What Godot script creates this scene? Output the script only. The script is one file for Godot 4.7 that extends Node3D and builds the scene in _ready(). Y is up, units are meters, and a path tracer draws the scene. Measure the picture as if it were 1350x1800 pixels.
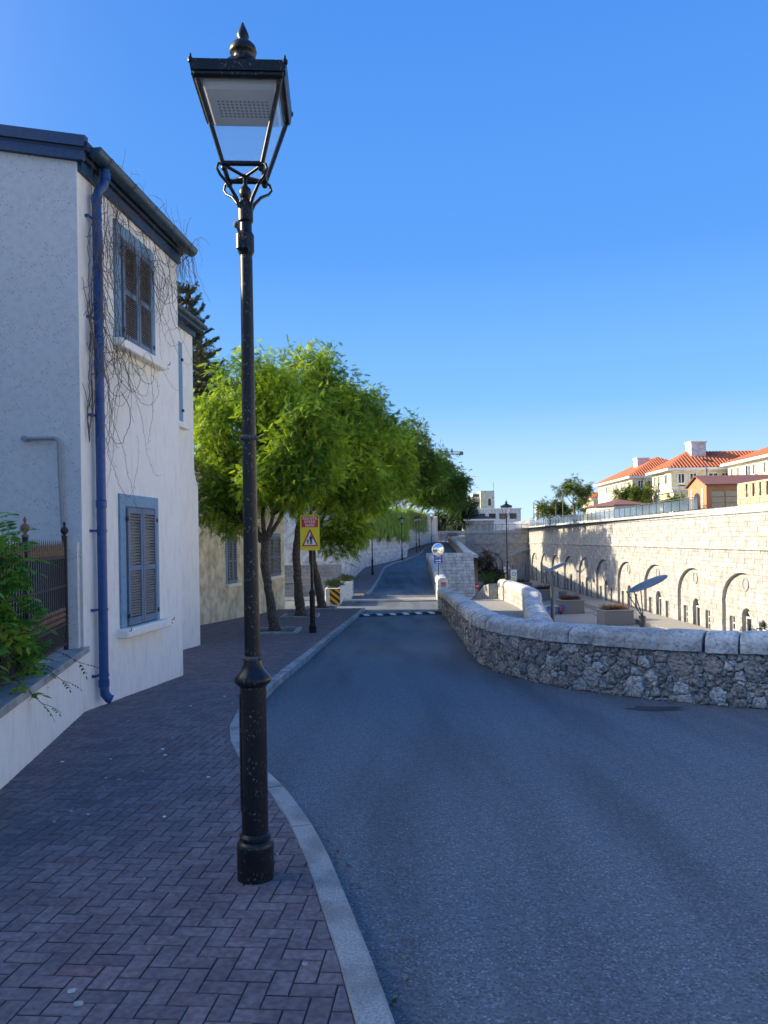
extends Node3D

var rng := RandomNumberGenerator.new()
var M := {}
var taken := {}
var reliefs := {}
var noise := FastNoiseLite.new()

# ---------------------------------------------------------------- mesh builder
class MB:
	var v := PackedVector3Array()
	var n := PackedVector3Array()
	var uv := PackedVector2Array()

	func tri(a: Vector3, b: Vector3, c: Vector3) -> void:
		var k := (b - a).cross(c - a)
		if k.length_squared() < 1e-16:
			return
		k = k.normalized()
		v.append(a); v.append(c); v.append(b)
		n.append(k); n.append(k); n.append(k)

	func quad(a: Vector3, b: Vector3, c: Vector3, d: Vector3) -> void:
		tri(a, b, c)
		tri(a, c, d)

	func tris(a: Vector3, b: Vector3, c: Vector3, na: Vector3, nb: Vector3, nc: Vector3) -> void:
		v.append(a); v.append(c); v.append(b)
		n.append(na); n.append(nc); n.append(nb)

	func box(c: Vector3, s: Vector3, b := Basis()) -> void:
		var x := b.x * s.x * 0.5
		var y := b.y * s.y * 0.5
		var z := b.z * s.z * 0.5
		quad(c - x - y + z, c + x - y + z, c + x + y + z, c - x + y + z)
		quad(c + x - y - z, c - x - y - z, c - x + y - z, c + x + y - z)
		quad(c + x - y + z, c + x - y - z, c + x + y - z, c + x + y + z)
		quad(c - x - y - z, c - x - y + z, c - x + y + z, c - x + y - z)
		quad(c - x + y + z, c + x + y + z, c + x + y - z, c - x + y - z)
		quad(c - x - y - z, c + x - y - z, c + x - y + z, c - x - y + z)

	# box between two corners in a frame
	func span(f: Transform3D, a: Vector3, b: Vector3) -> void:
		box(f * ((a + b) * 0.5), (b - a).abs(), f.basis)

	# box with chamfered edges
	func bevel(c: Vector3, s: Vector3, w: float, b := Basis()) -> void:
		var h := s * 0.5
		var f := Transform3D(b, c)
		var k := func(sx: int, sy: int, sz: int, axis: int) -> Vector3:
			var p := Vector3(sx * (h.x - w), sy * (h.y - w), sz * (h.z - w))
			p[axis] = [sx, sy, sz][axis] * h[axis]
			return f * p
		for q in [-1, 1]:
			for axis in 3:
				var o: Array = [[q, -1, -1], [q, 1, -1], [q, 1, 1], [q, -1, 1]] if axis == 0 else ([[-1, q, -1], [-1, q, 1], [1, q, 1], [1, q, -1]] if axis == 1 else [[-1, -1, q], [1, -1, q], [1, 1, q], [-1, 1, q]])
				var p := []
				for e in o:
					p.append(k.call(e[0], e[1], e[2], axis))
				if q > 0:
					quad(p[0], p[1], p[2], p[3])
				else:
					quad(p[3], p[2], p[1], p[0])
		for i in [-1, 1]:
			for j in [-1, 1]:
				_edge(k.call(-1, i, j, 1), k.call(1, i, j, 1), k.call(1, i, j, 2), k.call(-1, i, j, 2), c)
				_edge(k.call(i, -1, j, 0), k.call(i, 1, j, 0), k.call(i, 1, j, 2), k.call(i, -1, j, 2), c)
				_edge(k.call(i, j, -1, 0), k.call(i, j, 1, 0), k.call(i, j, 1, 1), k.call(i, j, -1, 1), c)
				for l in [-1, 1]:
					var t: Array = [k.call(i, j, l, 0), k.call(i, j, l, 1), k.call(i, j, l, 2)]
					var m: Vector3 = (t[1] - t[0]).cross(t[2] - t[0])
					if m.dot(t[0] - c) > 0:
						tri(t[0], t[1], t[2])
					else:
						tri(t[0], t[2], t[1])

	func _edge(a: Vector3, b: Vector3, c: Vector3, d: Vector3, o: Vector3) -> void:
		if (b - a).cross(c - a).dot(a - o) > 0:
			quad(a, b, c, d)
		else:
			quad(d, c, b, a)

	# rows of points, smooth normals; front when (next column) x (next row) points out
	func grid(rows: Array, closed := false, flip := false) -> void:
		var r := rows.size()
		var w: int = rows[0].size()
		var nn := []
		for i in r:
			var line := PackedVector3Array()
			line.resize(w)
			nn.append(line)
		var cols := w if closed else w - 1
		for i in r - 1:
			for j in cols:
				var k := (j + 1) % w
				var a: Vector3 = rows[i][j]
				var b: Vector3 = rows[i][k]
				var c: Vector3 = rows[i + 1][k]
				var d: Vector3 = rows[i + 1][j]
				var m := (c - a).cross(d - b)
				if flip:
					m = -m
				nn[i][j] += m; nn[i][k] += m; nn[i + 1][k] += m; nn[i + 1][j] += m
		for i in r:
			for j in w:
				nn[i][j] = nn[i][j].normalized()
		for i in r - 1:
			for j in cols:
				var k := (j + 1) % w
				if flip:
					tris(rows[i][j], rows[i + 1][j], rows[i + 1][k], nn[i][j], nn[i + 1][j], nn[i + 1][k])
					tris(rows[i][j], rows[i + 1][k], rows[i][k], nn[i][j], nn[i + 1][k], nn[i][k])
				else:
					tris(rows[i][j], rows[i][k], rows[i + 1][k], nn[i][j], nn[i][k], nn[i + 1][k])
					tris(rows[i][j], rows[i + 1][k], rows[i + 1][j], nn[i][j], nn[i + 1][k], nn[i + 1][j])

	func tube(pts: Array, radii: Array, sides := 8, cap := true) -> void:
		var rows := []
		var side := Vector3.ZERO
		for i in pts.size():
			var dir: Vector3 = (pts[min(i + 1, pts.size() - 1)] - pts[max(i - 1, 0)]).normalized()
			if side == Vector3.ZERO:
				side = dir.cross(Vector3.UP if absf(dir.y) < 0.9 else Vector3.RIGHT).normalized()
			side = (side - dir * side.dot(dir)).normalized()
			var other := dir.cross(side)
			var ring := PackedVector3Array()
			var rad: float = radii[min(i, radii.size() - 1)]
			for j in sides:
				var a := TAU * j / sides
				ring.append(pts[i] + (side * cos(a) + other * sin(a)) * rad)
			rows.append(ring)
		grid(rows, true)
		if cap:
			for e in [0, pts.size() - 1]:
				for j in sides:
					var a: Vector3 = rows[e][j]
					var b: Vector3 = rows[e][(j + 1) % sides]
					if e == 0:
						tri(pts[e], b, a)
					else:
						tri(pts[e], a, b)

	func bar(a: Vector3, b: Vector3, rad: float, sides := 6) -> void:
		tube([a, b], [rad, rad], sides)

	# profile of (radius, height) pairs turned about y; sharp along the profile
	func lathe(profile: Array, sides: int, f := Transform3D(), smooth := false) -> void:
		var rows := []
		for p in profile:
			var ring := PackedVector3Array()
			for j in sides:
				var a := -TAU * j / sides
				ring.append(f * Vector3(cos(a) * p.x, p.y, sin(a) * p.x))
			rows.append(ring)
		if smooth:
			grid(rows, true)
		else:
			for i in rows.size() - 1:
				grid([rows[i], rows[i + 1]], true)

	# polygon (x, y of the frame) raised from z0 to z1 with a chamfer
	func slab(poly: PackedVector2Array, f: Transform3D, z0: float, z1: float, w := 0.0, back := false) -> void:
		var area := 0.0
		for i in poly.size():
			area += poly[i].cross(poly[(i + 1) % poly.size()])
		if area < 0:
			poly.reverse()
		var k := poly.size()
		var inner := PackedVector2Array()
		for i in k:
			var e := (poly[i] - poly[(i + k - 1) % k]).normalized()
			var g := (poly[(i + 1) % k] - poly[i]).normalized()
			var m := Vector2(-e.y - g.y, e.x + g.x)
			var l := m.length_squared()
			inner.append(poly[i] + (m * 2.0 / maxf(l, 1.0)) * w)
		var z2 := z1 - w * 0.7
		for i in k:
			var j := (i + 1) % k
			quad(f * Vector3(poly[i].x, poly[i].y, z0), f * Vector3(poly[j].x, poly[j].y, z0), f * Vector3(poly[j].x, poly[j].y, z2), f * Vector3(poly[i].x, poly[i].y, z2))
			if w > 0:
				quad(f * Vector3(poly[i].x, poly[i].y, z2), f * Vector3(poly[j].x, poly[j].y, z2), f * Vector3(inner[j].x, inner[j].y, z1), f * Vector3(inner[i].x, inner[i].y, z1))
		var t := Geometry2D.triangulate_polygon(inner)
		if t.is_empty():
			inner = poly
			t = Geometry2D.triangulate_polygon(inner)
		for i in t.size() / 3:
			var a := inner[t[i * 3]]
			var b := inner[t[i * 3 + 1]]
			var c := inner[t[i * 3 + 2]]
			if (b - a).cross(c - a) < 0:
				var q := b
				b = c
				c = q
			tri(f * Vector3(a.x, a.y, z1), f * Vector3(b.x, b.y, z1), f * Vector3(c.x, c.y, z1))
			if back:
				tri(f * Vector3(a.x, a.y, z0), f * Vector3(c.x, c.y, z0), f * Vector3(b.x, b.y, z0))

	func mesh() -> ArrayMesh:
		var a := []
		a.resize(Mesh.ARRAY_MAX)
		a[Mesh.ARRAY_VERTEX] = v
		a[Mesh.ARRAY_NORMAL] = n
		if uv.size() == v.size() and uv.size() > 0:
			a[Mesh.ARRAY_TEX_UV] = uv
		var m := ArrayMesh.new()
		if v.size() > 0:
			m.add_surface_from_arrays(Mesh.PRIMITIVE_TRIANGLES, a)
		return m

# ---------------------------------------------------------------- nodes
func numbered(called: String) -> String:
	if not taken.has(called):
		taken[called] = 0
		return called
	taken[called] += 1
	return "%s_%03d" % [called, taken[called]]

func thing(called: String, label: String, category: String, at := Vector3.ZERO, turn := 0.0, group := "") -> Node3D:
	var o := Node3D.new()
	o.name = numbered(called)
	add_child(o)
	o.position = at
	o.rotation.y = turn
	o.set_meta("label", label)
	o.set_meta("category", category)
	if group:
		o.set_meta("group", group)
	return o

func struct(called: String) -> Node3D:
	var o := Node3D.new()
	o.name = numbered(called)
	add_child(o)
	o.set_meta("kind", "structure")
	return o

# a part built in its thing's own axes
func part(parent: Node3D, called: String, shape, material: Material, f := Transform3D()) -> MeshInstance3D:
	var o := MeshInstance3D.new()
	o.name = called
	o.mesh = shape.mesh() if shape is MB else shape
	o.material_override = material
	o.transform = f
	parent.add_child(o, true)
	return o

# a part whose shape is given in the scene's axes
func wpart(parent: Node3D, called: String, shape, material: Material, f := Transform3D()) -> MeshInstance3D:
	return part(parent, called, shape, material, parent.global_transform.affine_inverse() * f)

func wstruct(called: String, shape, material: Material) -> MeshInstance3D:
	var o := MeshInstance3D.new()
	o.name = numbered(called)
	o.mesh = shape.mesh() if shape is MB else shape
	o.material_override = material
	o.set_meta("kind", "structure")
	add_child(o)
	return o

func copy_of(o: Node3D, at: Vector3, turn: float, label: String) -> Node3D:
	var c: Node3D = o.duplicate()
	var base := String(o.name)
	if base.right(4).begins_with("_") and base.right(3).is_valid_int():
		base = base.left(base.length() - 4)
	c.name = numbered(base)
	add_child(c)
	c.position = at
	c.rotation.y = turn
	c.set_meta("label", label)
	return c

func foliage(parent: Node3D, called: String, leaf: Mesh, material: Material, where: Array, colors: PackedColorArray) -> void:
	var mm := MultiMesh.new()
	mm.transform_format = MultiMesh.TRANSFORM_3D
	mm.use_colors = true
	mm.mesh = leaf
	mm.instance_count = where.size()
	var inv := parent.global_transform.affine_inverse()
	for i in where.size():
		mm.set_instance_transform(i, inv * (where[i] as Transform3D))
		mm.set_instance_color(i, colors[i])
	var o := MultiMeshInstance3D.new()
	o.name = called
	o.multimesh = mm
	o.material_override = material
	o.set_meta("kind", "stuff")
	parent.add_child(o, true)

# ---------------------------------------------------------------- small maths
func W(x: float, y: float, d: float) -> Vector3:
	return Vector3(x, y, -d)

func R(a: float, b: float) -> float:
	return rng.randf_range(a, b)

const RD := [-40.0, 0.0, 27.0, 32.0, 37.0, 43.0, 50.0, 60.0, 71.0, 86.0, 100.0, 122.0, 140.0, 180.0, 260.0]
const RY := [1.6, 0.0, -1.08, -1.2, -1.19, -1.06, -0.83, -0.66, -0.46, 0.0, 0.45, 0.9, 1.15, 1.6, 2.4]

func interp(xs: Array, ys: Array, x: float) -> float:
	if x <= xs[0]:
		return ys[0]
	for i in xs.size() - 1:
		if x <= xs[i + 1]:
			return lerpf(ys[i], ys[i + 1], (x - xs[i]) / (xs[i + 1] - xs[i]))
	return ys[-1]

func road_y(d: float) -> float:
	return interp(RD, RY, d)

# frame of a vertical face: starts at (x, d), runs towards (x2, d2), x along it, y up, z out of the face
func face(x: float, d: float, x2: float, d2: float, y := 0.0) -> Transform3D:
	var along := (W(x2, 0, d2) - W(x, 0, d)).normalized()
	return Transform3D(Basis(along, Vector3.UP, along.cross(Vector3.UP)), W(x, y, d))

func rect(x0: float, y0: float, x1: float, y1: float) -> PackedVector2Array:
	return PackedVector2Array([Vector2(x0, y0), Vector2(x1, y0), Vector2(x1, y1), Vector2(x0, y1)])

func cut(poly: PackedVector2Array, p: Vector2, k: Vector2) -> PackedVector2Array:
	# keeps the side of the line through p that lies against k
	var out := PackedVector2Array()
	for i in poly.size():
		var a := poly[i]
		var b := poly[(i + 1) % poly.size()]
		var da := (a - p).dot(k)
		var db := (b - p).dot(k)
		if da <= 0:
			out.append(a)
		if da * db < 0:
			out.append(a.lerp(b, da / (da - db)))
	return out

func chaikin(poly: PackedVector2Array, q := 0.25) -> PackedVector2Array:
	var out := PackedVector2Array()
	for i in poly.size():
		var a := poly[i]
		var b := poly[(i + 1) % poly.size()]
		out.append(a.lerp(b, q))
		out.append(a.lerp(b, 1.0 - q))
	return out

# a polyline in (x, d) with lengths along it
class Path:
	var p: Array
	var l := [0.0]
	func _init(points: Array) -> void:
		p = points
		for i in p.size() - 1:
			l.append(l[-1] + (p[i + 1] - p[i]).length())
	func length() -> float:
		return l[-1]
	func at(s: float) -> Vector2:
		for i in p.size() - 1:
			if s <= l[i + 1] or i == p.size() - 2:
				return p[i] + (p[i + 1] - p[i]) * ((s - l[i]) / (l[i + 1] - l[i]))
		return p[-1]
	func dir(s: float) -> Vector2:
		return (at(s + 0.15) - at(s - 0.15)).normalized()

func smooth_path(points: Array, steps := 6) -> Path:
	var c := []
	for i in points.size() - 1:
		var a: Vector2 = points[max(i - 1, 0)]
		var b: Vector2 = points[i]
		var d: Vector2 = points[i + 1]
		var e: Vector2 = points[min(i + 2, points.size() - 1)]
		for k in steps:
			c.append(b.cubic_interpolate(d, a, e, float(k) / steps))
	c.append(points[-1])
	return Path.new(c)

# ---------------------------------------------------------------- materials
func lin(r: float, g: float, b: float) -> Color:
	return Color(r, g, b).linear_to_srgb()

func plain(called: String, c: Color, rough: float, metal := 0.0) -> StandardMaterial3D:
	var m := StandardMaterial3D.new()
	m.resource_name = called
	m.albedo_color = c
	m.roughness = rough
	m.metallic = metal
	M[called] = m
	return m

func ntex(kind: int, freq: float, seed_: int, cols: Array, stops := [], size := 512, octaves := 4) -> NoiseTexture2D:
	var fn := FastNoiseLite.new()
	fn.noise_type = kind
	fn.frequency = freq
	fn.seed = seed_
	fn.fractal_octaves = octaves
	if kind == FastNoiseLite.TYPE_CELLULAR:
		fn.cellular_return_type = FastNoiseLite.RETURN_CELL_VALUE
		fn.fractal_type = FastNoiseLite.FRACTAL_NONE
	var t := NoiseTexture2D.new()
	t.width = size
	t.height = size
	t.seamless = true
	t.noise = fn
	var g := Gradient.new()
	var offs := PackedFloat32Array()
	var cc := PackedColorArray()
	for i in cols.size():
		offs.append(stops[i] if stops.size() else float(i) / (cols.size() - 1))
		cc.append(cols[i])
	g.offsets = offs
	g.colors = cc
	t.color_ramp = g
	return t

# surface of fine grain (metres across one tile) times coarse patches
func stone(called: String, cols: Array, stops: Array, metres: float, freq: float, rough: float, bump: float, seed_: int, coarse := [], coarse_m := 5.0, kind := FastNoiseLite.TYPE_SIMPLEX_SMOOTH, coarse_stops := [], coarse_freq := 0.012) -> StandardMaterial3D:
	var m := StandardMaterial3D.new()
	m.resource_name = called
	m.albedo_texture = ntex(kind, freq, seed_, cols, stops, 1024 if called == "asphalt" else 512)
	m.roughness = rough
	m.uv1_triplanar = true
	m.uv1_world_triplanar = true
	m.uv1_scale = Vector3.ONE / metres
	m.uv1_triplanar_sharpness = 6.0
	if bump > 0.0:
		m.heightmap_enabled = true
		var key := "%d_%f" % [kind, freq]
		if not reliefs.has(key):
			reliefs[key] = ntex(kind, freq, 77, [Color.BLACK, Color.WHITE], [], 1024 if called == "asphalt" else 512)
		m.heightmap_texture = reliefs[key]
		m.heightmap_scale = bump
	if coarse.size():
		m.detail_enabled = true
		m.detail_blend_mode = BaseMaterial3D.BLEND_MODE_MUL
		m.detail_uv_layer = BaseMaterial3D.DETAIL_UV_2
		m.detail_albedo = ntex(FastNoiseLite.TYPE_SIMPLEX_SMOOTH, coarse_freq, seed_ + 7, coarse, coarse_stops)
		m.uv2_triplanar = true
		m.uv2_world_triplanar = true
		m.uv2_scale = Vector3.ONE / coarse_m
		m.uv2_triplanar_sharpness = 6.0
	M[called] = m
	return m

func tinted(called: String, from: String, c: Color) -> StandardMaterial3D:
	var m: StandardMaterial3D = M[from].duplicate()
	m.resource_name = called
	m.albedo_color = c
	M[called] = m
	return m

# ---------------------------------------------------------------- camera, sky, sun
func sky_image(sun: Vector3) -> ImageTexture:
	var w := 512
	var h := 256
	var im := Image.create(w, h, false, Image.FORMAT_RGBF)
	var el := [0.0, 4.0, 10.0, 20.0, 34.0, 55.0, 90.0]
	var cr := [0.34, 0.255, 0.112, 0.054, 0.037, 0.034, 0.033]
	var cg := [0.455, 0.385, 0.262, 0.172, 0.136, 0.124, 0.12]
	var cb := [0.56, 0.56, 0.505, 0.44, 0.395, 0.37, 0.36]
	for j in h:
		var e := 90.0 - 180.0 * (j + 0.5) / h
		var c := Vector3(interp(el, cr, e), interp(el, cg, e), interp(el, cb, e))
		for i in w:
			if e < 0.0:
				im.set_pixel(i, j, Color(0.20, 0.21, 0.22))
				continue
			var a := TAU * (i + 0.5) / w - PI / 2
			var dir := Vector3(cos(a) * cos(deg_to_rad(e)), sin(deg_to_rad(e)), sin(a) * cos(deg_to_rad(e)))
			var ang := rad_to_deg(acos(clampf(dir.dot(sun), -1, 1)))
			var glow := exp(-pow(ang / 22.0, 2.0))
			var k := c + Vector3(3.6, 3.3, 2.8) * glow
			im.set_pixel(i, j, Color(k.x, k.y, k.z))
	return ImageTexture.create_from_image(im)

func set_camera_and_light() -> void:
	var cam := Camera3D.new()
	cam.name = "camera"
	cam.position = Vector3(0, 1.6, 0)
	cam.rotation.z = -0.0155
	cam.near = 0.1
	cam.far = 1500.0
	cam.projection = Camera3D.PROJECTION_FRUSTUM
	cam.size = 0.1 * 1800.0 / 1340.0
	cam.frustum_offset = Vector2(0, 0.1 * 48.7 / 1340.0)
	add_child(cam)
	cam.current = true
	var high := deg_to_rad(25.0)
	var ahead := deg_to_rad(9.0)
	var to_sun := Vector3(-cos(high) * cos(ahead), sin(high), -cos(high) * sin(ahead))
	var env := Environment.new()
	env.background_mode = Environment.BG_SKY
	var sm := PanoramaSkyMaterial.new()
	sm.panorama = sky_image(to_sun)
	var sky := Sky.new()
	sky.sky_material = sm
	env.sky = sky
	env.background_energy_multiplier = 0.62
	env.tonemap_mode = Environment.TONE_MAPPER_LINEAR
	env.tonemap_exposure = 3.65
	env.sdfgi_enabled = true
	env.ssao_enabled = true
	env.ssil_enabled = true
	var we := WorldEnvironment.new()
	we.name = "world_environment"
	we.environment = env
	add_child(we)
	var sun := DirectionalLight3D.new()
	sun.name = "sun"
	sun.light_energy = 0.82
	sun.light_color = Color(1.0, 0.93, 0.80)
	sun.light_angular_distance = 0.5
	sun.shadow_enabled = true
	add_child(sun)
	sun.look_at_from_position(to_sun * 50.0, Vector3.ZERO)

func make_materials() -> void:
	var S := FastNoiseLite.TYPE_SIMPLEX_SMOOTH
	var C := FastNoiseLite.TYPE_CELLULAR
	# road: crushed stone in bitumen, with worn and oily patches
	stone("asphalt", [lin(0.078, 0.09, 0.102), lin(0.13, 0.152, 0.172), lin(0.175, 0.2, 0.222), lin(0.30, 0.325, 0.345)], [0.0, 0.45, 0.9, 1.0], 0.8, 0.085, 0.82, 0.35, 3, [lin(0.70, 0.71, 0.725), lin(0.87, 0.875, 0.88), lin(1, 1, 1)], 6.0, C, [0.25, 0.45, 0.68])
	M.asphalt.uv2_scale = Vector3(0.17, 0.1, 0.022)
	stone("asphalt_patch", [lin(0.028, 0.03, 0.033), lin(0.055, 0.057, 0.06), lin(0.09, 0.09, 0.09)], [0.0, 0.6, 1.0], 1.0, 0.085, 0.85, 0.4, 5, [], 5.0, C)
	tinted("asphalt_worn", "asphalt", lin(0.72, 0.72, 0.73))
	stone("sand_joint", [lin(0.035, 0.033, 0.032), lin(0.085, 0.08, 0.075)], [0.3, 0.8], 0.6, 0.05, 0.95, 0.3, 9)
	var bcol := [[0.195, 0.15, 0.155], [0.205, 0.152, 0.155], [0.185, 0.147, 0.155], [0.22, 0.138, 0.138], [0.195, 0.158, 0.163]]
	for i in bcol.size():
		var b: Array = bcol[i]
		var m := stone("brick_%d" % i, [lin(b[0] * 0.72, b[1] * 0.72, b[2] * 0.72), lin(b[0], b[1], b[2]), lin(b[0] * 1.3, b[1] * 1.32, b[2] * 1.32)], [0.15, 0.5, 0.9], 0.5, 0.022, 0.78, 0.25, 20 + i, [lin(0.68, 0.68, 0.7), lin(1, 1, 1)], 3.1, S, [0.3, 0.7])
		m.heightmap_scale = 0.2
	stone("kerb", [lin(0.28, 0.275, 0.26), lin(0.43, 0.42, 0.395), lin(0.55, 0.54, 0.51)], [0.1, 0.5, 0.95], 0.5, 0.06, 0.85, 0.3, 31, [lin(0.65, 0.65, 0.65), lin(1, 1, 1)], 2.3, S, [0.25, 0.7])
	tinted("kerb_b", "kerb", lin(0.86, 0.86, 0.85))
	# painted render
	stone("render_white", [lin(0.895, 0.85, 0.76), lin(0.92, 0.875, 0.785), lin(0.935, 0.89, 0.80)], [0.1, 0.45, 0.9], 1.3, 0.02, 0.9, 0.15, 41, [lin(0.91, 0.905, 0.89), lin(0.975, 0.97, 0.965), lin(1, 1, 1)], 4.0, S, [0.14, 0.34, 0.6], 0.02)
	M.render_white.uv2_scale = Vector3(0.7, 0.16, 0.7)
	# gable: grey-white render, dark mould specks gathered in patches
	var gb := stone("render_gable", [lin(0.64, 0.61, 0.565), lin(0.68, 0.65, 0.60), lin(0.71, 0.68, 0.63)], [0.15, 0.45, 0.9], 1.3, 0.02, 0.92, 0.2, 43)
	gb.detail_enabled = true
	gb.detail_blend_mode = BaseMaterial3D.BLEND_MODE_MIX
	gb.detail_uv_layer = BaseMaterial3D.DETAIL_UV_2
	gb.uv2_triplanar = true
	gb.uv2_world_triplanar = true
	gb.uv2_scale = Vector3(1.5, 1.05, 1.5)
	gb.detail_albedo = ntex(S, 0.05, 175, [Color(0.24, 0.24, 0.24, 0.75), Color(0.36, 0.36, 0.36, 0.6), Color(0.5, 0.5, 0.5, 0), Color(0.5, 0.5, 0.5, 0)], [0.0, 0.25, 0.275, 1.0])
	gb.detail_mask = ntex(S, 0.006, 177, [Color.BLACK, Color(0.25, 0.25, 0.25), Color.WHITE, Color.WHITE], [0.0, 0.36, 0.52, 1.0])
	stone("render_cream", [lin(0.60, 0.53, 0.37), lin(0.76, 0.68, 0.49), lin(0.82, 0.74, 0.55)], [0.15, 0.5, 0.9], 2.2, 0.012, 0.9, 0.3, 45, [lin(0.72, 0.72, 0.70), lin(1, 1, 1)], 5.0, S, [0.3, 0.65])
	stone("render_shabby", [lin(0.42, 0.42, 0.41), lin(0.66, 0.65, 0.62), lin(0.80, 0.78, 0.74)], [0.15, 0.5, 0.85], 3.0, 0.014, 0.92, 0.3, 47)
	# limestone
	stone("lime_a", [lin(0.30, 0.30, 0.292), lin(0.40, 0.40, 0.395), lin(0.455, 0.455, 0.45)], [0.12, 0.45, 0.9], 1.5, 0.02, 0.9, 0.8, 51, [lin(0.76, 0.75, 0.74), lin(1, 1, 1)], 6.0, S, [0.28, 0.6])
	stone("whitewash", [lin(0.60, 0.59, 0.56), lin(0.78, 0.765, 0.73), lin(0.86, 0.845, 0.81)], [0.15, 0.45, 0.9], 1.2, 0.02, 0.9, 0.6, 53, [lin(0.74, 0.735, 0.72), lin(1, 1, 1)], 4.0, S, [0.25, 0.55])
	tinted("whitewash_b", "whitewash", lin(0.90, 0.89, 0.87))
	tinted("lime_b", "lime_a", lin(0.91, 0.90, 0.87))
	tinted("lime_c", "lime_a", lin(0.98, 0.94, 0.86))
	stone("lime_mortar", [lin(0.17, 0.165, 0.155), lin(0.31, 0.30, 0.28)], [0.2, 0.8], 1.0, 0.03, 0.95, 0.5, 55)
	stone("coping", [lin(0.14, 0.14, 0.135), lin(0.50, 0.49, 0.46), lin(0.66, 0.65, 0.61), lin(0.76, 0.745, 0.70)], [0.08, 0.27, 0.6, 0.95], 0.9, 0.03, 0.92, 1.0, 57, [lin(0.66, 0.66, 0.66), lin(1, 1, 1)], 2.6, S, [0.22, 0.6])
	tinted("coping_b", "coping", lin(0.86, 0.86, 0.85))
	var rc := [[0.48, 0.46, 0.42], [0.38, 0.355, 0.32], [0.42, 0.37, 0.32], [0.58, 0.56, 0.52], [0.33, 0.315, 0.29]]
	for i in rc.size():
		var b: Array = rc[i]
		stone("rubble_%d" % i, [lin(b[0] * 0.30, b[1] * 0.30, b[2] * 0.30), lin(b[0] * 0.85, b[1] * 0.85, b[2] * 0.85), lin(b[0] * 1.25, b[1] * 1.25, b[2] * 1.25)], [0.2, 0.5, 0.85], 0.55, 0.022, 0.95, 1.2, 60 + i)
	stone("rubble_mortar", [lin(0.06, 0.058, 0.055), lin(0.22, 0.21, 0.19), lin(0.50, 0.475, 0.43)], [0.25, 0.45, 0.70], 0.9, 0.02, 0.97, 2.0, 68)
	# paint, metal
	# gloss black with chips down to primer, gathered in patches
	var bp := plain("black_paint", lin(0.0105, 0.011, 0.0125), 0.36)
	bp.metallic_specular = 0.42
	bp.uv1_triplanar = true
	bp.uv1_scale = Vector3(2.2, 1.3, 2.2)
	bp.uv2_triplanar = true
	bp.uv2_scale = Vector3(2.6, 1.9, 2.6)
	bp.detail_enabled = true
	bp.detail_blend_mode = BaseMaterial3D.BLEND_MODE_MIX
	bp.detail_uv_layer = BaseMaterial3D.DETAIL_UV_2
	bp.detail_albedo = ntex(S, 0.045, 171, [Color(0.55, 0.52, 0.47, 1), Color(0.45, 0.42, 0.38, 1), Color(0.2, 0.2, 0.2, 0), Color(0.1, 0.1, 0.1, 0)], [0.0, 0.275, 0.292, 1.0])
	bp.detail_mask = ntex(S, 0.010, 173, [Color.BLACK, Color.BLACK, Color.WHITE, Color.WHITE], [0.0, 0.44, 0.56, 1.0])
	stone("grey_ring", [lin(0.05, 0.048, 0.044), lin(0.16, 0.15, 0.13)], [0.3, 0.7], 0.3, 0.05, 0.7, 0.2, 73)
	stone("blue_pipe", [lin(0.008, 0.055, 0.185), lin(0.010, 0.068, 0.23), lin(0.016, 0.088, 0.265)], [0.1, 0.5, 0.95], 0.8, 0.02, 0.42, 0.0, 75)
	stone("blue_fascia", [lin(0.009, 0.042, 0.105), lin(0.014, 0.06, 0.145)], [0.2, 0.8], 0.8, 0.02, 0.5, 0.0, 76)
	stone("green_gutter", [lin(0.018, 0.048, 0.075), lin(0.028, 0.072, 0.11)], [0.2, 0.8], 0.8, 0.02, 0.45, 0.0, 77)
	stone("blue_frame", [lin(0.14, 0.22, 0.29), lin(0.165, 0.30, 0.42), lin(0.19, 0.33, 0.45)], [0.1, 0.3, 0.9], 0.9, 0.02, 0.65, 0.15, 79)
	stone("blue_wood", [lin(0.30, 0.29, 0.27), lin(0.125, 0.185, 0.265), lin(0.155, 0.22, 0.305)], [0.2, 0.26, 0.9], 0.35, 0.03, 0.7, 0.2, 81)
	stone("slat_wood", [lin(0.42, 0.40, 0.36), lin(0.205, 0.195, 0.18), lin(0.28, 0.265, 0.245)], [0.18, 0.25, 0.9], 0.3, 0.03, 0.75, 0.2, 83)
	plain("window_glass", lin(0.06, 0.065, 0.07), 0.12)  # near-black colour that stands for shade behind the shutters
	plain("door_paint", lin(0.03, 0.032, 0.036), 0.5)
	plain("roof_slate", lin(0.022, 0.04, 0.075), 0.6)
	stone("iron", [lin(0.10, 0.05, 0.03), lin(0.018, 0.017, 0.017), lin(0.028, 0.027, 0.027)], [0.2, 0.3, 0.9], 0.4, 0.03, 0.6, 0.1, 85)
	stone("old_gold", [lin(0.05, 0.035, 0.025), lin(0.22, 0.12, 0.06), lin(0.32, 0.19, 0.09)], [0.2, 0.5, 0.9], 0.2, 0.03, 0.55, 0.1, 87)
	stone("steel", [lin(0.10, 0.105, 0.11), lin(0.16, 0.165, 0.17)], [0.2, 0.8], 0.8, 0.02, 0.5, 0.0, 89)
	M.steel.metallic = 0.5
	stone("bark", [lin(0.04, 0.031, 0.024), lin(0.135, 0.10, 0.075), lin(0.235, 0.18, 0.135)], [0.2, 0.55, 0.9], 0.6, 0.022, 0.95, 2.5, 91)
	M.bark.uv1_scale = Vector3(3.2, 0.7, 3.2)
	plain("twig", lin(0.05, 0.038, 0.028), 0.95)
	plain("dry_stem", lin(0.155, 0.115, 0.088), 0.95)
	var pane := plain("pane", Color(0.9, 0.95, 0.97, 0.12), 0.05)
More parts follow.
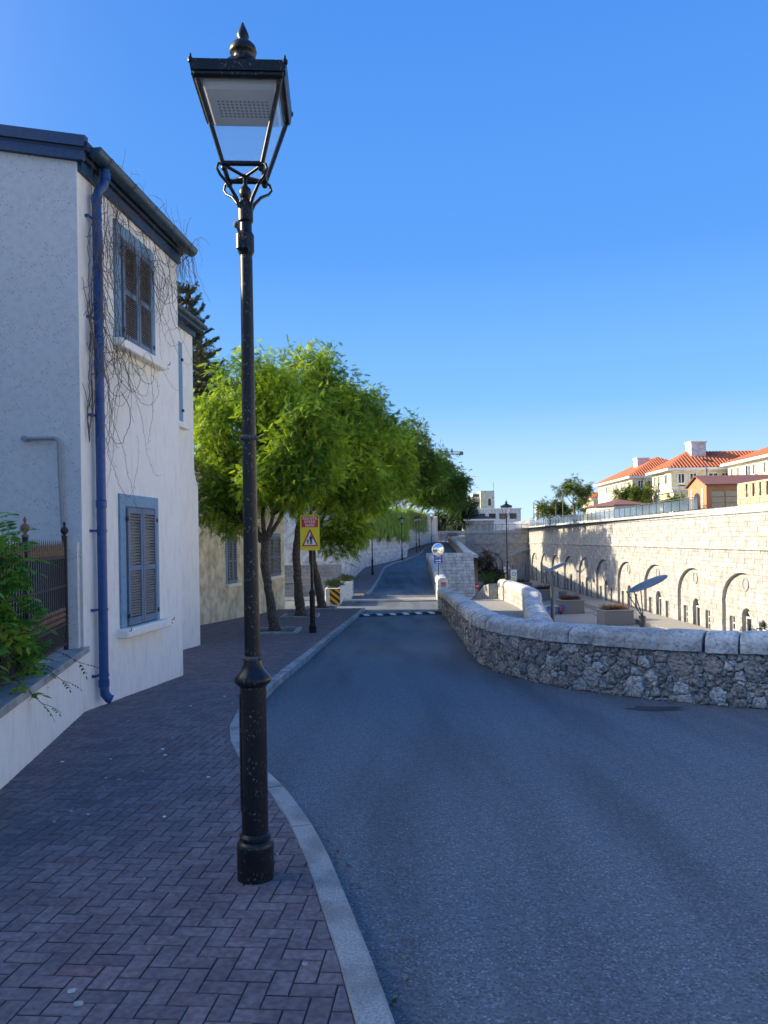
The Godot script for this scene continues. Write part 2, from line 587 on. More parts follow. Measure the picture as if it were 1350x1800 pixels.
	pane.transparency = BaseMaterial3D.TRANSPARENCY_ALPHA
	plain("dark_glass", lin(0.02, 0.024, 0.03), 0.08)
	plain("led_plate", lin(0.52, 0.53, 0.52), 0.5)
	plain("led_dot", lin(0.10, 0.105, 0.11), 0.3)
	plain("white_paint", lin(0.74, 0.74, 0.72), 0.6)
	plain("solar_panel", lin(0.02, 0.03, 0.055), 0.42)
	plain("soft_grey", lin(0.30, 0.31, 0.32), 0.7)
	plain("rubber", lin(0.02, 0.02, 0.021), 0.85)
	plain("sign_yellow", lin(0.93, 0.74, 0.02), 0.45)
	plain("sign_red", lin(0.72, 0.045, 0.05), 0.45)
	plain("sign_white", lin(0.86, 0.85, 0.82), 0.45)
	plain("sign_black", lin(0.02, 0.02, 0.022), 0.5)
	plain("sign_blue", lin(0.012, 0.075, 0.36), 0.45)
	plain("hazard_yellow", lin(0.85, 0.42, 0.012), 0.5)
	stone("planter_white", [lin(0.62, 0.60, 0.56), lin(0.84, 0.82, 0.77)], [0.2, 0.6], 1.1, 0.02, 0.85, 0.2, 93)
	stone("planter_grey", [lin(0.15, 0.15, 0.15), lin(0.24, 0.24, 0.235)], [0.2, 0.7], 1.1, 0.02, 0.85, 0.2, 94)
	stone("paving_pale", [lin(0.22, 0.21, 0.19), lin(0.34, 0.33, 0.30)], [0.2, 0.8], 2.0, 0.02, 0.9, 0.2, 95)
	stone("earth", [lin(0.05, 0.045, 0.035), lin(0.12, 0.10, 0.075)], [0.2, 0.8], 1.5, 0.03, 0.97, 0.8, 96)
	stone("roof_tile", [lin(0.28, 0.075, 0.034), lin(0.41, 0.125, 0.052), lin(0.48, 0.18, 0.085)], [0.15, 0.5, 0.9], 2.5, 0.03, 0.85, 0.4, 97)
	stone("roof_maroon", [lin(0.14, 0.06, 0.055), lin(0.22, 0.10, 0.09)], [0.2, 0.8], 2.5, 0.03, 0.85, 0.4, 98)
	stone("roof_brown", [lin(0.09, 0.07, 0.055), lin(0.16, 0.125, 0.095)], [0.2, 0.8], 2.5, 0.03, 0.9, 0.4, 104)
	stone("wall_yellow", [lin(0.58, 0.52, 0.33), lin(0.72, 0.66, 0.44)], [0.2, 0.7], 6.0, 0.012, 0.9, 0.0, 99)
	stone("wall_pale", [lin(0.52, 0.51, 0.48), lin(0.70, 0.69, 0.66)], [0.2, 0.7], 5.0, 0.012, 0.9, 0.0, 100)
	stone("red_brick", [lin(0.26, 0.10, 0.045), lin(0.46, 0.21, 0.10), lin(0.56, 0.34, 0.20)], [0.15, 0.5, 0.9], 1.6, 0.06, 0.92, 0.5, 101)
	stone("tan_stone", [lin(0.30, 0.25, 0.17), lin(0.50, 0.43, 0.30)], [0.2, 0.8], 1.6, 0.03, 0.92, 0.6, 102)
	plain("lime_glass", lin(0.12, 0.5, 0.03), 0.3)
	var dp := plain("dark_panel", Color(0.35, 0.42, 0.48, 0.45), 0.1)
	dp.transparency = BaseMaterial3D.TRANSPARENCY_ALPHA
	plain("car_paint", lin(0.02, 0.022, 0.026), 0.25)
	plain("tail_light", lin(0.55, 0.015, 0.012), 0.3)
	plain("blue_plastic", lin(0.015, 0.10, 0.42), 0.4)
	plain("cream_top", lin(0.62, 0.58, 0.45), 0.6)
	plain("crane_green", lin(0.10, 0.16, 0.10), 0.6)
	for e in [["leaf_tree", 0.9], ["leaf_shrub", 0.7], ["leaf_far", 0.4], ["leaf_dark", 0.25]]:
		var m := plain(e[0], Color.WHITE, 0.55)
		m.vertex_color_use_as_albedo = true
		m.backlight_enabled = true
		m.backlight = Color(e[1], e[1], e[1] * 0.7).linear_to_srgb()
		m.metallic_specular = 0.35

# ---------------------------------------------------------------- ground
const KERB := [Vector2(0.95, -3.0), Vector2(0.42, 0.0), Vector2(0.10, 1.5), Vector2(-0.119, 2.53), Vector2(-0.205, 2.97), Vector2(-0.289, 3.34), Vector2(-0.442, 4.02), Vector2(-0.593, 4.57), Vector2(-0.815, 5.23), Vector2(-1.156, 6.03), Vector2(-1.40, 6.81), Vector2(-1.55, 7.49), Vector2(-1.65, 8.6), Vector2(-1.646, 10.72), Vector2(-1.529, 13.38), Vector2(-1.384, 17.84), Vector2(-1.13, 24.0), Vector2(-0.908, 29.79)]
const FAR_KERB := [Vector2(-1.03, 37.8), Vector2(-0.80, 39.3), Vector2(-0.64, 42.6), Vector2(-0.43, 47.4), Vector2(-0.08, 60.0), Vector2(0.72, 67.0), Vector2(2.1, 73.5), Vector2(3.6, 81.5), Vector2(5.0, 95.6), Vector2(7.3, 111.0), Vector2(9.9, 128.0), Vector2(11.6, 145.0), Vector2(18.0, 190.0)]
const WALL := [Vector2(2.08, 29.8), Vector2(1.99, 24.2), Vector2(1.75, 17.6), Vector2(1.60, 13.6), Vector2(1.66, 12.36), Vector2(1.83, 11.41), Vector2(2.08, 10.74), Vector2(2.31, 10.19), Vector2(2.74, 9.64), Vector2(3.15, 9.17), Vector2(3.49, 8.89), Vector2(3.77, 8.69), Vector2(4.21, 8.41), Vector2(5.4, 7.75), Vector2(7.2, 6.95), Vector2(9.5, 6.2)]

func x_on(line: Array, d: float) -> float:
	for i in line.size() - 1:
		var a: Vector2 = line[i]
		var b: Vector2 = line[i + 1]
		if (d - a.y) * (d - b.y) <= 0.0:
			return lerpf(a.x, b.x, (d - a.y) / (b.y - a.y))
	return line[0].x if absf(d - line[0].y) < absf(d - line[-1].y) else line[-1].x

func left_edge(d: float) -> float:
	if d < 29.9:
		return x_on(KERB, d) + 0.1
	if d < 30.4:
		return lerpf(x_on(KERB, 29.79) + 0.1, -16.0, (d - 29.9) / 0.5)
	if d < 37.6:
		return -16.0
	if d < 38.0:
		return lerpf(-16.0, -1.0, (d - 37.6) / 0.4)
	return x_on(FAR_KERB, d) + 0.1

func right_edge(d: float) -> float:
	if d < 6.3:
		return 16.0
	if d < 29.8:
		return x_on(WALL, d) + 0.2
	if d < 30.0:
		return lerpf(2.28, 2.6, (d - 29.8) / 0.2)
	if d < 34.2:
		return 2.6
	if d < 59.0:
		return lerpf(2.45, 3.45, (d - 35.4) / 24.0)
	if d < 60.0:
		return lerpf(3.45, 6.9, d - 59.0)
	return interp([60.0, 118.0, 142.0, 190.0], [6.9, 9.95, 14.9, 26.0], d)

func build_ground() -> void:
	# the land all round, below everything else
	var g := MB.new()
	g.quad(W(-700, -7.5, -300), W(700, -7.5, -300), W(700, -7.5, 1200), W(-700, -7.5, 1200))
	wstruct("ground", g, M.earth)
	# road sheet
	var road := MB.new()
	var rows := []
	var d := -12.0
	while d < 190.0:
		var row := PackedVector3Array()
		var a := left_edge(d)
		var b := right_edge(d)
		for k in 9:
			var x := lerpf(a, b, k / 8.0)
			row.append(W(x, road_y(d), d))
		rows.append(row)
		d += 0.1 if (d > 29.0 and d < 38.5) or (d > 58.0 and d < 61.0) else (0.25 if d < 30.0 else 1.0)
	road.grid(rows, false)
	var rn := wstruct("road", road, M.asphalt)
	# a dark stain, resurfaced patches and a trench line, each a thin sheet on the road
	for p in [[Vector2(3.0, 8.55), 0.34, 0.16, 0.1], [Vector2(0.9, 47.0), 0.9, 2.2, 0.02], [Vector2(1.0, 54.0), 0.8, 2.0, 0.0], [Vector2(0.35, 42.5), 0.75, 1.0, 0.0]]:
		var mb := MB.new()
		var c: Vector2 = p[0]
		var ring := PackedVector2Array()
		for k in 18:
			var an := TAU * k / 18
			var q := Vector2(signf(cos(an)) * pow(absf(cos(an)), 0.12), signf(sin(an)) * pow(absf(sin(an)), 0.12)) if p[3] < 0.05 else Vector2(cos(an), sin(an)) * R(0.65, 1.2)
			ring.append(c + Vector2(q.x * p[1], q.y * p[2]))
		for k in 18:
			var e := ring[k]
			var f := ring[(k + 1) % 18]
			mb.tri(W(c.x, road_y(c.y) + 0.004, c.y), W(e.x, road_y(e.y) + 0.004, e.y), W(f.x, road_y(f.y) + 0.004, f.y))
		wpart(rn, "stain" if p[3] > 0.05 else "tar_patch", mb, M.asphalt_patch if p[3] > 0.05 else M.asphalt_worn)
	# drain grating strip across the road
	var dr := MB.new()
	for k in 22:
		dr.box(W(-1.2 + k * 0.17, road_y(34.3) + 0.006, 34.3), Vector3(0.05, 0.012, 0.22))
	dr.box(W(0.6, road_y(34.3) + 0.003, 34.17), Vector3(3.8, 0.014, 0.05))
	dr.box(W(0.6, road_y(34.3) + 0.003, 34.43), Vector3(3.8, 0.014, 0.05))
	wpart(rn, "drain_grating", dr, M.iron)
	# pale sheet painting the sunlit patch where the lane forks
	var ap := MB.new()
	ap.quad(W(0.9, road_y(34.6) + 0.004, 34.6), W(2.5, road_y(34.6) + 0.004, 34.6), W(2.4, road_y(36.5) + 0.004, 36.5), W(0.5, road_y(36.5) + 0.004, 36.5))
	wpart(rn, "concrete_apron", ap, M.paving_pale)

# dry leaves and grit that gather along the kerb and the foot of the wall
func build_litter() -> void:
	var node := struct("road_litter")
	var bit := MB.new()
	bit.tri(Vector3(-0.5, 0, 0), Vector3(0, 0.1, 0.28), Vector3(0.5, 0, 0))
	bit.tri(Vector3(-0.5, 0, 0), Vector3(0.5, 0, 0), Vector3(0, 0.06, -0.28))
	var where := []
	var cols := PackedColorArray()
	for k in 1500:
		var p: Vector2
		var near := R(2.6, 29.0)
		if k % 2 == 0:
			p = Vector2(x_on(KERB, near) + 0.16 + absf(rng.randfn()) * 0.07, near)
		else:
			var path_d := R(7.6, 29.5)
			p = Vector2(x_on(WALL, path_d) - 0.05 - absf(rng.randfn()) * 0.09, path_d - absf(rng.randfn()) * (0.12 if path_d < 12.0 else 0.0))
		if k % 9 == 0:
			p.x = R(x_on(KERB, near) + 0.2, 1.5)
			p.y = near
		where.append(Transform3D(Basis(Vector3.UP, R(0, TAU)) * Basis(Vector3.RIGHT, R(-0.5, 0.5)) * (0.012 + 0.03 * pow(rng.randf(), 2.0)), W(p.x, road_y(p.y) + 0.006, p.y)))
		var t := rng.randf()
		cols.append(Color(lerpf(0.05, 0.30, t), lerpf(0.045, 0.24, t), lerpf(0.035, 0.14, t)))
	foliage(node, "dry_leaves", bit.mesh(), M.leaf_dark, where, cols)

# house fronts and garden wall along the pavement
func building_line(d: float) -> float:
	if d < 8.36:
		return lerpf(-2.726, -3.317, (d - 5.36) / 3.03)
	if d < 11.22:
		return lerpf(-3.31, -2.986, (d - 8.36) / 2.86)
	if d < 15.9:
		return lerpf(-4.39, -3.86, (d - 11.22) / 4.66)
	if d < 21.9:
		return -6.6
	return lerpf(-5.313, -4.004, (d - 21.93) / 8.58)

func build_pavement() -> void:
	var node := struct("pavement")
	var kp := Path.new(KERB)
	# bed of sand that shows in the joints
	var bed := MB.new()
	var rows := []
	var d := -3.0
	while d <= 29.9:
		var a := -7.5 if d > 15.0 else building_line(d) - 0.3
		if d < 5.0:
			a = building_line(d) - 0.3
		rows.append(PackedVector3Array([W(a, road_y(d) + 0.092, d), W(x_on(KERB, d) + 0.06, road_y(d) + 0.092, d)]))
		d += 0.3
	bed.grid(rows)
	wpart(node, "sand_bed", bed, M.sand_joint)
	# outline of the paved area in (x, d)
	var area := PackedVector2Array()
	var dd := 1.2
	while dd < 29.8:
		area.append(Vector2(x_on(KERB, dd) - 0.004, dd))
		dd += 0.15
	dd = 29.8
	while dd > 1.2:
		area.append(Vector2(building_line(dd), dd))
		dd -= 0.15
	# bricks in a herringbone, turned a little to follow the street
	var turn := 0.085
	var pitch := 0.083
	var ex := Vector2(cos(turn), -sin(turn))
	var ey := Vector2(sin(turn), cos(turn))
	var o := Vector2(-2.0, 5.0)
	var whole := []
	var parts := []
	var rest := []
	for k in bcount():
		rest.append(MB.new())
	var hole := []
	for t in [Vector2(-2.735, 18.84), Vector2(-2.78, 25.0), Vector2(-2.467, 29.3)]:
		hole.append(Rect2(t - Vector2(0.55, 0.5), Vector2(1.1, 1.0)))
	for j in range(-56, 312):
		for i in range(-75, 56):
			var k := posmod(i - j, 4)
			if k != 0 and k != 3:
				continue
			var lo := o + ex * (i * pitch) + ey * (j * pitch)
			var size := Vector2(2 * pitch, pitch) if k == 0 else Vector2(pitch, 2 * pitch)
			var c := lo + ex * (size.x * 0.5) + ey * (size.y * 0.5)
			if c.y < 1.25 or c.y > 29.7 or c.x > x_on(KERB, c.y) + 0.22 or c.x < building_line(c.y) - 0.2:
				continue
			var skip := false
			for h in hole:
				if h.has_point(c):
					skip = true
			if skip:
				continue
			var half := size * 0.5 - Vector2(0.003, 0.003)
			var kind := rng.randi() % 5
			if kind == 3 and rng.randf() < 0.8:
				kind = 0
			var lift := R(-0.0018, 0.0018)
			var f := Transform3D(Basis(Vector3(ex.x, -0.04 * ex.y, -ex.y).normalized(), Vector3(ey.x, -0.04 * ey.y, -ey.y).normalized(), Vector3.UP), W(c.x, road_y(c.y) + lift, c.y))
			f.basis.z = f.basis.x.cross(f.basis.y).normalized()
			f.basis.y = f.basis.z.cross(f.basis.x)
			# tilt of a settled brick
			f.basis = f.basis * Basis(Vector3(1, 0, 0), R(-0.008, 0.008)) * Basis(Vector3(0, 1, 0), R(-0.006, 0.006))
			var quad := PackedVector2Array()
			var cross := false
			for s in [Vector2(-1, -1), Vector2(1, -1), Vector2(1, 1), Vector2(-1, 1)]:
				var q: Vector2 = c + ex * (s.x * half.x) + ey * (s.y * half.y)
				quad.append(q)
				if q.x > x_on(KERB, q.y) - 0.006 or q.x < building_line(q.y) + 0.002:
					cross = true
			var pieces := [rect(-half.x, -half.y, half.x, half.y)]
			if cross:
				pieces = []
				for pp in Geometry2D.intersect_polygons(quad, area):
					var loc := PackedVector2Array()
					for q in pp:
						var e: Vector2 = q - c
						loc.append(Vector2(e.dot(ex), e.dot(ey)))
					if loc.size() >= 3:
						pieces.append(loc)
			for pc in pieces:
				whole.append([c, f, pc, kind, cross, k])
	# the 300 that show largest stay single
	var order := []
	for i in whole.size():
		var c: Vector2 = whole[i][0]
		var seen: bool = absf(c.x / c.y) < 0.52 and c.y > 2.35
		order.append([c.y if seen else 1000.0 + c.y, i])
	order.sort_custom(func(a, b): return a[0] < b[0])
	var shared := {}
	for r in order.size():
		var e: Array = whole[order[r][1]]
		if r < 300 and order[r][0] < 1000.0:
			var mesh_
			if e[4]:
				var mb := MB.new()
				mb.slab(e[2], Transform3D(), 0.04, 0.1, 0.0035)
				mesh_ = mb.mesh()
			else:
				if not shared.has(e[5]):
					var mb := MB.new()
					mb.slab(e[2], Transform3D(), 0.04, 0.1, 0.0035)
					shared[e[5]] = mb.mesh()
				mesh_ = shared[e[5]]
			wpart(node, "paving_brick", mesh_, M["brick_%d" % e[3]], e[1])
		else:
			rest[e[3]].slab(e[2], e[1], 0.06, 0.1, 0.0035)
	for k in bcount():
		var p := wpart(node, "brick_paving", rest[k], M["brick_%d" % k])
		p.set_meta("kind", "stuff")
	# kerb stones
	var s := 0.4
	while s < kp.length() - 0.05:
		var ln := minf(R(0.85, 0.98), kp.length() - s)
		var settle := R(-0.006, 0.003)
		var mb := MB.new()
		var steps := 5
		var prof := [Vector2(0.0, -0.06), Vector2(0.0, 0.098), Vector2(0.006, 0.104), Vector2(0.112, 0.104), Vector2(0.128, 0.092), Vector2(0.135, -0.06)]
		var grid := []
		for q in prof:
			var row := PackedVector3Array()
			for k in steps + 1:
				var ss: float = s + 0.004 + (ln - 0.008) * k / steps
				var p := kp.at(ss)
				var t := kp.dir(ss)
				var out := Vector2(t.y, -t.x)
				var w: Vector2 = p + out * q.x
				row.append(W(w.x, road_y(w.y) + q.y + (settle if q.y > 0 else 0.0), w.y))
			grid.append(row)
		for gi in grid.size() - 1:
			mb.grid([grid[gi], grid[gi + 1]], false, true)
		for e in [0, steps]:
			var c: Vector3 = (grid[0][e] + grid[5][e]) * 0.5
			for gi in 5:
				if e == 0:
					mb.tri(c, grid[gi][e], grid[gi + 1][e])
				else:
					mb.tri(c, grid[gi + 1][e], grid[gi][e])
		wpart(node, "kerb_stone", mb, M.kerb if rng.randf() < 0.6 else M.kerb_b)
		s += ln
	# trodden gum and paint spots on the bricks
	for q in 34:
		var gd := R(2.4, 9.5)
		var gx := R(maxf(building_line(gd) + 0.2, -gd * 0.5), x_on(KERB, gd) - 0.1)
		var gm := MB.new()
		var rad0 := R(0.006, 0.02)
		var gp := PackedVector2Array()
		for e in 9:
			gp.append(Vector2(cos(TAU * e / 9), sin(TAU * e / 9)) * rad0 * R(0.6, 1.25))
		gm.slab(gp, Transform3D(Basis(Vector3.RIGHT, Vector3(0, 0.04, -1).normalized() * Vector3(1, -1, 1), Vector3.UP), W(gx, road_y(gd) + 0.1, gd)), 0.0, 0.004, 0.0)
		wpart(node, "gum_spot", gm, M.kerb if q % 3 else M.white_paint)
	# stone edging round the tree pits
	for h in hole:
		var bedp := MB.new()
		var y0 := road_y(h.get_center().y) + 0.094
		bedp.quad(W(h.position.x, y0 + 0.02, h.position.y), W(h.end.x, y0 - 0.02, h.position.y), W(h.end.x, y0 - 0.02, h.end.y), W(h.position.x, y0 + 0.02, h.end.y))
		wpart(node, "tree_pit_soil", bedp, M.earth)
		for e in 4:
			var mb := MB.new()
			var c: Vector2 = h.get_center() + [Vector2(0, -0.5), Vector2(0, 0.5), Vector2(-0.55, 0), Vector2(0.55, 0)][e]
			var b := Basis(Vector3.RIGHT, atan(-0.04) * -1.0) * Basis(Vector3.UP, R(-0.05, 0.05)) * Basis(Vector3.BACK, R(-0.06, 0.06))
			mb.bevel(W(c.x, y0 + 0.035, c.y), Vector3(0.95 if e < 2 else 0.1, 0.1, 0.1 if e < 2 else 0.9), 0.008, b)
			wpart(node, "pit_edging", mb, M.kerb)
	# farther pavement beyond the side lane
	var far := struct("far_pavement")
	var fb := MB.new()
	var fr := []
	d = 38.0
	while d < 146.0:
		var a := -2.4 if d < 40.0 else (lerpf(-2.3, -1.5, (d - 40.0) / 20.0) if d < 60.0 else (lerpf(-1.5, 2.4, (d - 60.0) / 17.0) if d < 77.0 else (lerpf(2.4, 3.0, (d - 77.0) / 19.0) if d < 96.0 else lerpf(3.0, 10.5, (d - 96.0) / 50.0))))
		var b := x_on(FAR_KERB, d) + 0.02
		fr.append(PackedVector3Array([W(a - 0.6, road_y(d) + 0.11, d), W(b, road_y(d) + 0.11, d)]))
		d += 1.0
	fb.grid(fr)
	wpart(far, "paving_surface", fb, M.brick_2)
	var fk := Path.new(FAR_KERB)
	s = 0.0
	while s < fk.length() - 0.6:
		var mb := MB.new()
		var a := fk.at(s + 0.01)
		var b := fk.at(s + 1.19)
		var t := (b - a).normalized()
		var out := Vector2(t.y, -t.x) * 0.14
		var p := [W(a.x, road_y(a.y), a.y), W(a.x + out.x, road_y(a.y), a.y + out.y), W(b.x + out.x, road_y(b.y), b.y + out.y), W(b.x, road_y(b.y), b.y)]
		var up := Vector3(0, 0.12, 0)
		mb.quad(p[0] + up, p[1] + up, p[2] + up, p[3] + up)
		mb.quad(p[1] - up, p[2] - up, p[2] + up, p[1] + up)
		mb.quad(p[0] - up, p[1] - up, p[1] + up, p[0] + up)
		wpart(far, "kerb_stone", mb, M.kerb)
		s += 1.2

func bcount() -> int:
	return 5

# ---------------------------------------------------------------- stone walls
# irregular stones on the strip x in [0, length], y in [0, height]; returns outlines
func rubble(length: float, height: float) -> Array:
	var pts := []
	var rad := []
	var cells := {}
	for pass_ in 3:
		for k in int(length * [7.0, 50.0, 170.0][pass_]):
			var r: float = [R(0.11, 0.165), R(0.06, 0.10), R(0.028, 0.05)][pass_]
			var p := Vector2(R(-0.1, length + 0.1), R(-0.06, height + 0.06))
			var free := true
			for i in range(int(p.x / 0.4) - 1, int(p.x / 0.4) + 2):
				for j in cells.get(i, []):
					var e: Vector2 = pts[j] - p
					e.y *= 1.35
					if e.length() < (rad[j] + r) * 0.80:
						free = false
						break
			if free:
				var key := int(p.x / 0.4)
				if not cells.has(key):
					cells[key] = []
				cells[key].append(pts.size())
				pts.append(p)
				rad.append(r)
	var out := []
	for i in pts.size():
		var p: Vector2 = pts[i]
		var r: float = rad[i]
		var poly := rect(p.x - r * 1.45, p.y - r * 1.15, p.x + r * 1.45, p.y + r * 1.15)
		for c in range(int(p.x / 0.4) - 1, int(p.x / 0.4) + 2):
			for j in cells.get(c, []):
				if j == i or poly.size() < 3:
					continue
				var e: Vector2 = pts[j] - p
				var l := e.length_squared()
				if l < 0.25:
					var t: float = 0.5 + (r * r - rad[j] * rad[j]) / (2.0 * l)
					poly = cut(poly, p + e * t, e)
		for e in [[Vector2(0, 0), Vector2(0, -1)], [Vector2(0, height), Vector2(0, 1)], [Vector2(0, 0), Vector2(-1, 0)], [Vector2(length, 0), Vector2(1, 0)]]:
			if poly.size() >= 3:
				poly = cut(poly, e[0], e[1])
		if poly.size() >= 3:
			out.append(poly)
	return out

func stone_dome(mb: MB, poly: PackedVector2Array, place: Callable, proud: float) -> void:
	var c := Vector2.ZERO
	for q in poly:
		c += q
	c /= poly.size()
	var size := 0.0
	for q in poly:
		size = maxf(size, (q - c).length())
	if size < 0.025:
		return
	var gap := R(0.003, 0.014)
	var rough := PackedVector2Array()
	for i in poly.size():
		var a := poly[i]
		var b := poly[(i + 1) % poly.size()]
		var steps := clampi(int((b - a).length() / 0.035), 1, 4)
		for k in steps:
			rough.append(a.lerp(b, float(k) / steps) + (Vector2(R(-1, 1), R(-1, 1)) * 0.008 if k > 0 else Vector2.ZERO))
	var rr := chaikin(rough, 0.2)
	var rings := []
	var tilt := Vector2(R(-0.25, 0.25), R(-0.25, 0.25))
	for lv in [[1.0, -0.03], [0.99, 0.45], [0.88, 0.9], [0.5, 1.0], [0.02, 1.0]]:
		var ring := PackedVector3Array()
		for q in rr:
			var e: Vector2 = q - c
			var l := e.length()
			e = e * ((l - gap) / l) if l > gap else e
			var sc: float = lv[0]
			var p: Vector2 = c + e * sc
			var z: float = lv[1] * proud
			if lv[1] > 0.3:
				z *= 1.0 + tilt.dot(e * sc) / size + 0.6 * noise.get_noise_2d(p.x * 110.0, p.y * 110.0)
				p += Vector2(noise.get_noise_2d(p.x * 90.0 + 90.0, p.y * 90.0), noise.get_noise_2d(p.x * 90.0, p.y * 90.0 + 70.0)) * 0.022
			ring.append(place.call(p.x, p.y, z))
		rings.append(ring)
	mb.grid(rings, true)

func build_parapet() -> void:
	var node := thing("rubble_parapet", "low rubble stone parapet with rounded coping curving along the road", "wall", W(2.08, road_y(13.6), 13.6))
	var path := smooth_path(WALL, 4)
	var top := 0.60
	# the wall runs from its far end towards the right; outward normal faces the road
	var place := func(s: float, y: float, z: float) -> Vector3:
		var p := path.at(s)
		var t := path.dir(s)
		var nn := Vector2(t.y, -t.x) # the road side
		var w := p + nn * z
		return W(w.x, road_y(clampf(p.y, 0.0, 29.8)) + y, w.y)
	# core: face, back and ends
	var core := MB.new()
	var rows := []
	for prof in [Vector2(0.0, -0.1), Vector2(0.0, top), Vector2(-0.40, top), Vector2(-0.40, -5.2)]:
		var row := PackedVector3Array()
		for k in 121:
			row.append(place.call(path.length() * k / 120.0, prof.y, prof.x))
		rows.append(row)
	for i in rows.size() - 1:
		core.grid([rows[i], rows[i + 1]])
	for e in [0, 120]:
		var c := [rows[0][e], rows[1][e], rows[2][e], rows[2][e] + Vector3(0, -0.8, 0)]
		if e == 0:
			core.quad(c[0], c[1], c[2], c[3])
		else:
			core.quad(c[3], c[2], c[1], c[0])
	wpart(node, "mortar_core", core, M.rubble_mortar)
	var polys := rubble(path.length(), top)
	var list := []
	for p in polys:
		var c := Vector2.ZERO
		for q in p:
			c += q
		c /= p.size()
		var w := path.at(c.x)
		list.append([w.y if w.x / w.y < 0.56 else 100.0, p])
	list.sort_custom(func(a, b): return a[0] < b[0])
	var rest := []
	for k in 5:
		rest.append(MB.new())
	for i in list.size():
		var kind := rng.randi() % 5
		var proud := R(0.010, 0.042)
		if i < 300:
			var mb := MB.new()
			stone_dome(mb, list[i][1], place, proud)
			if mb.v.size():
				wpart(node, "stone", mb, M["rubble_%d" % kind])
		else:
			stone_dome(rest[kind], list[i][1], place, proud)
	for k in 5:
		if rest[k].v.size():
			wpart(node, "rubble_stones", rest[k], M["rubble_%d" % k]).set_meta("kind", "stuff")
	# coping stones
	var s := 0.0
	while s < path.length() - 0.2:
		var near: float = path.at(s).y
		var ln := R(0.24, 0.42) if near > 9.9 else R(0.36, 0.62)
		ln = minf(ln, path.length() - s)
		coping_stone(node, place, s, ln, top, 0.055, -0.46, 0.225, s == 0.0)
		s += ln

# a rounded coping stone across the wall from z0 (front) to z1 (back)
func coping_stone(node: Node3D, place: Callable, s: float, ln: float, y: float, z0: float, z1: float, h: float, rounded := false, called := "coping_stone") -> void:
	var mb := MB.new()
	var n := 14
	var k := 8
	var rows := []
	var shift := R(-0.008, 0.008)
	var lift := R(-0.009, 0.005)
	var g0 := R(0.005, 0.014)
	var g1 := R(0.005, 0.014)
	var sk0 := R(-0.02, 0.02)
	var sk1 := R(-0.02, 0.02)
	for j in n + 1:
		var a := PI * j / n
		var row := PackedVector3Array()
		for i in k + 1:
			var u := float(i) / k
			var e := 1.0 - 0.07 * pow(absf(u * 2.0 - 1.0), 8.0)
			if rounded and i < 2:
				e = [0.55, 0.92][i]
			var c := signf(cos(a)) * pow(absf(cos(a)), 0.72)
			var zz := lerpf(z1, z0, 0.5 + 0.5 * c * e) + shift
			var hh := pow(maxf(sin(a), 0.0), 0.62) * h * e
			var ss := s + g0 + (ln - g0 - g1) * u + lerpf(sk0, sk1, u) * c
			var bump := 0.016 * noise.get_noise_3d(ss * 60.0, zz * 60.0, hh * 60.0) + 0.008 * noise.get_noise_3d(ss * 190.0, zz * 190.0, hh * 190.0)
			row.append(place.call(ss, y + lift + 0.012 + hh * (1.0 + bump * 3.0) , zz + bump))
		rows.append(row)
	mb.grid(rows)
	for e in [0, k]:
		var c: Vector3 = (rows[0][e] + rows[n][e]) * 0.5
		for j in n:
			if e == 0:
				mb.tri(c, rows[j][e], rows[j + 1][e])
			else:
				mb.tri(c, rows[j + 1][e], rows[j][e])
	mb.quad(rows[0][k], rows[0][0], rows[n][0], rows[n][k])
	wpart(node, called, mb, M.coping if rng.randf() < 0.7 else M.coping_b)

# squared blocks over polygon outlines of a face; openings are cut away
func ashlar(f: Transform3D, x0: float, y0: float, x1: float, y1: float, row_h: float, len0: float, len1: float, openings: Array, proud: float, gap := 0.008) -> Array:
	var out := []
	var y := y0
	while y < y1 - 0.03:
		var h := minf(row_h * R(0.85, 1.15), y1 - y)
		if y1 - y - h < 0.12:
			h = y1 - y
		var x := x0 - R(0.0, len0)
		while x < x1:
			var l := R(len0, len1)
			var a := maxf(x, x0)
			var b := minf(x + l, x1)
			x += l
			if b - a < 0.06:
				continue
			var r := rect(a + gap, y + gap, b - gap, y + h - gap)
			var list := [r]
			for o in openings:
				var next := []
				for p in list:
					for q in Geometry2D.clip_polygons(p, o):
						if not Geometry2D.is_polygon_clockwise(q) and q.size() >= 3:
							next.append(q)
				list = next
			for p in list:
				var area := 0.0
				for i in p.size():
					area += p[i].cross(p[(i + 1) % p.size()])
				if absf(area) > 0.01:
					out.append([p, proud * R(0.4, 1.3)])
		y += h
	return out

# puts blocks on a wall: up to `single` of them as parts of their own, the rest in one mesh
func lay_blocks(node: Node3D, f: Transform3D, blocks: Array, mats: Array, single: int, cam_first := true) -> int:
	var order := []
	for i in blocks.size():
		var c := Vector2.ZERO
		for q in blocks[i][0]:
			c += q
		c /= blocks[i][0].size()
		var w := f * Vector3(c.x, c.y, 0)
		order.append([-w.z, i])
	if cam_first:
		order.sort_custom(func(a, b): return a[0] < b[0])
	var rest := []
	for m in mats:
		rest.append(MB.new())
	var used := 0
	for r in order.size():
		var e: Array = blocks[order[r][1]]
		var k := rng.randi() % mats.size()
		if used < single:
			var mb := MB.new()
			mb.slab(e[0], f, -0.02, e[1], 0.008)
			wpart(node, "stone_block", mb, M[mats[k]])
			used += 1
		else:
			rest[k].slab(e[0], f, -0.02, e[1], 0.008)
	for k in mats.size():
		if rest[k].v.size():
			wpart(node, "stone_blocks", rest[k], M[mats[k]]).set_meta("kind", "stuff")
	return used

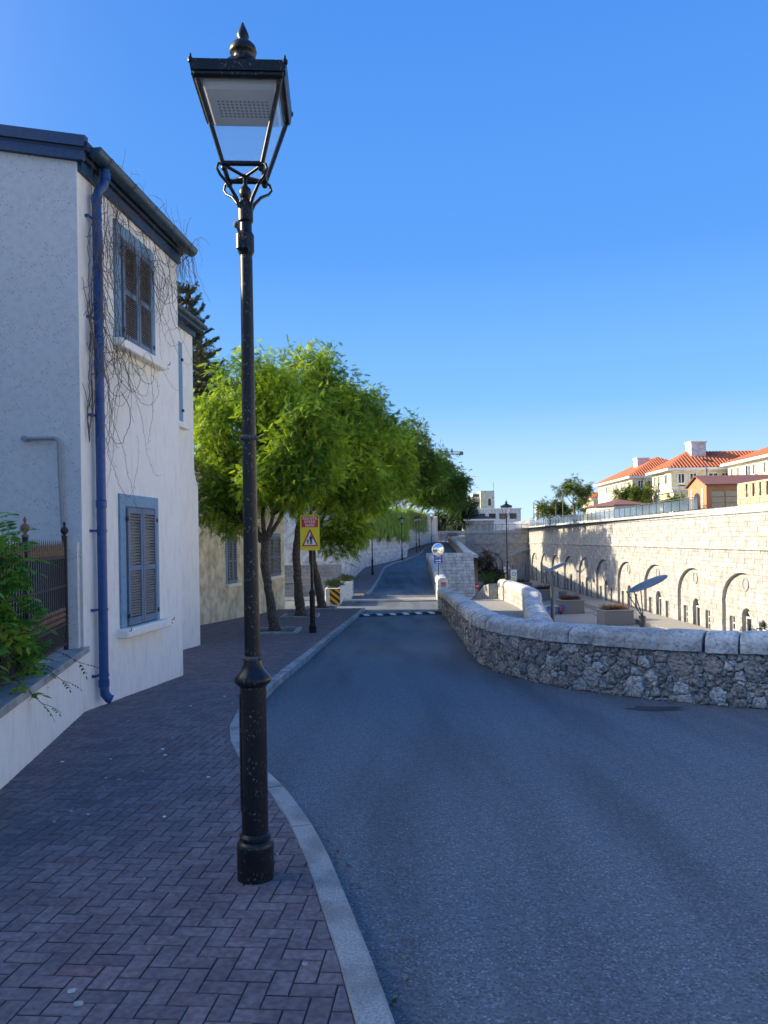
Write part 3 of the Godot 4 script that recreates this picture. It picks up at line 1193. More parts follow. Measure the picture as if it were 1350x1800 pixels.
# ---------------------------------------------------------------- street lamp
func make_lamp(label: String) -> Node3D:
	var t := thing("street_lamp", label, "street lamp", Vector3.ZERO, 0.0, "black lantern lamps along the street")
	var mb := MB.new()
	mb.lathe([Vector2(0.0, 0.0), Vector2(0.0905, 0.0), Vector2(0.0905, 0.165), Vector2(0.086, 0.178), Vector2(0.074, 0.188), Vector2(0.078, 0.20), Vector2(0.078, 0.212), Vector2(0.066, 0.225)], 40, Transform3D())
	part(t, "base", mb, M.black_paint)
	mb = MB.new()
	mb.lathe([Vector2(0.0645, 0.222), Vector2(0.0645, 0.945)], 40)
	part(t, "lower_column", mb, M.black_paint)
	# inspection door, proud of the column
	mb = MB.new()
	var rows := []
	for y in [0.335, 0.345, 0.90, 0.91]:
		var row := PackedVector3Array()
		for k in 9:
			var a := 2.55 + 0.62 * k / 8.0
			var rr := 0.0695 if (y > 0.34 and y < 0.905 and k > 0 and k < 8) else 0.0635
			row.append(Vector3(cos(a) * rr, y, sin(a) * rr))
		rows.append(row)
	mb.grid(rows, false, true)
	part(t, "inspection_door", mb, M.black_paint)
	# fluted bell
	mb = MB.new()
	rows = []
	for p in [Vector2(0.066, 0.94), Vector2(0.07, 0.948), Vector2(0.082, 0.955), Vector2(0.0885, 0.968), Vector2(0.086, 0.984), Vector2(0.074, 1.0), Vector2(0.058, 1.02), Vector2(0.047, 1.045), Vector2(0.042, 1.07)]:
		var ring := PackedVector3Array()
		for j in 64:
			var a := -TAU * j / 64
			var fl := 1.0 + 0.035 * absf(sin(a * 6.0)) * smoothstep(0.045, 0.085, p.x)
			ring.append(Vector3(cos(a) * p.x * fl, p.y, sin(a) * p.x * fl))
		rows.append(ring)
	mb.grid(rows, true)
	part(t, "fluted_bell", mb, M.black_paint)
	for y in [1.078, 2.16]:
		mb = MB.new()
		var n := 18
		for j in n:
			var a := TAU * j / n
			var r := 0.044 if y < 2.0 else 0.038
			mb.lathe([Vector2(0.001, -0.011), Vector2(0.008, -0.008), Vector2(0.011, 0.0), Vector2(0.008, 0.008), Vector2(0.001, 0.011)], 8, Transform3D(Basis(), Vector3(cos(a) * r, y, sin(a) * r)), true)
		mb.lathe([Vector2(0.03, y - 0.014), Vector2(0.045 if y < 2.0 else 0.04, y - 0.009), Vector2(0.045 if y < 2.0 else 0.04, y + 0.009), Vector2(0.03, y + 0.014)], 24)
		part(t, "beaded_ring", mb, M.grey_ring)
	mb = MB.new()
	mb.lathe([Vector2(0.0385, 1.08), Vector2(0.0335, 2.15), Vector2(0.0325, 2.17), Vector2(0.0295, 3.22)], 32)
	part(t, "shaft", mb, M.black_paint)
	mb = MB.new()
	mb.lathe([Vector2(0.03, 3.055), Vector2(0.04, 3.075), Vector2(0.04, 3.155), Vector2(0.03, 3.175)], 24)
	mb.bevel(Vector3(-0.012, 3.115, 0.028), Vector3(0.06, 0.085, 0.04), 0.008)
	part(t, "bracket_block", mb, M.black_paint)
	mb = MB.new()
	mb.tube([Vector3(-0.012, 3.125, 0.04), Vector3(-0.03, 3.165, 0.075)], [0.012, 0.008], 8)
	mb.lathe([Vector2(0.001, -0.017), Vector2(0.012, -0.012), Vector2(0.017, 0.0), Vector2(0.012, 0.012), Vector2(0.001, 0.017)], 12, Transform3D(Basis(), Vector3(-0.034, 3.175, 0.082)), true)
	part(t, "stub_arm", mb, M.grey_ring)
	mb = MB.new()
	mb.lathe([Vector2(0.03, 3.215), Vector2(0.037, 3.225), Vector2(0.037, 3.315), Vector2(0.028, 3.325), Vector2(0.02, 3.335)], 24)
	mb.lathe([Vector2(0.012, 3.33), Vector2(0.026, 3.345), Vector2(0.03, 3.365), Vector2(0.026, 3.385), Vector2(0.012, 3.40), Vector2(0.010, 3.455)], 20, Transform3D(), true)
	part(t, "top_collar", mb, M.black_paint)
	# lantern
	var bot := 0.093
	var topw := 0.203
	var y0 := 3.465
	var y1 := 3.845
	mb = MB.new()
	var cs := [Vector2(-1, 1), Vector2(1, 1), Vector2(1, -1), Vector2(-1, -1)]
	for k in 4:
		var a: Vector2 = cs[k]
		var b: Vector2 = cs[(k + 1) % 4]
		mb.tube([Vector3(a.x * bot, y0, a.y * bot), Vector3(a.x * topw, y1, a.y * topw)], [0.0115, 0.0125], 6)
		mb.bar(Vector3(a.x * bot, y0, a.y * bot), Vector3(b.x * bot, y0, b.y * bot), 0.012)
		mb.bar(Vector3(a.x * topw, y1 - 0.02, a.y * topw), Vector3(b.x * topw, y1 - 0.02, b.y * topw), 0.016)
		# cross under the floor
		mb.bar(Vector3(a.x * bot, y0 - 0.005, a.y * bot), Vector3(0, 3.445, 0), 0.008)
	part(t, "lantern_frame", mb, M.black_paint)
	for k in 4:
		var a: Vector2 = cs[k]
		var b: Vector2 = cs[(k + 1) % 4]
		mb = MB.new()
		var i := 0.997
		mb.quad(Vector3(a.x * bot * i, y0, a.y * bot * i), Vector3(b.x * bot * i, y0, b.y * bot * i), Vector3(b.x * topw * i, y1, b.y * topw * i), Vector3(a.x * topw * i, y1, a.y * topw * i))
		part(t, "glass_pane", mb, M.pane)
	# scrolled brackets
	for k in 4:
		var a: Vector2 = cs[k]
		var q := a.normalized()
		mb = MB.new()
		var pts := []
		for e in [Vector2(0.036, 3.285), Vector2(0.055, 3.325), Vector2(0.10, 3.375), Vector2(0.148, 3.405), Vector2(0.168, 3.43), Vector2(0.158, 3.455), Vector2(0.132, 3.462)]:
			pts.append(Vector3(q.x * e.x, e.y, q.y * e.x))
		mb.tube(pts, [0.009, 0.009, 0.008, 0.007, 0.0065, 0.0065, 0.007], 8)
		mb.lathe([Vector2(0.001, -0.016), Vector2(0.011, -0.011), Vector2(0.016, 0.0), Vector2(0.011, 0.011), Vector2(0.001, 0.016)], 12, Transform3D(Basis(), Vector3(q.x * 0.125, 3.445, q.y * 0.125)), true)
		part(t, "scroll_bracket", mb, M.black_paint)
	# roof rim, roof, cowl and finial
	mb = MB.new()
	for k in 4:
		var a: Vector2 = cs[k]
		var b: Vector2 = cs[(k + 1) % 4]
		var rin := 0.185
		var ro := 0.218
		for e in [[rin, 3.838, ro, 3.838], [ro, 3.838, ro + 0.006, 3.885], [ro + 0.006, 3.885, ro - 0.006, 3.889], [ro - 0.006, 3.889, 0.14, 3.935], [0.14, 3.935, 0.075, 3.975], [0.075, 3.975, 0.05, 4.01]]:
			mb.quad(Vector3(a.x * e[0], e[1], a.y * e[0]), Vector3(b.x * e[0], e[1], b.y * e[0]), Vector3(b.x * e[2], e[3], b.y * e[2]), Vector3(a.x * e[2], e[3], a.y * e[2]))
		mb.lathe([Vector2(0.012, 3.87), Vector2(0.014, 3.885), Vector2(0.005, 3.897), Vector2(0.006, 3.903), Vector2(0.0, 3.915)], 8, Transform3D(Basis(), Vector3(a.x * 0.217, 0, a.y * 0.217)), true)
	part(t, "lantern_roof", mb, M.black_paint)
	mb = MB.new()
	mb.lathe([Vector2(0.07, 3.99), Vector2(0.066, 4.0), Vector2(0.052, 4.006), Vector2(0.046, 4.035), Vector2(0.062, 4.045), Vector2(0.067, 4.06), Vector2(0.062, 4.082), Vector2(0.045, 4.10), Vector2(0.025, 4.108), Vector2(0.022, 4.12), Vector2(0.03, 4.132), Vector2(0.027, 4.15), Vector2(0.014, 4.18), Vector2(0.006, 4.20), Vector2(0.0, 4.208)], 24, Transform3D(), true)
	part(t, "finial", mb, M.black_paint)
	# light unit under the roof
	mb = MB.new()
	mb.bevel(Vector3(0, 3.805, 0), Vector3(0.34, 0.05, 0.34), 0.01)
	var plate := part(t, "light_unit", mb, M.led_plate)
	mb = MB.new()
	for i in 12:
		for j in 6:
			mb.lathe([Vector2(0.007, 3.7795), Vector2(0.005, 3.777), Vector2(0.0, 3.7765)], 6, Transform3D(Basis(), Vector3(-0.115 + i * 0.021, 0, -0.07 + j * 0.026)))
	part(plate, "light_emitters", mb, M.led_dot)
	return t

# ---------------------------------------------------------------- louvred window: surround, two shutters of slats, sill
func window(house: Node3D, f: Transform3D, x0: float, y0: float, x1: float, y1: float, slats: int, border := 0.15, leaf_mat := "blue_wood", slat_mat := "slat_wood") -> void:
	var mb := MB.new()
	var b := border
	var z := 0.028
	for r in [[x0, y0, x0 + b, y1], [x1 - b * 0.75, y0, x1, y1], [x0 + b, y1 - b, x1 - b * 0.75, y1]]:
		mb.slab(rect(r[0] + 0.0005, r[1], r[2] - 0.0005, r[3]), f, -0.02, z, 0.006)
	wpart(house, "window_surround", mb, M.blue_frame)
	# dark sheet painting the shade behind the slats
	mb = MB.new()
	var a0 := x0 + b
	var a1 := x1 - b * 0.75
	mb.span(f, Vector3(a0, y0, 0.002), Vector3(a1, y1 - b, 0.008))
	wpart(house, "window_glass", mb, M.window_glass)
	mb = MB.new()
	mb.bevel(f * Vector3((x0 + x1) * 0.5 + 0.05, y0 - 0.055, 0.055), Vector3(x1 - x0 + 0.22, 0.11, 0.15), 0.012, f.basis)
	wpart(house, "sill", mb, M.render_white)
	var mid := (a0 + a1) * 0.5
	for side in 2:
		var l := a0 + 0.012 if side == 0 else mid + 0.006
		var r := mid - 0.006 if side == 0 else a1 - 0.012
		var lo := y0 + 0.02
		var hi := y1 - b - 0.015
		var st := 0.055
		mb = MB.new()
		mb.slab(rect(l, lo, l + st, hi), f, 0.012, 0.05, 0.004)
		mb.slab(rect(r - st, lo, r, hi), f, 0.012, 0.05, 0.004)
		for ry in [lo, lo + (hi - lo) * 0.46, hi - 0.07]:
			mb.slab(rect(l + st + 0.001, ry, r - st - 0.001, ry + (0.09 if ry == lo else 0.07)), f, 0.014, 0.046, 0.004)
		var sh := wpart(house, "shutter", mb, M[leaf_mat])
		for band in 2:
			var b0 := lo + 0.10 if band == 0 else lo + (hi - lo) * 0.46 + 0.08
			var b1 := lo + (hi - lo) * 0.46 - 0.005 if band == 0 else hi - 0.075
			for k in slats:
				var y := lerpf(b0, b1, (k + 0.5) / slats)
				mb = MB.new()
				var tilt := Basis(f.basis.x, 0.75 + R(-0.09, 0.09)) * f.basis
				var wob := Basis(f.basis.z, R(-0.015, 0.015))
				mb.box(f * Vector3((l + r) * 0.5, y, 0.03), Vector3(r - l - 2 * st - 0.006, 0.006, minf(0.036, (b1 - b0) / slats * 0.95)), wob * tilt)
				wpart(sh, "slat", mb, M[slat_mat])
		# hinges
		for hy in [lo + 0.12, hi - 0.14]:
			mb = MB.new()
			var hx := l - 0.012 if side == 0 else r + 0.012
			mb.box(f * Vector3(hx, hy, 0.052), Vector3(0.05, 0.022, 0.012), f.basis)
			mb.bar(f * Vector3(hx, hy - 0.03, 0.056), f * Vector3(hx, hy + 0.03, 0.056), 0.008)
			wpart(sh, "hinge", mb, M.iron)
	for hx in [x0 - 0.02, x1 + 0.17]:
		mb = MB.new()
		mb.tube([f * Vector3(hx - 0.03, y0 - 0.03, 0.03), f * Vector3(hx, y0 - 0.04, 0.10), f * Vector3(hx + 0.015, y0 - 0.02, 0.15), f * Vector3(hx + 0.01, y0 + 0.01, 0.155)], [0.006], 5)
		mb.tube([f * Vector3(hx, y0 - 0.04, 0.10), f * Vector3(hx + 0.01, y0 - 0.08, 0.13)], [0.005], 5)
		wpart(house, "shutter_catch", mb, M.iron)

func half_gutter(f: Transform3D, x0: float, x1: float, y: float, z: float, r: float) -> MB:
	var mb := MB.new()
	var rows := []
	for lv in [r, r * 0.9]:
		for i in 9:
			var a := PI * i / 8.0 + PI
			if lv < r:
				a = TAU - PI * i / 8.0
			rows.append(PackedVector3Array([f * Vector3(x0, y + sin(a) * lv, z + cos(a) * lv), f * Vector3(x1, y + sin(a) * lv, z + cos(a) * lv)]))
	rows.append(rows[0])
	mb.grid(rows)
	for e in [x0, x1]:
		for i in 8:
			var a := PI * i / 8.0 + PI
			var b := PI * (i + 1) / 8.0 + PI
			mb.tri(f * Vector3(e, y, z), f * Vector3(e, y + sin(a) * r, z + cos(a) * r), f * Vector3(e, y + sin(b) * r, z + cos(b) * r))
	# joints
	var x := x0 + 0.25
	while x < x1:
		for i in 8:
			var a := PI * i / 8.0 + PI
			var b := PI * (i + 1) / 8.0 + PI
			var q := r * 1.06
			mb.quad(f * Vector3(x, y + sin(a) * q, z + cos(a) * q), f * Vector3(x + 0.05, y + sin(a) * q, z + cos(a) * q), f * Vector3(x + 0.05, y + sin(b) * q, z + cos(b) * q), f * Vector3(x, y + sin(b) * q, z + cos(b) * q))
		x += 0.62
	return mb

func build_white_house() -> void:
	var h := thing("white_house", "white rendered house with blue downpipe and two louvred blue windows", "house", W(-3.31, -0.3, 8.36))
	var f := face(-3.31, 8.36, -2.986, 11.22)  # x from the near corner along the street front
	var ln := 2.88
	var dep := 14.0
	var mb := MB.new()
	# street front, far end and back, with thickness given by the closed shell
	var y0 := -0.9
	var y1 := 5.80
	mb.quad(f * Vector3(0, y0, 0), f * Vector3(ln, y0, 0), f * Vector3(ln, y1, 0), f * Vector3(0, y1, 0))
	mb.quad(f * Vector3(ln, y0, 0), f * Vector3(ln, y0, -dep), f * Vector3(ln, y1, -dep), f * Vector3(ln, y1, 0))
	mb.quad(f * Vector3(ln, y0, -dep), f * Vector3(0, y0, -dep), f * Vector3(0, y1, -dep), f * Vector3(ln, y1, -dep))
	wpart(h, "street_wall", mb, M.render_white)
	mb = MB.new()
	var ridge := y1 + 0.2 * dep * 0.5
	mb.quad(f * Vector3(0, y0, -dep), f * Vector3(0, y0, 0), f * Vector3(0, y1, 0), f * Vector3(0, y1, -dep))
	mb.tri(f * Vector3(0, y1, -dep), f * Vector3(0, y1, 0), f * Vector3(0, ridge, -dep * 0.5))
	wpart(h, "gable_wall", mb, M.render_gable)
	# roof sheets with thickness
	mb = MB.new()
	var e := 0.16
	for s in 2:
		var za := e if s == 0 else -dep - e
		var p := [f * Vector3(-0.06, y1 + 0.08, za), f * Vector3(ln + 0.03, y1 + 0.08, za), f * Vector3(ln + 0.03, ridge + 0.10, -dep * 0.5), f * Vector3(-0.06, ridge + 0.10, -dep * 0.5)]
		var up := Vector3(0, 0.10, 0)
		if s == 1:
			p = [p[1], p[0], p[3], p[2]]
		mb.quad(p[0] + up, p[1] + up, p[2] + up, p[3] + up)
		mb.quad(p[3], p[2], p[1], p[0])
		mb.quad(p[0], p[1], p[1] + up, p[0] + up)
		mb.quad(p[1], p[2], p[2] + up, p[1] + up)
		mb.quad(p[3], p[0], p[0] + up, p[3] + up)
	wpart(h, "roof", mb, M.roof_slate)
	# verge boards on the gable: a lower blue board and an upper dark cap
	mb = MB.new()
	var va := f * Vector3(-0.03, y1 - 0.01, 0.10)
	var vb := f * Vector3(-0.03, ridge - 0.01, -dep * 0.5)
	var along := (vb - va).normalized()
	var up2 := f.basis.x.cross(along).normalized()
	var bb := Basis(along, up2, along.cross(up2))
	mb.box((va + vb) * 0.5 + bb.y * 0.06, Vector3((vb - va).length(), 0.13, 0.05), bb)
	wpart(h, "verge_board", mb, M.blue_fascia)
	mb = MB.new()
	mb.box((va + vb) * 0.5 + bb.y * 0.19 + f.basis.x * -0.02, Vector3((vb - va).length(), 0.12, 0.07), bb)
	wpart(h, "verge_cap", mb, M.blue_fascia)
	# eaves board, gutter and downpipe
	mb = MB.new()
	mb.span(f, Vector3(0.02, y1 - 0.10, 0.003), Vector3(ln, y1 + 0.14, 0.05))
	wpart(h, "eaves_board", mb, M.blue_fascia)
	mb = MB.new()
	mb.span(f, Vector3(0.0, y1 + 0.02, 0.051), Vector3(ln, y1 + 0.075, 0.10))
	wpart(h, "soffit", mb, M.roof_slate)
	wpart(h, "gutter", half_gutter(f, 0.02, ln + 0.14, y1 + 0.15, 0.175, 0.10), M.green_gutter)
	mb = MB.new()
	var px := 0.285
	var pr := 0.052
	var pts := []
	for q in [Vector3(0.33, y1 + 0.06, 0.165), Vector3(0.33, y1 - 0.05, 0.165), Vector3(0.325, y1 - 0.12, 0.15), Vector3(0.30, y1 - 0.20, 0.10), Vector3(px, y1 - 0.28, 0.085), Vector3(px, y1 - 0.40, 0.083), Vector3(px, -0.02, 0.083), Vector3(px + 0.005, -0.10, 0.09), Vector3(px + 0.02, -0.155, 0.13), Vector3(px + 0.03, -0.17, 0.16)]:
		pts.append(f * q)
	mb.tube(pts, [pr, pr, pr, pr, pr, pr, pr, pr, pr, pr * 1.05], 20)
	for y in [y1 - 0.03, y1 - 0.30, 3.9, 2.05, 0.02]:
		var zz := 0.165 if y > y1 - 0.1 else 0.083
		var xx := 0.33 if y > y1 - 0.1 else px
		mb.lathe([Vector2(pr, -0.045), Vector2(pr + 0.007, -0.04), Vector2(pr + 0.007, 0.035), Vector2(pr + 0.010, 0.04), Vector2(pr, 0.05)], 20, Transform3D(Basis(), f * Vector3(xx, y, zz)))
	var dp := wpart(h, "downpipe", mb, M.blue_pipe)
	for y in [5.28, 4.15, 3.05, 1.75, 0.86, 0.12]:
		mb = MB.new()
		mb.lathe([Vector2(pr + 0.001, -0.015), Vector2(pr + 0.006, -0.015), Vector2(pr + 0.006, 0.015), Vector2(pr + 0.001, 0.015)], 20, Transform3D(Basis(), f * Vector3(px, y, 0.083)))
		mb.box(f * Vector3(px - 0.085, y, 0.04), Vector3(0.07, 0.022, 0.012), f.basis)
		mb.box(f * Vector3(px - 0.115, y, 0.022), Vector3(0.012, 0.03, 0.05), f.basis)
		wpart(dp, "pipe_clip", mb, M.blue_pipe)
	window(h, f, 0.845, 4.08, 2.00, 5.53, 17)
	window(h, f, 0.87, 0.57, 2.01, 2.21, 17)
	# old waste pipe on the gable
	var g := Transform3D(Basis(f.basis.z * -1.0, Vector3.UP, f.basis.x * -1.0), f.origin)  # x away from the corner along the gable
	mb = MB.new()
	mb.tube([g * Vector3(0.60, 2.77, 0.0), g * Vector3(0.60, 2.77, 0.05), g * Vector3(0.56, 2.77, 0.06), g * Vector3(0.27, 2.765, 0.06), g * Vector3(0.235, 2.75, 0.06), g * Vector3(0.22, 2.71, 0.06), g * Vector3(0.205, 2.2, 0.06), g * Vector3(0.165, 1.3, 0.06), g * Vector3(0.16, 0.3, 0.06)], [0.022], 10)
	mb.lathe([Vector2(0.0, -0.02), Vector2(0.035, -0.015), Vector2(0.035, 0.02), Vector2(0.0, 0.025)], 12, Transform3D(Basis(Vector3.RIGHT, PI / 2), g * Vector3(0.615, 2.77, 0.06)))
	for y in [2.35, 1.7]:
		mb.lathe([Vector2(0.022, -0.02), Vector2(0.027, -0.018), Vector2(0.027, 0.018), Vector2(0.022, 0.02)], 10, Transform3D(Basis(), g * Vector3(0.209 if y > 2 else 0.183, y, 0.06)))
	wpart(h, "waste_pipe", mb, M.soft_grey)

	# set-back block of the house beyond
	var h2 := thing("house_wing", "set-back white house wing with narrow blue shutter and sloping buttress foot", "house", W(-3.9, -0.6, 13.9))
	var b := face(-4.311, 11.91, -3.86, 15.88)
	var poly := PackedVector2Array([Vector2(-0.8, -1.2), Vector2(4.0, -1.2), Vector2(4.0, 2.75), Vector2(3.80, 3.05), Vector2(3.80, 5.95), Vector2(-0.8, 5.95)])
	mb = MB.new()
	mb.slab(poly, b, -8.0, 0.0, 0.0, true)
	wpart(h2, "wall", mb, M.render_white)
	mb = MB.new()
	mb.slab(PackedVector2Array([Vector2(-8.2, 0), Vector2(0.18, 0), Vector2(0.18, 0.08), Vector2(-4.0, 0.9), Vector2(-8.2, 0.08)]), Transform3D(Basis(b.basis.z, Vector3.UP, -b.basis.x), b * Vector3(3.86, 5.952, 0)), 0.0, 4.6, 0.0, true)
	wpart(h2, "roof", mb, M.roof_slate)
	mb = MB.new()
	mb.span(b, Vector3(-0.6, 5.84, 0.003), Vector3(3.86, 6.05, 0.05))
	wpart(h2, "eaves_board", mb, M.blue_fascia)
	wpart(h2, "gutter", half_gutter(b, -0.6, 4.0, 6.10, 0.16, 0.085), M.green_gutter)
	mb = MB.new()
	mb.slab(rect(2.55, 3.95, 3.16, 5.54), b, -0.01, 0.03, 0.005)
	wpart(h2, "window_surround", mb, M.blue_frame)
	for hy in [4.2, 5.2]:
		mb = MB.new()
		mb.box(b * Vector3(3.12, hy, 0.045), Vector3(0.05, 0.05, 0.03), b.basis)
		wpart(h2, "hinge", mb, M.iron)
	mb = MB.new()
	mb.bevel(b * Vector3(2.9, 3.89, 0.055), Vector3(0.75, 0.11, 0.15), 0.012, b.basis)
	wpart(h2, "sill", mb, M.render_white)

	# cream house behind the trees
	var h3 := thing("cream_house", "cream rendered house with blue shutters standing behind the street trees", "house", W(-4.6, -1.0, 26.2))
	var c := face(-5.313, 21.93, -4.004, 30.51)
	mb = MB.new()
	mb.slab(rect(-6.0, -2.2, 8.68, 3.9), c, -9.0, 0.0, 0.0, true)
	wpart(h3, "wall", mb, M.render_cream)
	mb = MB.new()
	mb.slab(PackedVector2Array([Vector2(-9.3, 0), Vector2(0.3, 0), Vector2(0.3, 0.1), Vector2(-4.5, 1.5), Vector2(-9.3, 0.1)]), Transform3D(Basis(c.basis.z, Vector3.UP, -c.basis.x), c * Vector3(8.85, 3.902, 0)), 0.0, 15.0, 0.0, true)
	wpart(h3, "roof", mb, M.roof_slate)
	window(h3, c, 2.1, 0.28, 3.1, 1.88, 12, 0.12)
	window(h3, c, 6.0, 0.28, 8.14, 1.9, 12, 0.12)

	# neighbour across the garden, out of frame: it keeps the near road in shade
	var h4 := thing("neighbour_house", "tall white house across the garden, left of the fence", "house", W(-12, 0, 1.0))
	mb = MB.new()
	mb.span(Transform3D(), W(-9.2, -1.0, -9.0), W(-17.0, 6.6, 8.9))
	wpart(h4, "wall", mb, M.render_white)
	mb = MB.new()
	mb.slab(PackedVector2Array([Vector2(-17.3, 0), Vector2(-8.9, 0), Vector2(-8.9, 0.1), Vector2(-13.1, 1.6), Vector2(-17.3, 0.1)]), Transform3D(Basis(), W(0, 6.602, 8.95)), 0.0, 18.1, 0.0, true)
	wpart(h4, "roof", mb, M.roof_slate)
	var n4 := face(-9.2, -9.0, -9.2, 7.2)
	for k in 4:
		for lv in 2:
			mb = MB.new()
			mb.slab(rect(1.5 + k * 3.6, 0.8 + lv * 2.9, 2.7 + k * 3.6, 2.4 + lv * 2.9), n4, -0.01, 0.03, 0.005)
			wpart(h4, "shutter", mb, M.blue_wood)

# ---------------------------------------------------------------- garden wall, fence, shrub, vine
func build_garden() -> void:
	var f := face(-2.15, 2.4, -3.317, 8.39)
	var ln := (W(-3.317, 0, 8.39) - W(-2.15, 0, 2.4)).length()
	var w := thing("garden_wall", "low white garden wall with flat stone coping below the iron fence", "wall", W(-2.7, -0.1, 5.4))
	var mb := MB.new()
	mb.slab(rect(-6.0, -0.6, ln - 0.003, 0.40), f, -0.42, 0.0)
	wpart(w, "wall", mb, M.render_white)
	var s := 0.0
	while s < ln - 0.1:
		mb = MB.new()
		mb.bevel(f * Vector3(s + 0.30, 0.437, -0.21), Vector3(0.596, 0.07, 0.50), 0.006, f.basis)
		wpart(w, "coping_slab", mb, M.kerb)
		s += 0.6
	mb = MB.new()
	mb.slab(rect(ln - 0.14, 0.473, ln + 0.02, 1.62), f, -0.40, -0.03, 0.004)
	wpart(w, "end_pier", mb, M.render_gable)
	# garden soil behind
	mb = MB.new()
	mb.quad(f * Vector3(-6, 0.2, -0.42), f * Vector3(ln, 0.2, -0.42), f * Vector3(ln, 0.2, -8.0), f * Vector3(-6, 0.2, -8.0))
	wstruct("garden_bed", mb, M.earth)
	# iron fence
	var n := thing("iron_fence", "wrought iron fence of dark bars with rusty gilded spearheads on the garden wall", "fence", f * Vector3(ln * 0.5, 0.472, -0.15))
	var z := -0.15
	var posts := [ln - 0.18, ln - 1.74, ln - 3.30]
	for p in posts:
		mb = MB.new()
		mb.bevel(f * Vector3(p, 0.472 + 0.60, z), Vector3(0.045, 1.20, 0.045), 0.004, f.basis)
		var post := wpart(n, "post", mb, M.iron)
		mb = MB.new()
		mb.lathe([Vector2(0.03, 1.672), Vector2(0.03, 1.69), Vector2(0.012, 1.70), Vector2(0.014, 1.71), Vector2(0.036, 1.73), Vector2(0.042, 1.755), Vector2(0.03, 1.78), Vector2(0.012, 1.79), Vector2(0.01, 1.81), Vector2(0.018, 1.82), Vector2(0.006, 1.845), Vector2(0.0, 1.855)], 14, Transform3D(Basis(), Vector3((f * Vector3(p, 0, z)).x, 0, (f * Vector3(p, 0, z)).z)), true)
		wpart(post, "urn_finial", mb, M.old_gold if p < ln - 1.0 else M.iron)
	for y in [0.53, 0.74, 1.15, 1.45]:
		mb = MB.new()
		mb.span(f, Vector3(ln - 3.30, y, z - 0.012), Vector3(ln - 0.18, y + 0.025, z + 0.012))
		wpart(n, "rail", mb, M.iron)
	s = ln - 3.22
	while s < ln - 0.24:
		if absf(s - posts[1]) > 0.05:
			mb = MB.new()
			mb.tube([f * Vector3(s, 0.55, z), f * Vector3(s, 1.50, z)], [0.0085], 6)
			var bar := wpart(n, "bar", mb, M.iron)
			mb = MB.new()
			var o := f * Vector3(s, 0, z)
			o.y = 0
			mb.lathe([Vector2(0.009, 1.475), Vector2(0.017, 1.49), Vector2(0.012, 1.505), Vector2(0.016, 1.52), Vector2(0.010, 1.545), Vector2(0.0135, 1.56), Vector2(0.0, 1.66)], 8, Transform3D(Basis(), o), true)
			wpart(bar, "spearhead", mb, M.old_gold)
			mb = MB.new()
			for q in [0.80, 0.855, 0.91]:
				mb.lathe([Vector2(0.009, q - 0.026), Vector2(0.019, q - 0.012), Vector2(0.021, q), Vector2(0.017, q + 0.016), Vector2(0.009, q + 0.024)], 8, Transform3D(Basis(), o), true)
			wpart(bar, "turned_collar", mb, M.old_gold)
		s += 0.082
	# lattice band at the foot
	mb = MB.new()
	s = ln - 3.2
	while s < ln - 0.26:
		mb.bar(f * Vector3(s, 0.55, z), f * Vector3(s + 0.08, 0.74, z), 0.005, 4)
		mb.bar(f * Vector3(s + 0.08, 0.55, z), f * Vector3(s, 0.74, z), 0.005, 4)
		s += 0.05
	wpart(n, "lattice_band", mb, M.iron)
	# climbing shrub: arching stems carry pinnate sprays
	var sh := thing("garden_shrub", "lush green climbing shrub spilling over the iron fence", "shrub", f * Vector3(ln - 2.3, 0.3, -0.6))
	var where := []
	var cols := PackedColorArray()
	var stems := MB.new()
	var far_end := ln - 1.5
	for k in 175:
		var x := far_end - 2.4 * pow(rng.randf(), 0.85)
		var room := clampf((far_end - x) / 0.7, 0.15, 1.0)
		var y := R(0.55, 0.75 + 1.0 * room)
		if rng.randf() < 0.12:
			y = R(0.25, 0.6)
		var zz := z + R(-0.40, 0.08)
		var c := f * Vector3(x, y, zz)
		var root := f * Vector3(x + R(-0.5, 0.2), 0.22, z - 0.35)
		stems.tube([root, root.lerp(c, 0.5) + Vector3(0, 0.12, 0), c], [0.006, 0.004, 0.002], 4, false)
		for q in 5:
			var dir := (f.basis.z * R(-0.5, 0.7) + f.basis.x * R(-0.9, 0.9) + Vector3.UP * R(-0.55, 0.8)).normalized()
			var up := (Vector3.UP + Vector3(R(-0.5, 0.5), 0, R(-0.5, 0.5))).normalized()
			var sd := dir.cross(up).normalized()
			where.append(Transform3D(Basis(dir, sd.cross(dir), sd) * R(0.75, 1.15), c + Vector3(R(-0.08, 0.08), R(-0.08, 0.08), R(-0.08, 0.08))))
			var t := rng.randf()
			cols.append(Color(lerpf(0.07, 0.30, t * t), lerpf(0.18, 0.45, t), lerpf(0.025, 0.05, t)))
	wpart(sh, "stem", stems, M.twig)
	foliage(sh, "leaves", spray(0.22, 3, 0.09, 0.042), M.leaf_shrub, where, cols)
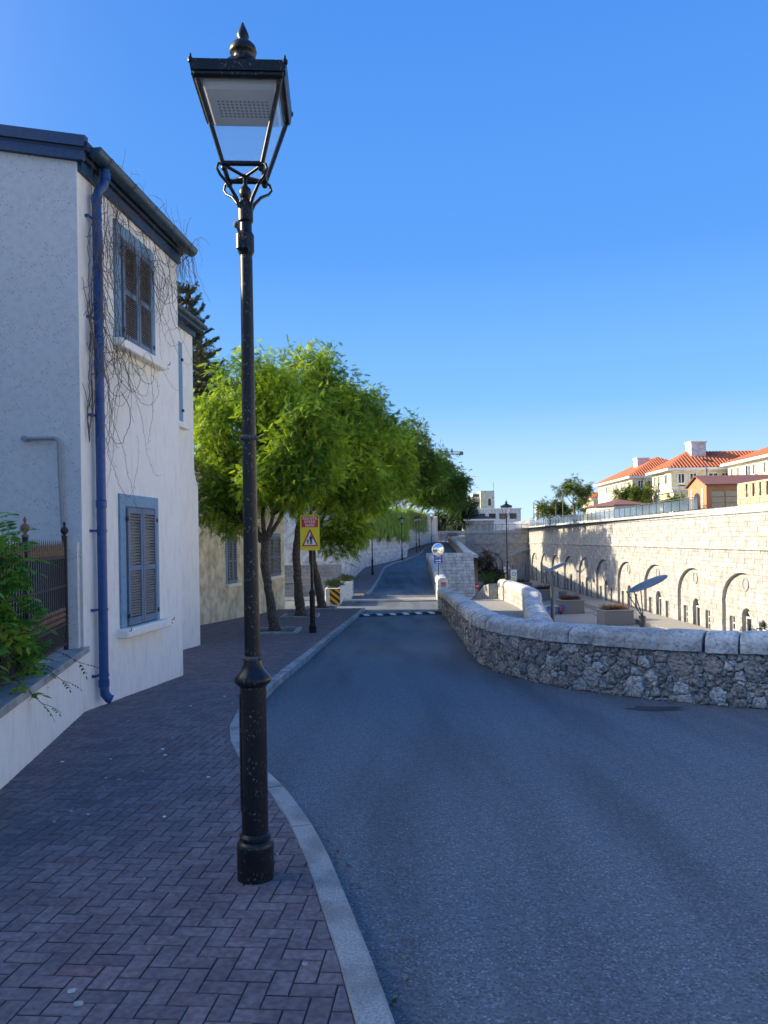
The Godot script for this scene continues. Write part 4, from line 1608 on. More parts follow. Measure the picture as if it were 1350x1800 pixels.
	# a few trailing shoots over the coping
	for k in 3:
		mb = MB.new()
		var x := ln - 0.9 - k * 0.75
		var pts := [f * Vector3(x - 0.4, 0.62, z + 0.06), f * Vector3(x - 0.15, 0.56, -0.02), f * Vector3(x + 0.1, 0.42 - 0.05 * k, 0.10), f * Vector3(x + 0.35, 0.36 - 0.06 * k, 0.12)]
		mb.tube(pts, [0.004, 0.003, 0.003, 0.002], 5)
		wpart(sh, "trailing_shoot", mb, M.twig)
		var w2 := []
		var c2 := PackedColorArray()
		for q in 3:
			var dir := (f.basis.x * R(0.2, 1.0) + f.basis.z * R(0.2, 0.8) + Vector3.UP * R(-0.8, 0.0)).normalized()
			var sd := dir.cross(Vector3.UP).normalized()
			w2.append(Transform3D(Basis(dir, sd.cross(dir), sd) * R(0.5, 0.8), pts[q + 1]))
			c2.append(Color(0.08, 0.2, 0.04))
		foliage(sh, "shoot_leaves", spray(0.2, 3, 0.07, 0.03), M.leaf_shrub, w2, c2)

# a pinnate leaf spray along +x: pairs of leaflets and a tip
func spray(length: float, pairs: int, leaf: float, wide: float) -> ArrayMesh:
	var mb := MB.new()
	var droop := func(t: float) -> float: return -0.22 * t * t * length
	mb.tube([Vector3.ZERO, Vector3(length * 0.5, droop.call(0.5), 0), Vector3(length, droop.call(1.0), 0)], [0.003, 0.0025, 0.001], 3, false)
	for k in pairs + 1:
		var t := 0.22 + 0.78 * k / pairs
		var p := Vector3(length * t, droop.call(t), 0)
		var sides := [1, -1]
		if k == pairs:
			sides = [0]
		for s in sides:
			var dir := Vector3(0.55, -0.18, s * 0.83).normalized() if s != 0 else Vector3(1, -0.4, 0).normalized()
			var across := dir.cross(Vector3.UP).normalized()
			var l: float = leaf * (1.0 - 0.25 * absf(t - 0.6))
			var a := p + dir * l * 0.35 + across * wide * 0.5
			var b := p + dir * l * 0.35 - across * wide * 0.5
			var c := p + dir * l * 0.7 + across * wide * 0.36 + Vector3(0, -0.06 * l, 0)
			var d := p + dir * l * 0.7 - across * wide * 0.36 + Vector3(0, -0.06 * l, 0)
			var e := p + dir * l + Vector3(0, -0.16 * l, 0)
			var mid := p + dir * l * 0.5 + Vector3(0, -0.10 * wide, 0)
			mb.tri(p, b, mid); mb.tri(b, d, mid); mb.tri(d, e, mid); mb.tri(e, c, mid); mb.tri(c, a, mid); mb.tri(a, p, mid)
	return mb.mesh()

func build_vine() -> void:
	var f := face(-3.31, 8.36, -2.986, 11.22)
	var t := thing("dry_vine", "leafless dry vine tangled over the white house front and gutter", "vine", f * Vector3(0.5, 0.0, 0.1))
	# main stems up beside the downpipe, then runners over the upper wall
	var runs := []
	for k in 9:
		runs.append([Vector3(0.16 + R(-0.05, 0.05), R(2.7, 4.4), 0.04), Vector2(R(-0.12, 0.12), 1.0), 44, 0.0065, 5.85])
	for k in 100:
		var start := Vector3(R(0.2, 2.2), R(5.2, 5.78), R(0.03, 0.2))
		if k % 3 == 0:
			start = Vector3(R(0.15, 0.5), R(3.6, 5.2), 0.05)
		if k % 7 == 1:
			start = Vector3(R(0.55, 1.1), R(3.2, 4.3), 0.10)
		runs.append([start, Vector2(R(-0.9, 0.9), R(-1.0, 0.1)), int(R(16, 50)), R(0.0028, 0.0052), 5.8])
	for k in 40:
		runs.append([Vector3(R(2.45, 2.95), R(5.75, 5.98), R(0.12, 0.26)), Vector2(R(-0.3, 0.6), R(-1.0, 0.4)), int(R(8, 20)), R(0.003, 0.005), 6.3])
	for k in 14:
		runs.append([Vector3(R(0.3, 2.8), 5.97, R(0.16, 0.24)), Vector2(R(0.2, 1.0), R(0.1, 0.9)), int(R(5, 13)), R(0.0024, 0.0034), 6.4])
	for r in runs:
		var p: Vector3 = r[0]
		var dir: Vector2 = r[1].normalized()
		var pts := [f * p]
		var rad := []
		var n: int = r[2]
		var curl := R(-0.12, 0.12)
		for i in n:
			curl += R(-0.09, 0.09)
			curl = clampf(curl, -0.35, 0.35)
			dir = dir.rotated(curl + R(-0.22, 0.22))
			if r[3] > 0.006:
				dir = (dir + Vector2((0.17 - p.x) * 1.5, 0.5)).normalized()
			else:
				dir = (dir + Vector2(0, -0.10)).normalized()
			var nx := p.x + dir.x * 0.055
			var ny := p.y + dir.y * 0.055
			if ny > r[4] or nx < 0.02:
				break
			var on_wall: bool = nx < 2.84 and ny < 5.7
			p = Vector3(nx, ny, clampf(p.z + R(-0.014, 0.014), 0.02 if on_wall else 0.08, 0.16 if on_wall else 0.34))
			if nx > 0.22 and nx < 0.36 and on_wall:
				p.z = maxf(p.z, 0.142)
			if nx > 0.83 and nx < 2.1 and ny > 4.0 and ny < 5.55:
				p.z = maxf(p.z, 0.06)
			pts.append(f * p)
		if pts.size() < 4:
			continue
		for i in pts.size():
			rad.append(r[3] * (1.0 - 0.6 * i / pts.size()))
		var mb := MB.new()
		mb.tube(pts, rad, 5, false)
		# side tendrils
		for i in range(2, pts.size() - 1, 4):
			if rng.randf() < 0.65:
				var q: Vector3 = pts[i] + f.basis * Vector3(R(-0.09, 0.09), R(-0.09, 0.05), R(0.0, 0.03))
				mb.tube([pts[i], (pts[i] + q) * 0.5 + f.basis * Vector3(R(-0.02, 0.02), R(-0.02, 0.02), 0.01), q], [0.0014, 0.0012, 0.0008], 4, false)
		wpart(t, "stem", mb, M.dry_stem)

# ---------------------------------------------------------------- walls along the far road
func wall_backing(node: Node3D, f: Transform3D, x0: float, y0: float, x1: float, y1: float, thick: float, mat := "lime_mortar") -> void:
	var mb := MB.new()
	mb.slab(rect(x0, y0, x1, y1), f, -thick, 0.0, 0.0, true)
	wpart(node, "mortar_core", mb, M[mat])

func build_far_walls() -> void:
	var lime := ["lime_a", "lime_b", "lime_c"]
	# wall across the end of the side lane: squared stone below, shabby render above
	var a := thing("lane_wall", "shabby grey rendered wall with squared stone foot behind the street trees", "wall", W(-3.5, -1.2, 40.0))
	var fa := face(-9.5, 39.6, -2.25, 40.0)
	fa.basis = Basis(fa.basis.x, Vector3.UP, fa.basis.x.cross(Vector3.UP))
	wall_backing(a, fa, 0.0, -1.6, 7.26, 4.4, 0.6, "render_shabby")
	lay_blocks(a, fa, ashlar(fa, 0.0, -1.3, 7.26, 0.35, 0.34, 0.5, 1.0, [], 0.03), lime, 60)
	var mb := MB.new()
	mb.slab(rect(5.2, 1.3, 5.45, 1.75), fa, 0.0, 0.03, 0.004)
	wpart(a, "notice", mb, M.hazard_yellow)
	# rusty rail in front of the lane
	var rail := thing("hand_rail", "black iron hand rail at the corner of the cream house", "railing", W(-4.1, road_y(33) , 33.0))
	mb = MB.new()
	for x in [-4.5, -3.9]:
		mb.bar(W(x, -1.25, 33.0), W(x, -0.25, 33.0), 0.02)
	mb.bar(W(-4.5, -0.25, 33.0), W(-3.9, -0.25, 33.0), 0.02)
	wpart(rail, "rail", mb, M.iron)
	# white retaining wall beside the far pavement
	var w := thing("retaining_wall", "white stone retaining wall under a green hanging creeper", "wall", W(0.0, -0.8, 58.0))
	var p := [Vector2(-2.25, 40.0), Vector2(-1.55, 60.0), Vector2(2.3, 77.0)]
	for i in 2:
		var f := face(p[i].x, p[i].y, p[i + 1].x, p[i + 1].y)
		var ln: float = (p[i + 1] - p[i]).length()
		wall_backing(w, f, 0.0, -1.8, ln, 3.9 + i * 0.4, 0.6)
		lay_blocks(w, f, ashlar(f, 0.0, -1.3, ln, 3.9 + i * 0.4, 0.34, 0.6, 1.3, [], 0.035), ["whitewash", "whitewash_b"], 120 if i == 0 else 60)
	var w2 := thing("far_retaining_wall", "white plastered retaining wall ending in a pier up the road", "wall", W(6.0, 0.5, 112.0))
	var f2 := face(2.9, 94.0, 9.0, 131.0)
	wall_backing(w2, f2, 0.0, -1.0, 37.4, 5.3, 0.6, "planter_white")
	lay_blocks(w2, f2, ashlar(f2, 0.0, -0.4, 37.4, 2.4, 0.4, 0.8, 1.6, [], 0.04), ["whitewash", "whitewash_b"], 40)
	mb = MB.new()
	mb.span(f2, Vector3(37.4, -1.0, -0.7), Vector3(38.2, 5.5, 0.15))
	wpart(w2, "end_pier", mb, M.planter_white)
	var mb3 := MB.new()
	mb3.slab(rect(0, -1.0, 17.0, 5.3), face(2.3, 77.0, 2.9, 94.0), -0.6, 0.0, 0.0, true)
	wpart(w2, "recessed_wall", mb3, M.planter_white)
	# hanging creeper
	for e in [[0, "dense green creeper hanging over the near white retaining wall", 3600, -2.25, 44.0, -1.55, 60.0, 4.0], [1, "green creeper curtain beside the second far lamp post", 3600, -1.55, 60.0, 2.3, 77.0, 4.4], [2, "small hanging creeper patch on the far plastered wall", 1300, 2.9, 94.0, 6.4, 115.0, 5.4]]:
		var f := face(e[3], e[4], e[5], e[6])
		var ln: float = Vector2(e[5] - e[3], e[6] - e[4]).length()
		var c := thing("hanging_creeper", e[1], "creeper", f * Vector3(ln * 0.5, e[7] - 2.0, 0.1), 0.0, "creepers on the retaining walls")
		var where := []
		var cols := PackedColorArray()
		var sm := MB.new()
		for k in 40:
			var x := ln * (k + 0.5) / 40.0 + R(-0.1, 0.1)
			var drop := 1.5 + 0.9 * noise.get_noise_1d(x * 6.0) + R(-0.4, 0.4)
			sm.tube([f * Vector3(x, e[7], -0.1), f * Vector3(x, e[7] + 0.03, 0.08), f * Vector3(x + R(-0.2, 0.2), e[7] - drop, 0.10)], [0.012, 0.01, 0.005], 4, false)
		wpart(c, "stem", sm, M.twig)
		for k in e[2]:
			var x := rng.randf() * ln
			var drop := 2.3 + 1.1 * noise.get_noise_1d(x * 6.0) + 0.5 * noise.get_noise_1d(x * 30.0)
			var y: float = e[7] + 0.45 - (drop + 0.45) * pow(rng.randf(), 0.8)
			var dir := Vector3(R(-0.5, 0.5), -1.0, 0) + f.basis.z * R(0.0, 0.6)
			dir = dir.normalized()
			var sd := dir.cross(f.basis.z).normalized()
			where.append(Transform3D(Basis(dir, sd.cross(dir), sd) * R(1.0, 1.7), f * Vector3(x, y, R(0.05, 0.38))))
			var t := rng.randf()
			cols.append(Color(lerpf(0.14, 0.32, t), lerpf(0.28, 0.46, t), 0.04))
		foliage(c, "leaves", spray(0.26, 5, 0.09, 0.035), M.leaf_far, where, cols)
	# roadside parapet on the right beyond the fork, with a squared bastion wall
	var pa := thing("roadside_parapet", "low stone parapet with rounded coping carrying the traffic mirror", "wall", W(2.6, -1.2, 36.0))
	var path := Path.new([Vector2(2.45, 35.4), Vector2(2.75, 43.0), Vector2(3.42, 59.0)])
	var place := func(s: float, y: float, z: float) -> Vector3:
		var q := path.at(s)
		var t := path.dir(clampf(s, 0.2, path.length() - 0.2))
		var nn := Vector2(-t.y, t.x)
		var ww := q + nn * z
		return W(ww.x, road_y(q.y) + y, ww.y)
	var core := MB.new()
	var rows := []
	for prof in [Vector2(-0.46, -4.5), Vector2(-0.44, 0.72), Vector2(0.0, 0.72), Vector2(0.03, -0.3)]:
		var row := PackedVector3Array()
		for k in 41:
			row.append(place.call(path.length() * k / 40.0, prof.y, prof.x))
		rows.append(row)
	for i in 3:
		core.grid([rows[i], rows[i + 1]])
	for q in [0, 40]:
		core.quad(rows[3][q], rows[2][q], rows[1][q], rows[1][q] + Vector3(0, -1.0, 0))
	wpart(pa, "wall_core", core, M.lime_a)
	mb = MB.new()
	mb.slab(PackedVector2Array([Vector2(-0.03, -0.3), Vector2(0.50, -0.3), Vector2(0.48, 0.86), Vector2(0.38, 1.0), Vector2(0.10, 1.0), Vector2(0.0, 0.86)]), Transform3D(Basis(), W(2.42, road_y(35.4), 35.42)), 0.0, 0.35, 0.02, true)
	wpart(pa, "end_stone", mb, M.render_shabby)
	mb = MB.new()
	mb.span(Transform3D(), W(2.58, road_y(35.4) + 0.55, 35.06), W(2.82, road_y(35.4) + 0.80, 35.045))
	var plate := wpart(pa, "warning_plate", mb, M.soft_grey)
	mb = MB.new()
	for q in [[0.715, 0.775, 0.2], [0.655, 0.70, 0.16]]:
		mb.span(Transform3D(), W(2.70 - q[2] * 0.5, road_y(35.4) + q[0], 35.046), W(2.70 + q[2] * 0.5, road_y(35.4) + q[1], 35.041))
	wpart(plate, "red_band", mb, M.sign_red)
	var s := 0.3
	while s < path.length() - 0.3:
		var ln := minf(R(0.55, 0.8), path.length() - s)
		coping_stone(pa, place, s, ln, 0.72, 0.05, -0.5, 0.28)
		s += ln
	# bastion block wall facing the camera
	var bl := thing("bastion_wall", "tall squared white stone wall end beside the bicycle sign", "wall", W(5.2, -3.5, 59.0))
	var fb := face(3.45, 59.0, 6.9, 59.0)
	var outline := PackedVector2Array([Vector2(-0.2, -7.0), Vector2(3.75, -7.0), Vector2(3.56, -3.0), Vector2(3.44, 0.36), Vector2(3.30, 0.50), Vector2(-0.2, 0.50)])
	mb = MB.new()
	mb.slab(outline, fb, -0.6, 0.0, 0.0, true)
	wpart(bl, "mortar_core", mb, M.lime_mortar)
	var blocks := []
	for e in ashlar(fb, -0.2, -3.6, 3.75, 0.50, 0.25, 0.28, 0.62, [], 0.04, 0.012):
		for q in Geometry2D.intersect_polygons(e[0], outline):
			blocks.append([q, e[1]])
	lay_blocks(bl, fb, blocks, ["whitewash", "whitewash_b", "whitewash"], 260)
	# parapet from the bastion up the road
	var pb := thing("upper_parapet", "long low parapet with smooth coping rising up the road to the parked car", "wall", W(8.5, 0.5, 90.0))
	var path2 := Path.new([Vector2(6.75, 59.3), Vector2(8.6, 90.0), Vector2(9.95, 118.0), Vector2(14.9, 142.0)])
	var place2 := func(s2: float, y: float, z: float) -> Vector3:
		var q := path2.at(s2)
		var t := path2.dir(clampf(s2, 0.2, path2.length() - 0.2))
		var ww := q + Vector2(-t.y, t.x) * z
		return W(ww.x, road_y(q.y) + y, ww.y)
	core = MB.new()
	rows = []
	for prof in [Vector2(-0.5, -8.0), Vector2(-0.5, 0.75), Vector2(0.0, 0.75), Vector2(0.0, -0.3)]:
		var row := PackedVector3Array()
		for k in 41:
			row.append(place2.call(path2.length() * k / 40.0, prof.y, prof.x))
		rows.append(row)
	for i in 3:
		core.grid([rows[i], rows[i + 1]])
	wpart(pb, "wall_core", core, M.lime_b)
	s = 0.0
	while s < path2.length() - 0.5:
		coping_stone(pb, place2, s, 1.45, 0.75, 0.06, -0.56, 0.3)
		s += 1.45

func build_ramp() -> void:
	# level apron and ramp that drops to the square
	var mb := MB.new()
	var rows := []
	for e in [[14.0, -1.15], [30.0, -1.2], [33.5, -1.21], [35.6, -1.25], [36.6, -1.36], [40.0, -2.0], [46.0, -3.3], [52.0, -4.6], [58.5, -5.9]]:
		var d: float = e[0]
		rows.append(PackedVector3Array([W(1.9 if d < 29.0 else lerpf(2.6, 3.4, (d - 30.0) / 28.0), e[1], d), W(5.36, e[1], d)]))
	mb.grid(rows)
	wstruct("ramp", mb, M.paving_pale)
	var t := thing("ramp_parapet", "thick ramp parapet of pale stone with rounded coping behind the road wall", "wall", W(5.5, -1.25, 30.0))
	var path := smooth_path([Vector2(5.36, 36.0), Vector2(5.36, 33.0), Vector2(5.36, 30.5), Vector2(5.15, 28.0), Vector2(4.55, 25.0), Vector2(3.95, 21.5), Vector2(3.5, 18.5), Vector2(2.9, 15.5)], 4)
	var place := func(s: float, y: float, z: float) -> Vector3:
		var q := path.at(s)
		var tt := path.dir(clampf(s, 0.2, path.length() - 0.2))
		var ww := q + Vector2(tt.y, -tt.x) * z
		return W(ww.x, -1.25 + y, ww.y)
	var top := 0.64
	var core := MB.new()
	rows = []
	for prof in [Vector2(0.0, -0.4), Vector2(0.0, top), Vector2(-0.5, top), Vector2(-0.62, -5.2)]:
		var row := PackedVector3Array()
		for k in 61:
			row.append(place.call(path.length() * k / 60.0, prof.y, prof.x))
		rows.append(row)
	for i in 3:
		core.grid([rows[i], rows[i + 1]])
	core.quad(rows[1][0], rows[0][0], rows[3][0], rows[2][0])
	wpart(t, "wall_core", core, M.lime_mortar)
	# squared facing stones
	var y := 0.0
	while y < top - 0.05:
		var h := 0.21
		var s := R(0.0, 0.2)
		while s < path.length() - 0.3:
			var l := R(0.35, 0.7)
			var e := minf(s + l, path.length()) - 0.012
			var bl := MB.new()
			var r2 := []
			for q in [[y + 0.01, -0.01], [y + 0.012, 0.02], [y + h - 0.012, 0.02], [y + h - 0.01, -0.01]]:
				r2.append(PackedVector3Array([place.call(s, q[0], q[1]), place.call((s + e) * 0.5, q[0], q[1]), place.call(e, q[0], q[1])]))
			for i in 3:
				bl.grid([r2[i], r2[i + 1]])
			bl.quad(r2[0][0], r2[1][0], r2[2][0], r2[3][0])
			bl.quad(r2[3][2], r2[2][2], r2[1][2], r2[0][2])
			wpart(t, "stone_block", bl, M[["lime_a", "lime_b", "lime_c"][rng.randi() % 3]])
			s += l
		y += h
	var s := 0.0
	while s < path.length() - 0.3:
		var l := minf(R(0.45, 0.75), path.length() - s)
		coping_stone(t, place, s, l, top, 0.04, -0.58, 0.27)
		s += l
	# sloping parapet down the ramp
	var d := thing("sloping_parapet", "sloping stone parapet running down the ramp past the lamp post", "wall", W(5.6, -2.4, 41.0))
	mb = MB.new()
	var f := face(5.36, 36.02, 5.75, 58.5)
	mb.slab(PackedVector2Array([Vector2(0, -6), Vector2(22.4, -6.5), Vector2(22.4, -5.0), Vector2(10.0, -2.25), Vector2(2.0, -0.72), Vector2(0, -0.55)]), f, -0.45, 0.0, 0.03, true)
	wpart(d, "wall", mb, M.lime_b)

# ---------------------------------------------------------------- casemates
const FX := 24.0
const FM := 0.0187
const FLOOR := -6.05

func arch_poly(c: float, hw: float, spring: float, rise: float, base: float) -> PackedVector2Array:
	var p := PackedVector2Array([Vector2(c - hw, base), Vector2(c + hw, base)])
	for k in 21:
		var a := PI * k / 20.0
		p.append(Vector2(c + hw * cos(a), spring + rise * sin(a)))
	return p

# a wall with arched recesses; bays gives the centre of each arch along x
func casemate(node: Node3D, f: Transform3D, ln: float, top: float, bays: Array, hw: float, spring: float, rise: float, recess: float, single: int, doors: bool) -> void:
	var lime := ["lime_a", "lime_b", "lime_c", "lime_a"]
	var back := MB.new()
	var holes := []
	var edges := [0.0]
	for c in bays:
		var n := 20
		var poly := arch_poly(c, hw, spring, rise, FLOOR - 0.5)
		holes.append(poly)
		back.quad(f * Vector3(edges[-1], FLOOR - 0.5, 0), f * Vector3(c - hw, FLOOR - 0.5, 0), f * Vector3(c - hw, top, 0), f * Vector3(edges[-1], top, 0))
		for k in n:
			var a := PI - PI * k / n
			var b := PI - PI * (k + 1) / n
			var xa: float = c + hw * cos(a)
			var xb: float = c + hw * cos(b)
			var ya := spring + rise * sin(a)
			var yb := spring + rise * sin(b)
			back.quad(f * Vector3(xa, ya, 0), f * Vector3(xb, yb, 0), f * Vector3(xb, top, 0), f * Vector3(xa, top, 0))
		edges.append(c + hw)
	back.quad(f * Vector3(edges[-1], FLOOR - 0.5, 0), f * Vector3(ln, FLOOR - 0.5, 0), f * Vector3(ln, top, 0), f * Vector3(edges[-1], top, 0))
	back.quad(f * Vector3(0, top, 0), f * Vector3(ln, top, 0), f * Vector3(ln, top, -1.4), f * Vector3(0, top, -1.4))
	back.quad(f * Vector3(0, FLOOR - 0.5, -1.4), f * Vector3(0, FLOOR - 0.5, 0), f * Vector3(0, top, 0), f * Vector3(0, top, -1.4))
	back.quad(f * Vector3(ln, FLOOR - 0.5, 0), f * Vector3(ln, FLOOR - 0.5, -1.4), f * Vector3(ln, top, -1.4), f * Vector3(ln, top, 0))
	wpart(node, "mortar_core", back, M.lime_mortar)
	var blocks := ashlar(f, 0.0, FLOOR, ln, 0.50, 0.36, 0.55, 1.25, holes, 0.03, 0.013)
	blocks.append_array(ashlar(f, 0.0, 0.72, ln, top - 0.42, 0.36, 0.55, 1.25, [], 0.03, 0.013))
	lay_blocks(node, f, blocks, lime, single)
	# string course and coping
	for e in [[0.50, 0.72, 0.14], [top - 0.42, top + 0.06, 0.07], [top - 0.47, top - 0.41, 0.13]]:
		var x := 0.0
		var mb := MB.new()
		while x < ln:
			var x2 := minf(x + R(1.1, 1.7), ln)
			mb.slab(rect(x + 0.004, e[0], x2 - 0.004, e[1]), f, -0.3, e[2], 0.02)
			x = x2
		wpart(node, "string_course" if e[0] < 1.0 else "coping_course", mb, M.lime_a)
	# recesses
	for i in bays.size():
		var c: float = bays[i]
		var mb := MB.new()
		var line := holes[i] as PackedVector2Array
		for k in line.size():
			if k == 0:
				continue
			var a := line[k]
			var b := line[(k + 1) % line.size()]
			mb.quad(f * Vector3(a.x, a.y, 0.03), f * Vector3(a.x, a.y, -recess), f * Vector3(b.x, b.y, -recess), f * Vector3(b.x, b.y, 0.03))
		wpart(node, "arch_reveal", mb, M.lime_b)
		var fr := Transform3D(f.basis, f * Vector3(0, 0, -recess))
		var openings := [rect(c - 2.75, FLOOR - 0.6, c - 1.85, -4.35), rect(c + 1.85, FLOOR - 0.6, c + 2.75, -4.35), arch_poly(c, 0.72, -4.25, 0.68, FLOOR - 0.6)]
		if not doors:
			openings = []
		mb = MB.new()
		var solid := [rect(c - hw - 0.2, FLOOR - 0.5, c + hw + 0.2, spring + rise + 0.2)]
		for o in openings:
			var next := []
			for q in solid:
				next.append_array(Geometry2D.clip_polygons(q, o))
			solid = next
		for q in solid:
			mb.slab(q, fr, -0.45, -0.02)
		if not doors:
			openings = [rect(c + 0.9, -4.9, c + 2.1, -3.2)]
		wpart(node, "recess_wall", mb, M.lime_b)
		var bb := []
		var shape := arch_poly(c, hw + 0.05, spring, rise + 0.05, FLOOR)
		for e in ashlar(fr, c - hw, FLOOR, c + hw, spring + rise, 0.34, 0.5, 1.0, openings, 0.02, 0.008):
			for q in Geometry2D.intersect_polygons(e[0], shape):
				bb.append([q, e[1]])
		lay_blocks(node, fr, bb, lime, 20 if single > 0 and i == bays.size() - 1 else 0)
		# round vent
		var vy := spring + rise - 0.80
		var vf := Transform3D(Basis(fr.basis.x, -fr.basis.z, fr.basis.y), fr * Vector3(c, vy, 0))
		mb = MB.new()
		mb.lathe([Vector2(0.0, -0.035), Vector2(0.43, -0.035)], 24, vf)
		var vent := wpart(node, "round_vent", mb, M.soft_grey)
		mb = MB.new()
		mb.lathe([Vector2(0.40, -0.05), Vector2(0.40, -0.09), Vector2(0.47, -0.09), Vector2(0.47, 0.0)], 24, vf)
		for k in 9:
			var yy := -0.36 + k * 0.09
			var hwid := sqrt(maxf(0.17 - yy * yy, 0.0))
			mb.span(fr, Vector3(c - hwid, vy + yy - 0.012, 0.036), Vector3(c + hwid, vy + yy + 0.02, 0.06))
		wpart(vent, "vent_grille", mb, M.soft_grey)
		if doors:
			mb = MB.new()
			for k in 10:
				var a := PI * k / 10.0
				var b := PI * (k + 1) / 10.0
				mb.tri(fr * Vector3(c, -4.25, -0.35), fr * Vector3(c + 0.70 * cos(a), -4.25 + 0.66 * sin(a), -0.35), fr * Vector3(c + 0.70 * cos(b), -4.25 + 0.66 * sin(b), -0.35))
			mb.span(fr, Vector3(c - 0.70, FLOOR, -0.36), Vector3(c + 0.70, -4.27, -0.34))
			var dr := wpart(node, "door", mb, M.dark_glass)
			mb = MB.new()
			mb.span(fr, Vector3(c - 0.72, -4.33, -0.34), Vector3(c + 0.72, -4.22, -0.28))
			mb.span(fr, Vector3(c - 0.72, FLOOR, -0.34), Vector3(c - 0.62, -4.33, -0.28))
			mb.span(fr, Vector3(c + 0.62, FLOOR, -0.34), Vector3(c + 0.72, -4.33, -0.28))
			mb.bar(fr * Vector3(c, -4.25, -0.32), fr * Vector3(c, -3.6, -0.32), 0.03)
			mb.bar(fr * Vector3(c, -4.25, -0.32), fr * Vector3(c + 0.5, -3.8, -0.32), 0.03)
			mb.bar(fr * Vector3(c, -4.25, -0.32), fr * Vector3(c - 0.5, -3.8, -0.32), 0.03)
			wpart(dr, "door_frame", mb, M.white_paint)
			if i >= bays.size() - 2:
				mb = MB.new()
				mb.tri(fr * Vector3(c - 0.02, -4.2, -0.335), fr * Vector3(c - 0.05, -3.65, -0.335), fr * Vector3(c - 0.45, -3.9, -0.335))
				wpart(dr, "fanlight_panel", mb, M.lime_glass)
			# side windows
			for sx in [-2.3, 2.3]:
				mb = MB.new()
				mb.span(fr, Vector3(c + sx - 0.44, FLOOR, -0.28), Vector3(c + sx + 0.44, -4.36, -0.26))
				var wn := wpart(node, "window", mb, M.dark_glass)
				mb = MB.new()
				for xx in [-0.41, 0.0, 0.41]:
					mb.span(fr, Vector3(c + sx + xx - 0.035, FLOOR, -0.26), Vector3(c + sx + xx + 0.035, -4.37, -0.21))
				for yy in [-5.95, -5.4, -4.9, -4.42]:
					mb.span(fr, Vector3(c + sx - 0.37, yy, -0.255), Vector3(c + sx + 0.37, yy + 0.06, -0.215))
				wpart(wn, "window_frame", mb, M.white_paint)
		else:
			mb = MB.new()
			mb.span(fr, Vector3(c + 0.92, -4.88, -0.02), Vector3(c + 2.08, -3.22, -0.005))
			var wn := wpart(node, "window", mb, M.dark_glass)
			mb = MB.new()
			for xx in [0.96, 1.5, 2.04]:
				mb.span(fr, Vector3(c + xx - 0.05, -4.88, -0.01), Vector3(c + xx + 0.05, -3.22, 0.03))
			for yy in [-4.86, -4.4, -3.95, -3.5]:
				mb.span(fr, Vector3(c + 1.0, yy, -0.008), Vector3(c + 2.0, yy + 0.07, 0.025))
			wpart(wn, "window_frame", mb, M.white_paint)

func build_casemates() -> void:
	# the square
	var sq := MB.new()
	sq.quad(W(3.0, FLOOR, -40.0), W(40.0, FLOOR, -40.0), W(40.0, FLOOR, 146.0), W(3.0, FLOOR, 146.0))
	wstruct("square", sq, M.paving_pale)
	var far_d := 140.0
	var near_d := 41.0
	var ln := far_d - near_d
	# x runs from the far corner towards the camera, z looks left over the square
	var f := Transform3D(Basis(Vector3(-FM, 0, 1).normalized(), Vector3.UP, Vector3(-1, 0, -FM).normalized()), W(FX + FM * far_d, 0, far_d))
	var bays := []
	var k := 9
	while k >= 0:
		bays.append(far_d - (53.2 + 9.0 * k))
		k -= 1
	var t := thing("casemate_wall", "long sunlit limestone casemate wall with a row of arched doorways", "wall", W(FX, FLOOR, 90.0))
	# nearest blocks first so that they stay single
	casemate(t, f, ln, 3.52, bays, 3.4, -3.3, 2.2, 0.24, 280, true)
	# the same wall goes on past the right edge of the view
	var ext := MB.new()
	ext.span(f, Vector3(ln + 0.01, FLOOR - 0.5, -1.4), Vector3(ln + 75.0, 3.52, 0.0))
	wpart(t, "wall_continuation", ext, M.lime_a)
	# end wall across the square
	var e := thing("end_casemate_wall", "shaded grey casemate wall with one wide arch closing the square", "wall", W(18.0, FLOOR, far_d))
	var fe := face(8.0, far_d, FX + FM * far_d - 0.1, far_d)
	casemate(e, fe, FX + FM * far_d - 8.1, 2.95, [10.9, 19.4 - 1.0], 2.9, -3.2, 2.4, 0.3, 0, false)
	# upper terrace
	var tr := MB.new()
	tr.quad(W(FX + 1.0, 3.3, -40.0), W(160, 3.3, -40.0), W(160, 3.3, 420.0), W(FX + 1.0, 3.3, 420.0))
	tr.quad(W(8.0, 2.7, far_d + 1.0), W(FX + 3.0, 2.7, far_d + 1.0), W(FX + 3.0, 2.7, 420.0), W(8.0, 2.7, 420.0))
	wstruct("upper_terrace", tr, M.paving_pale)

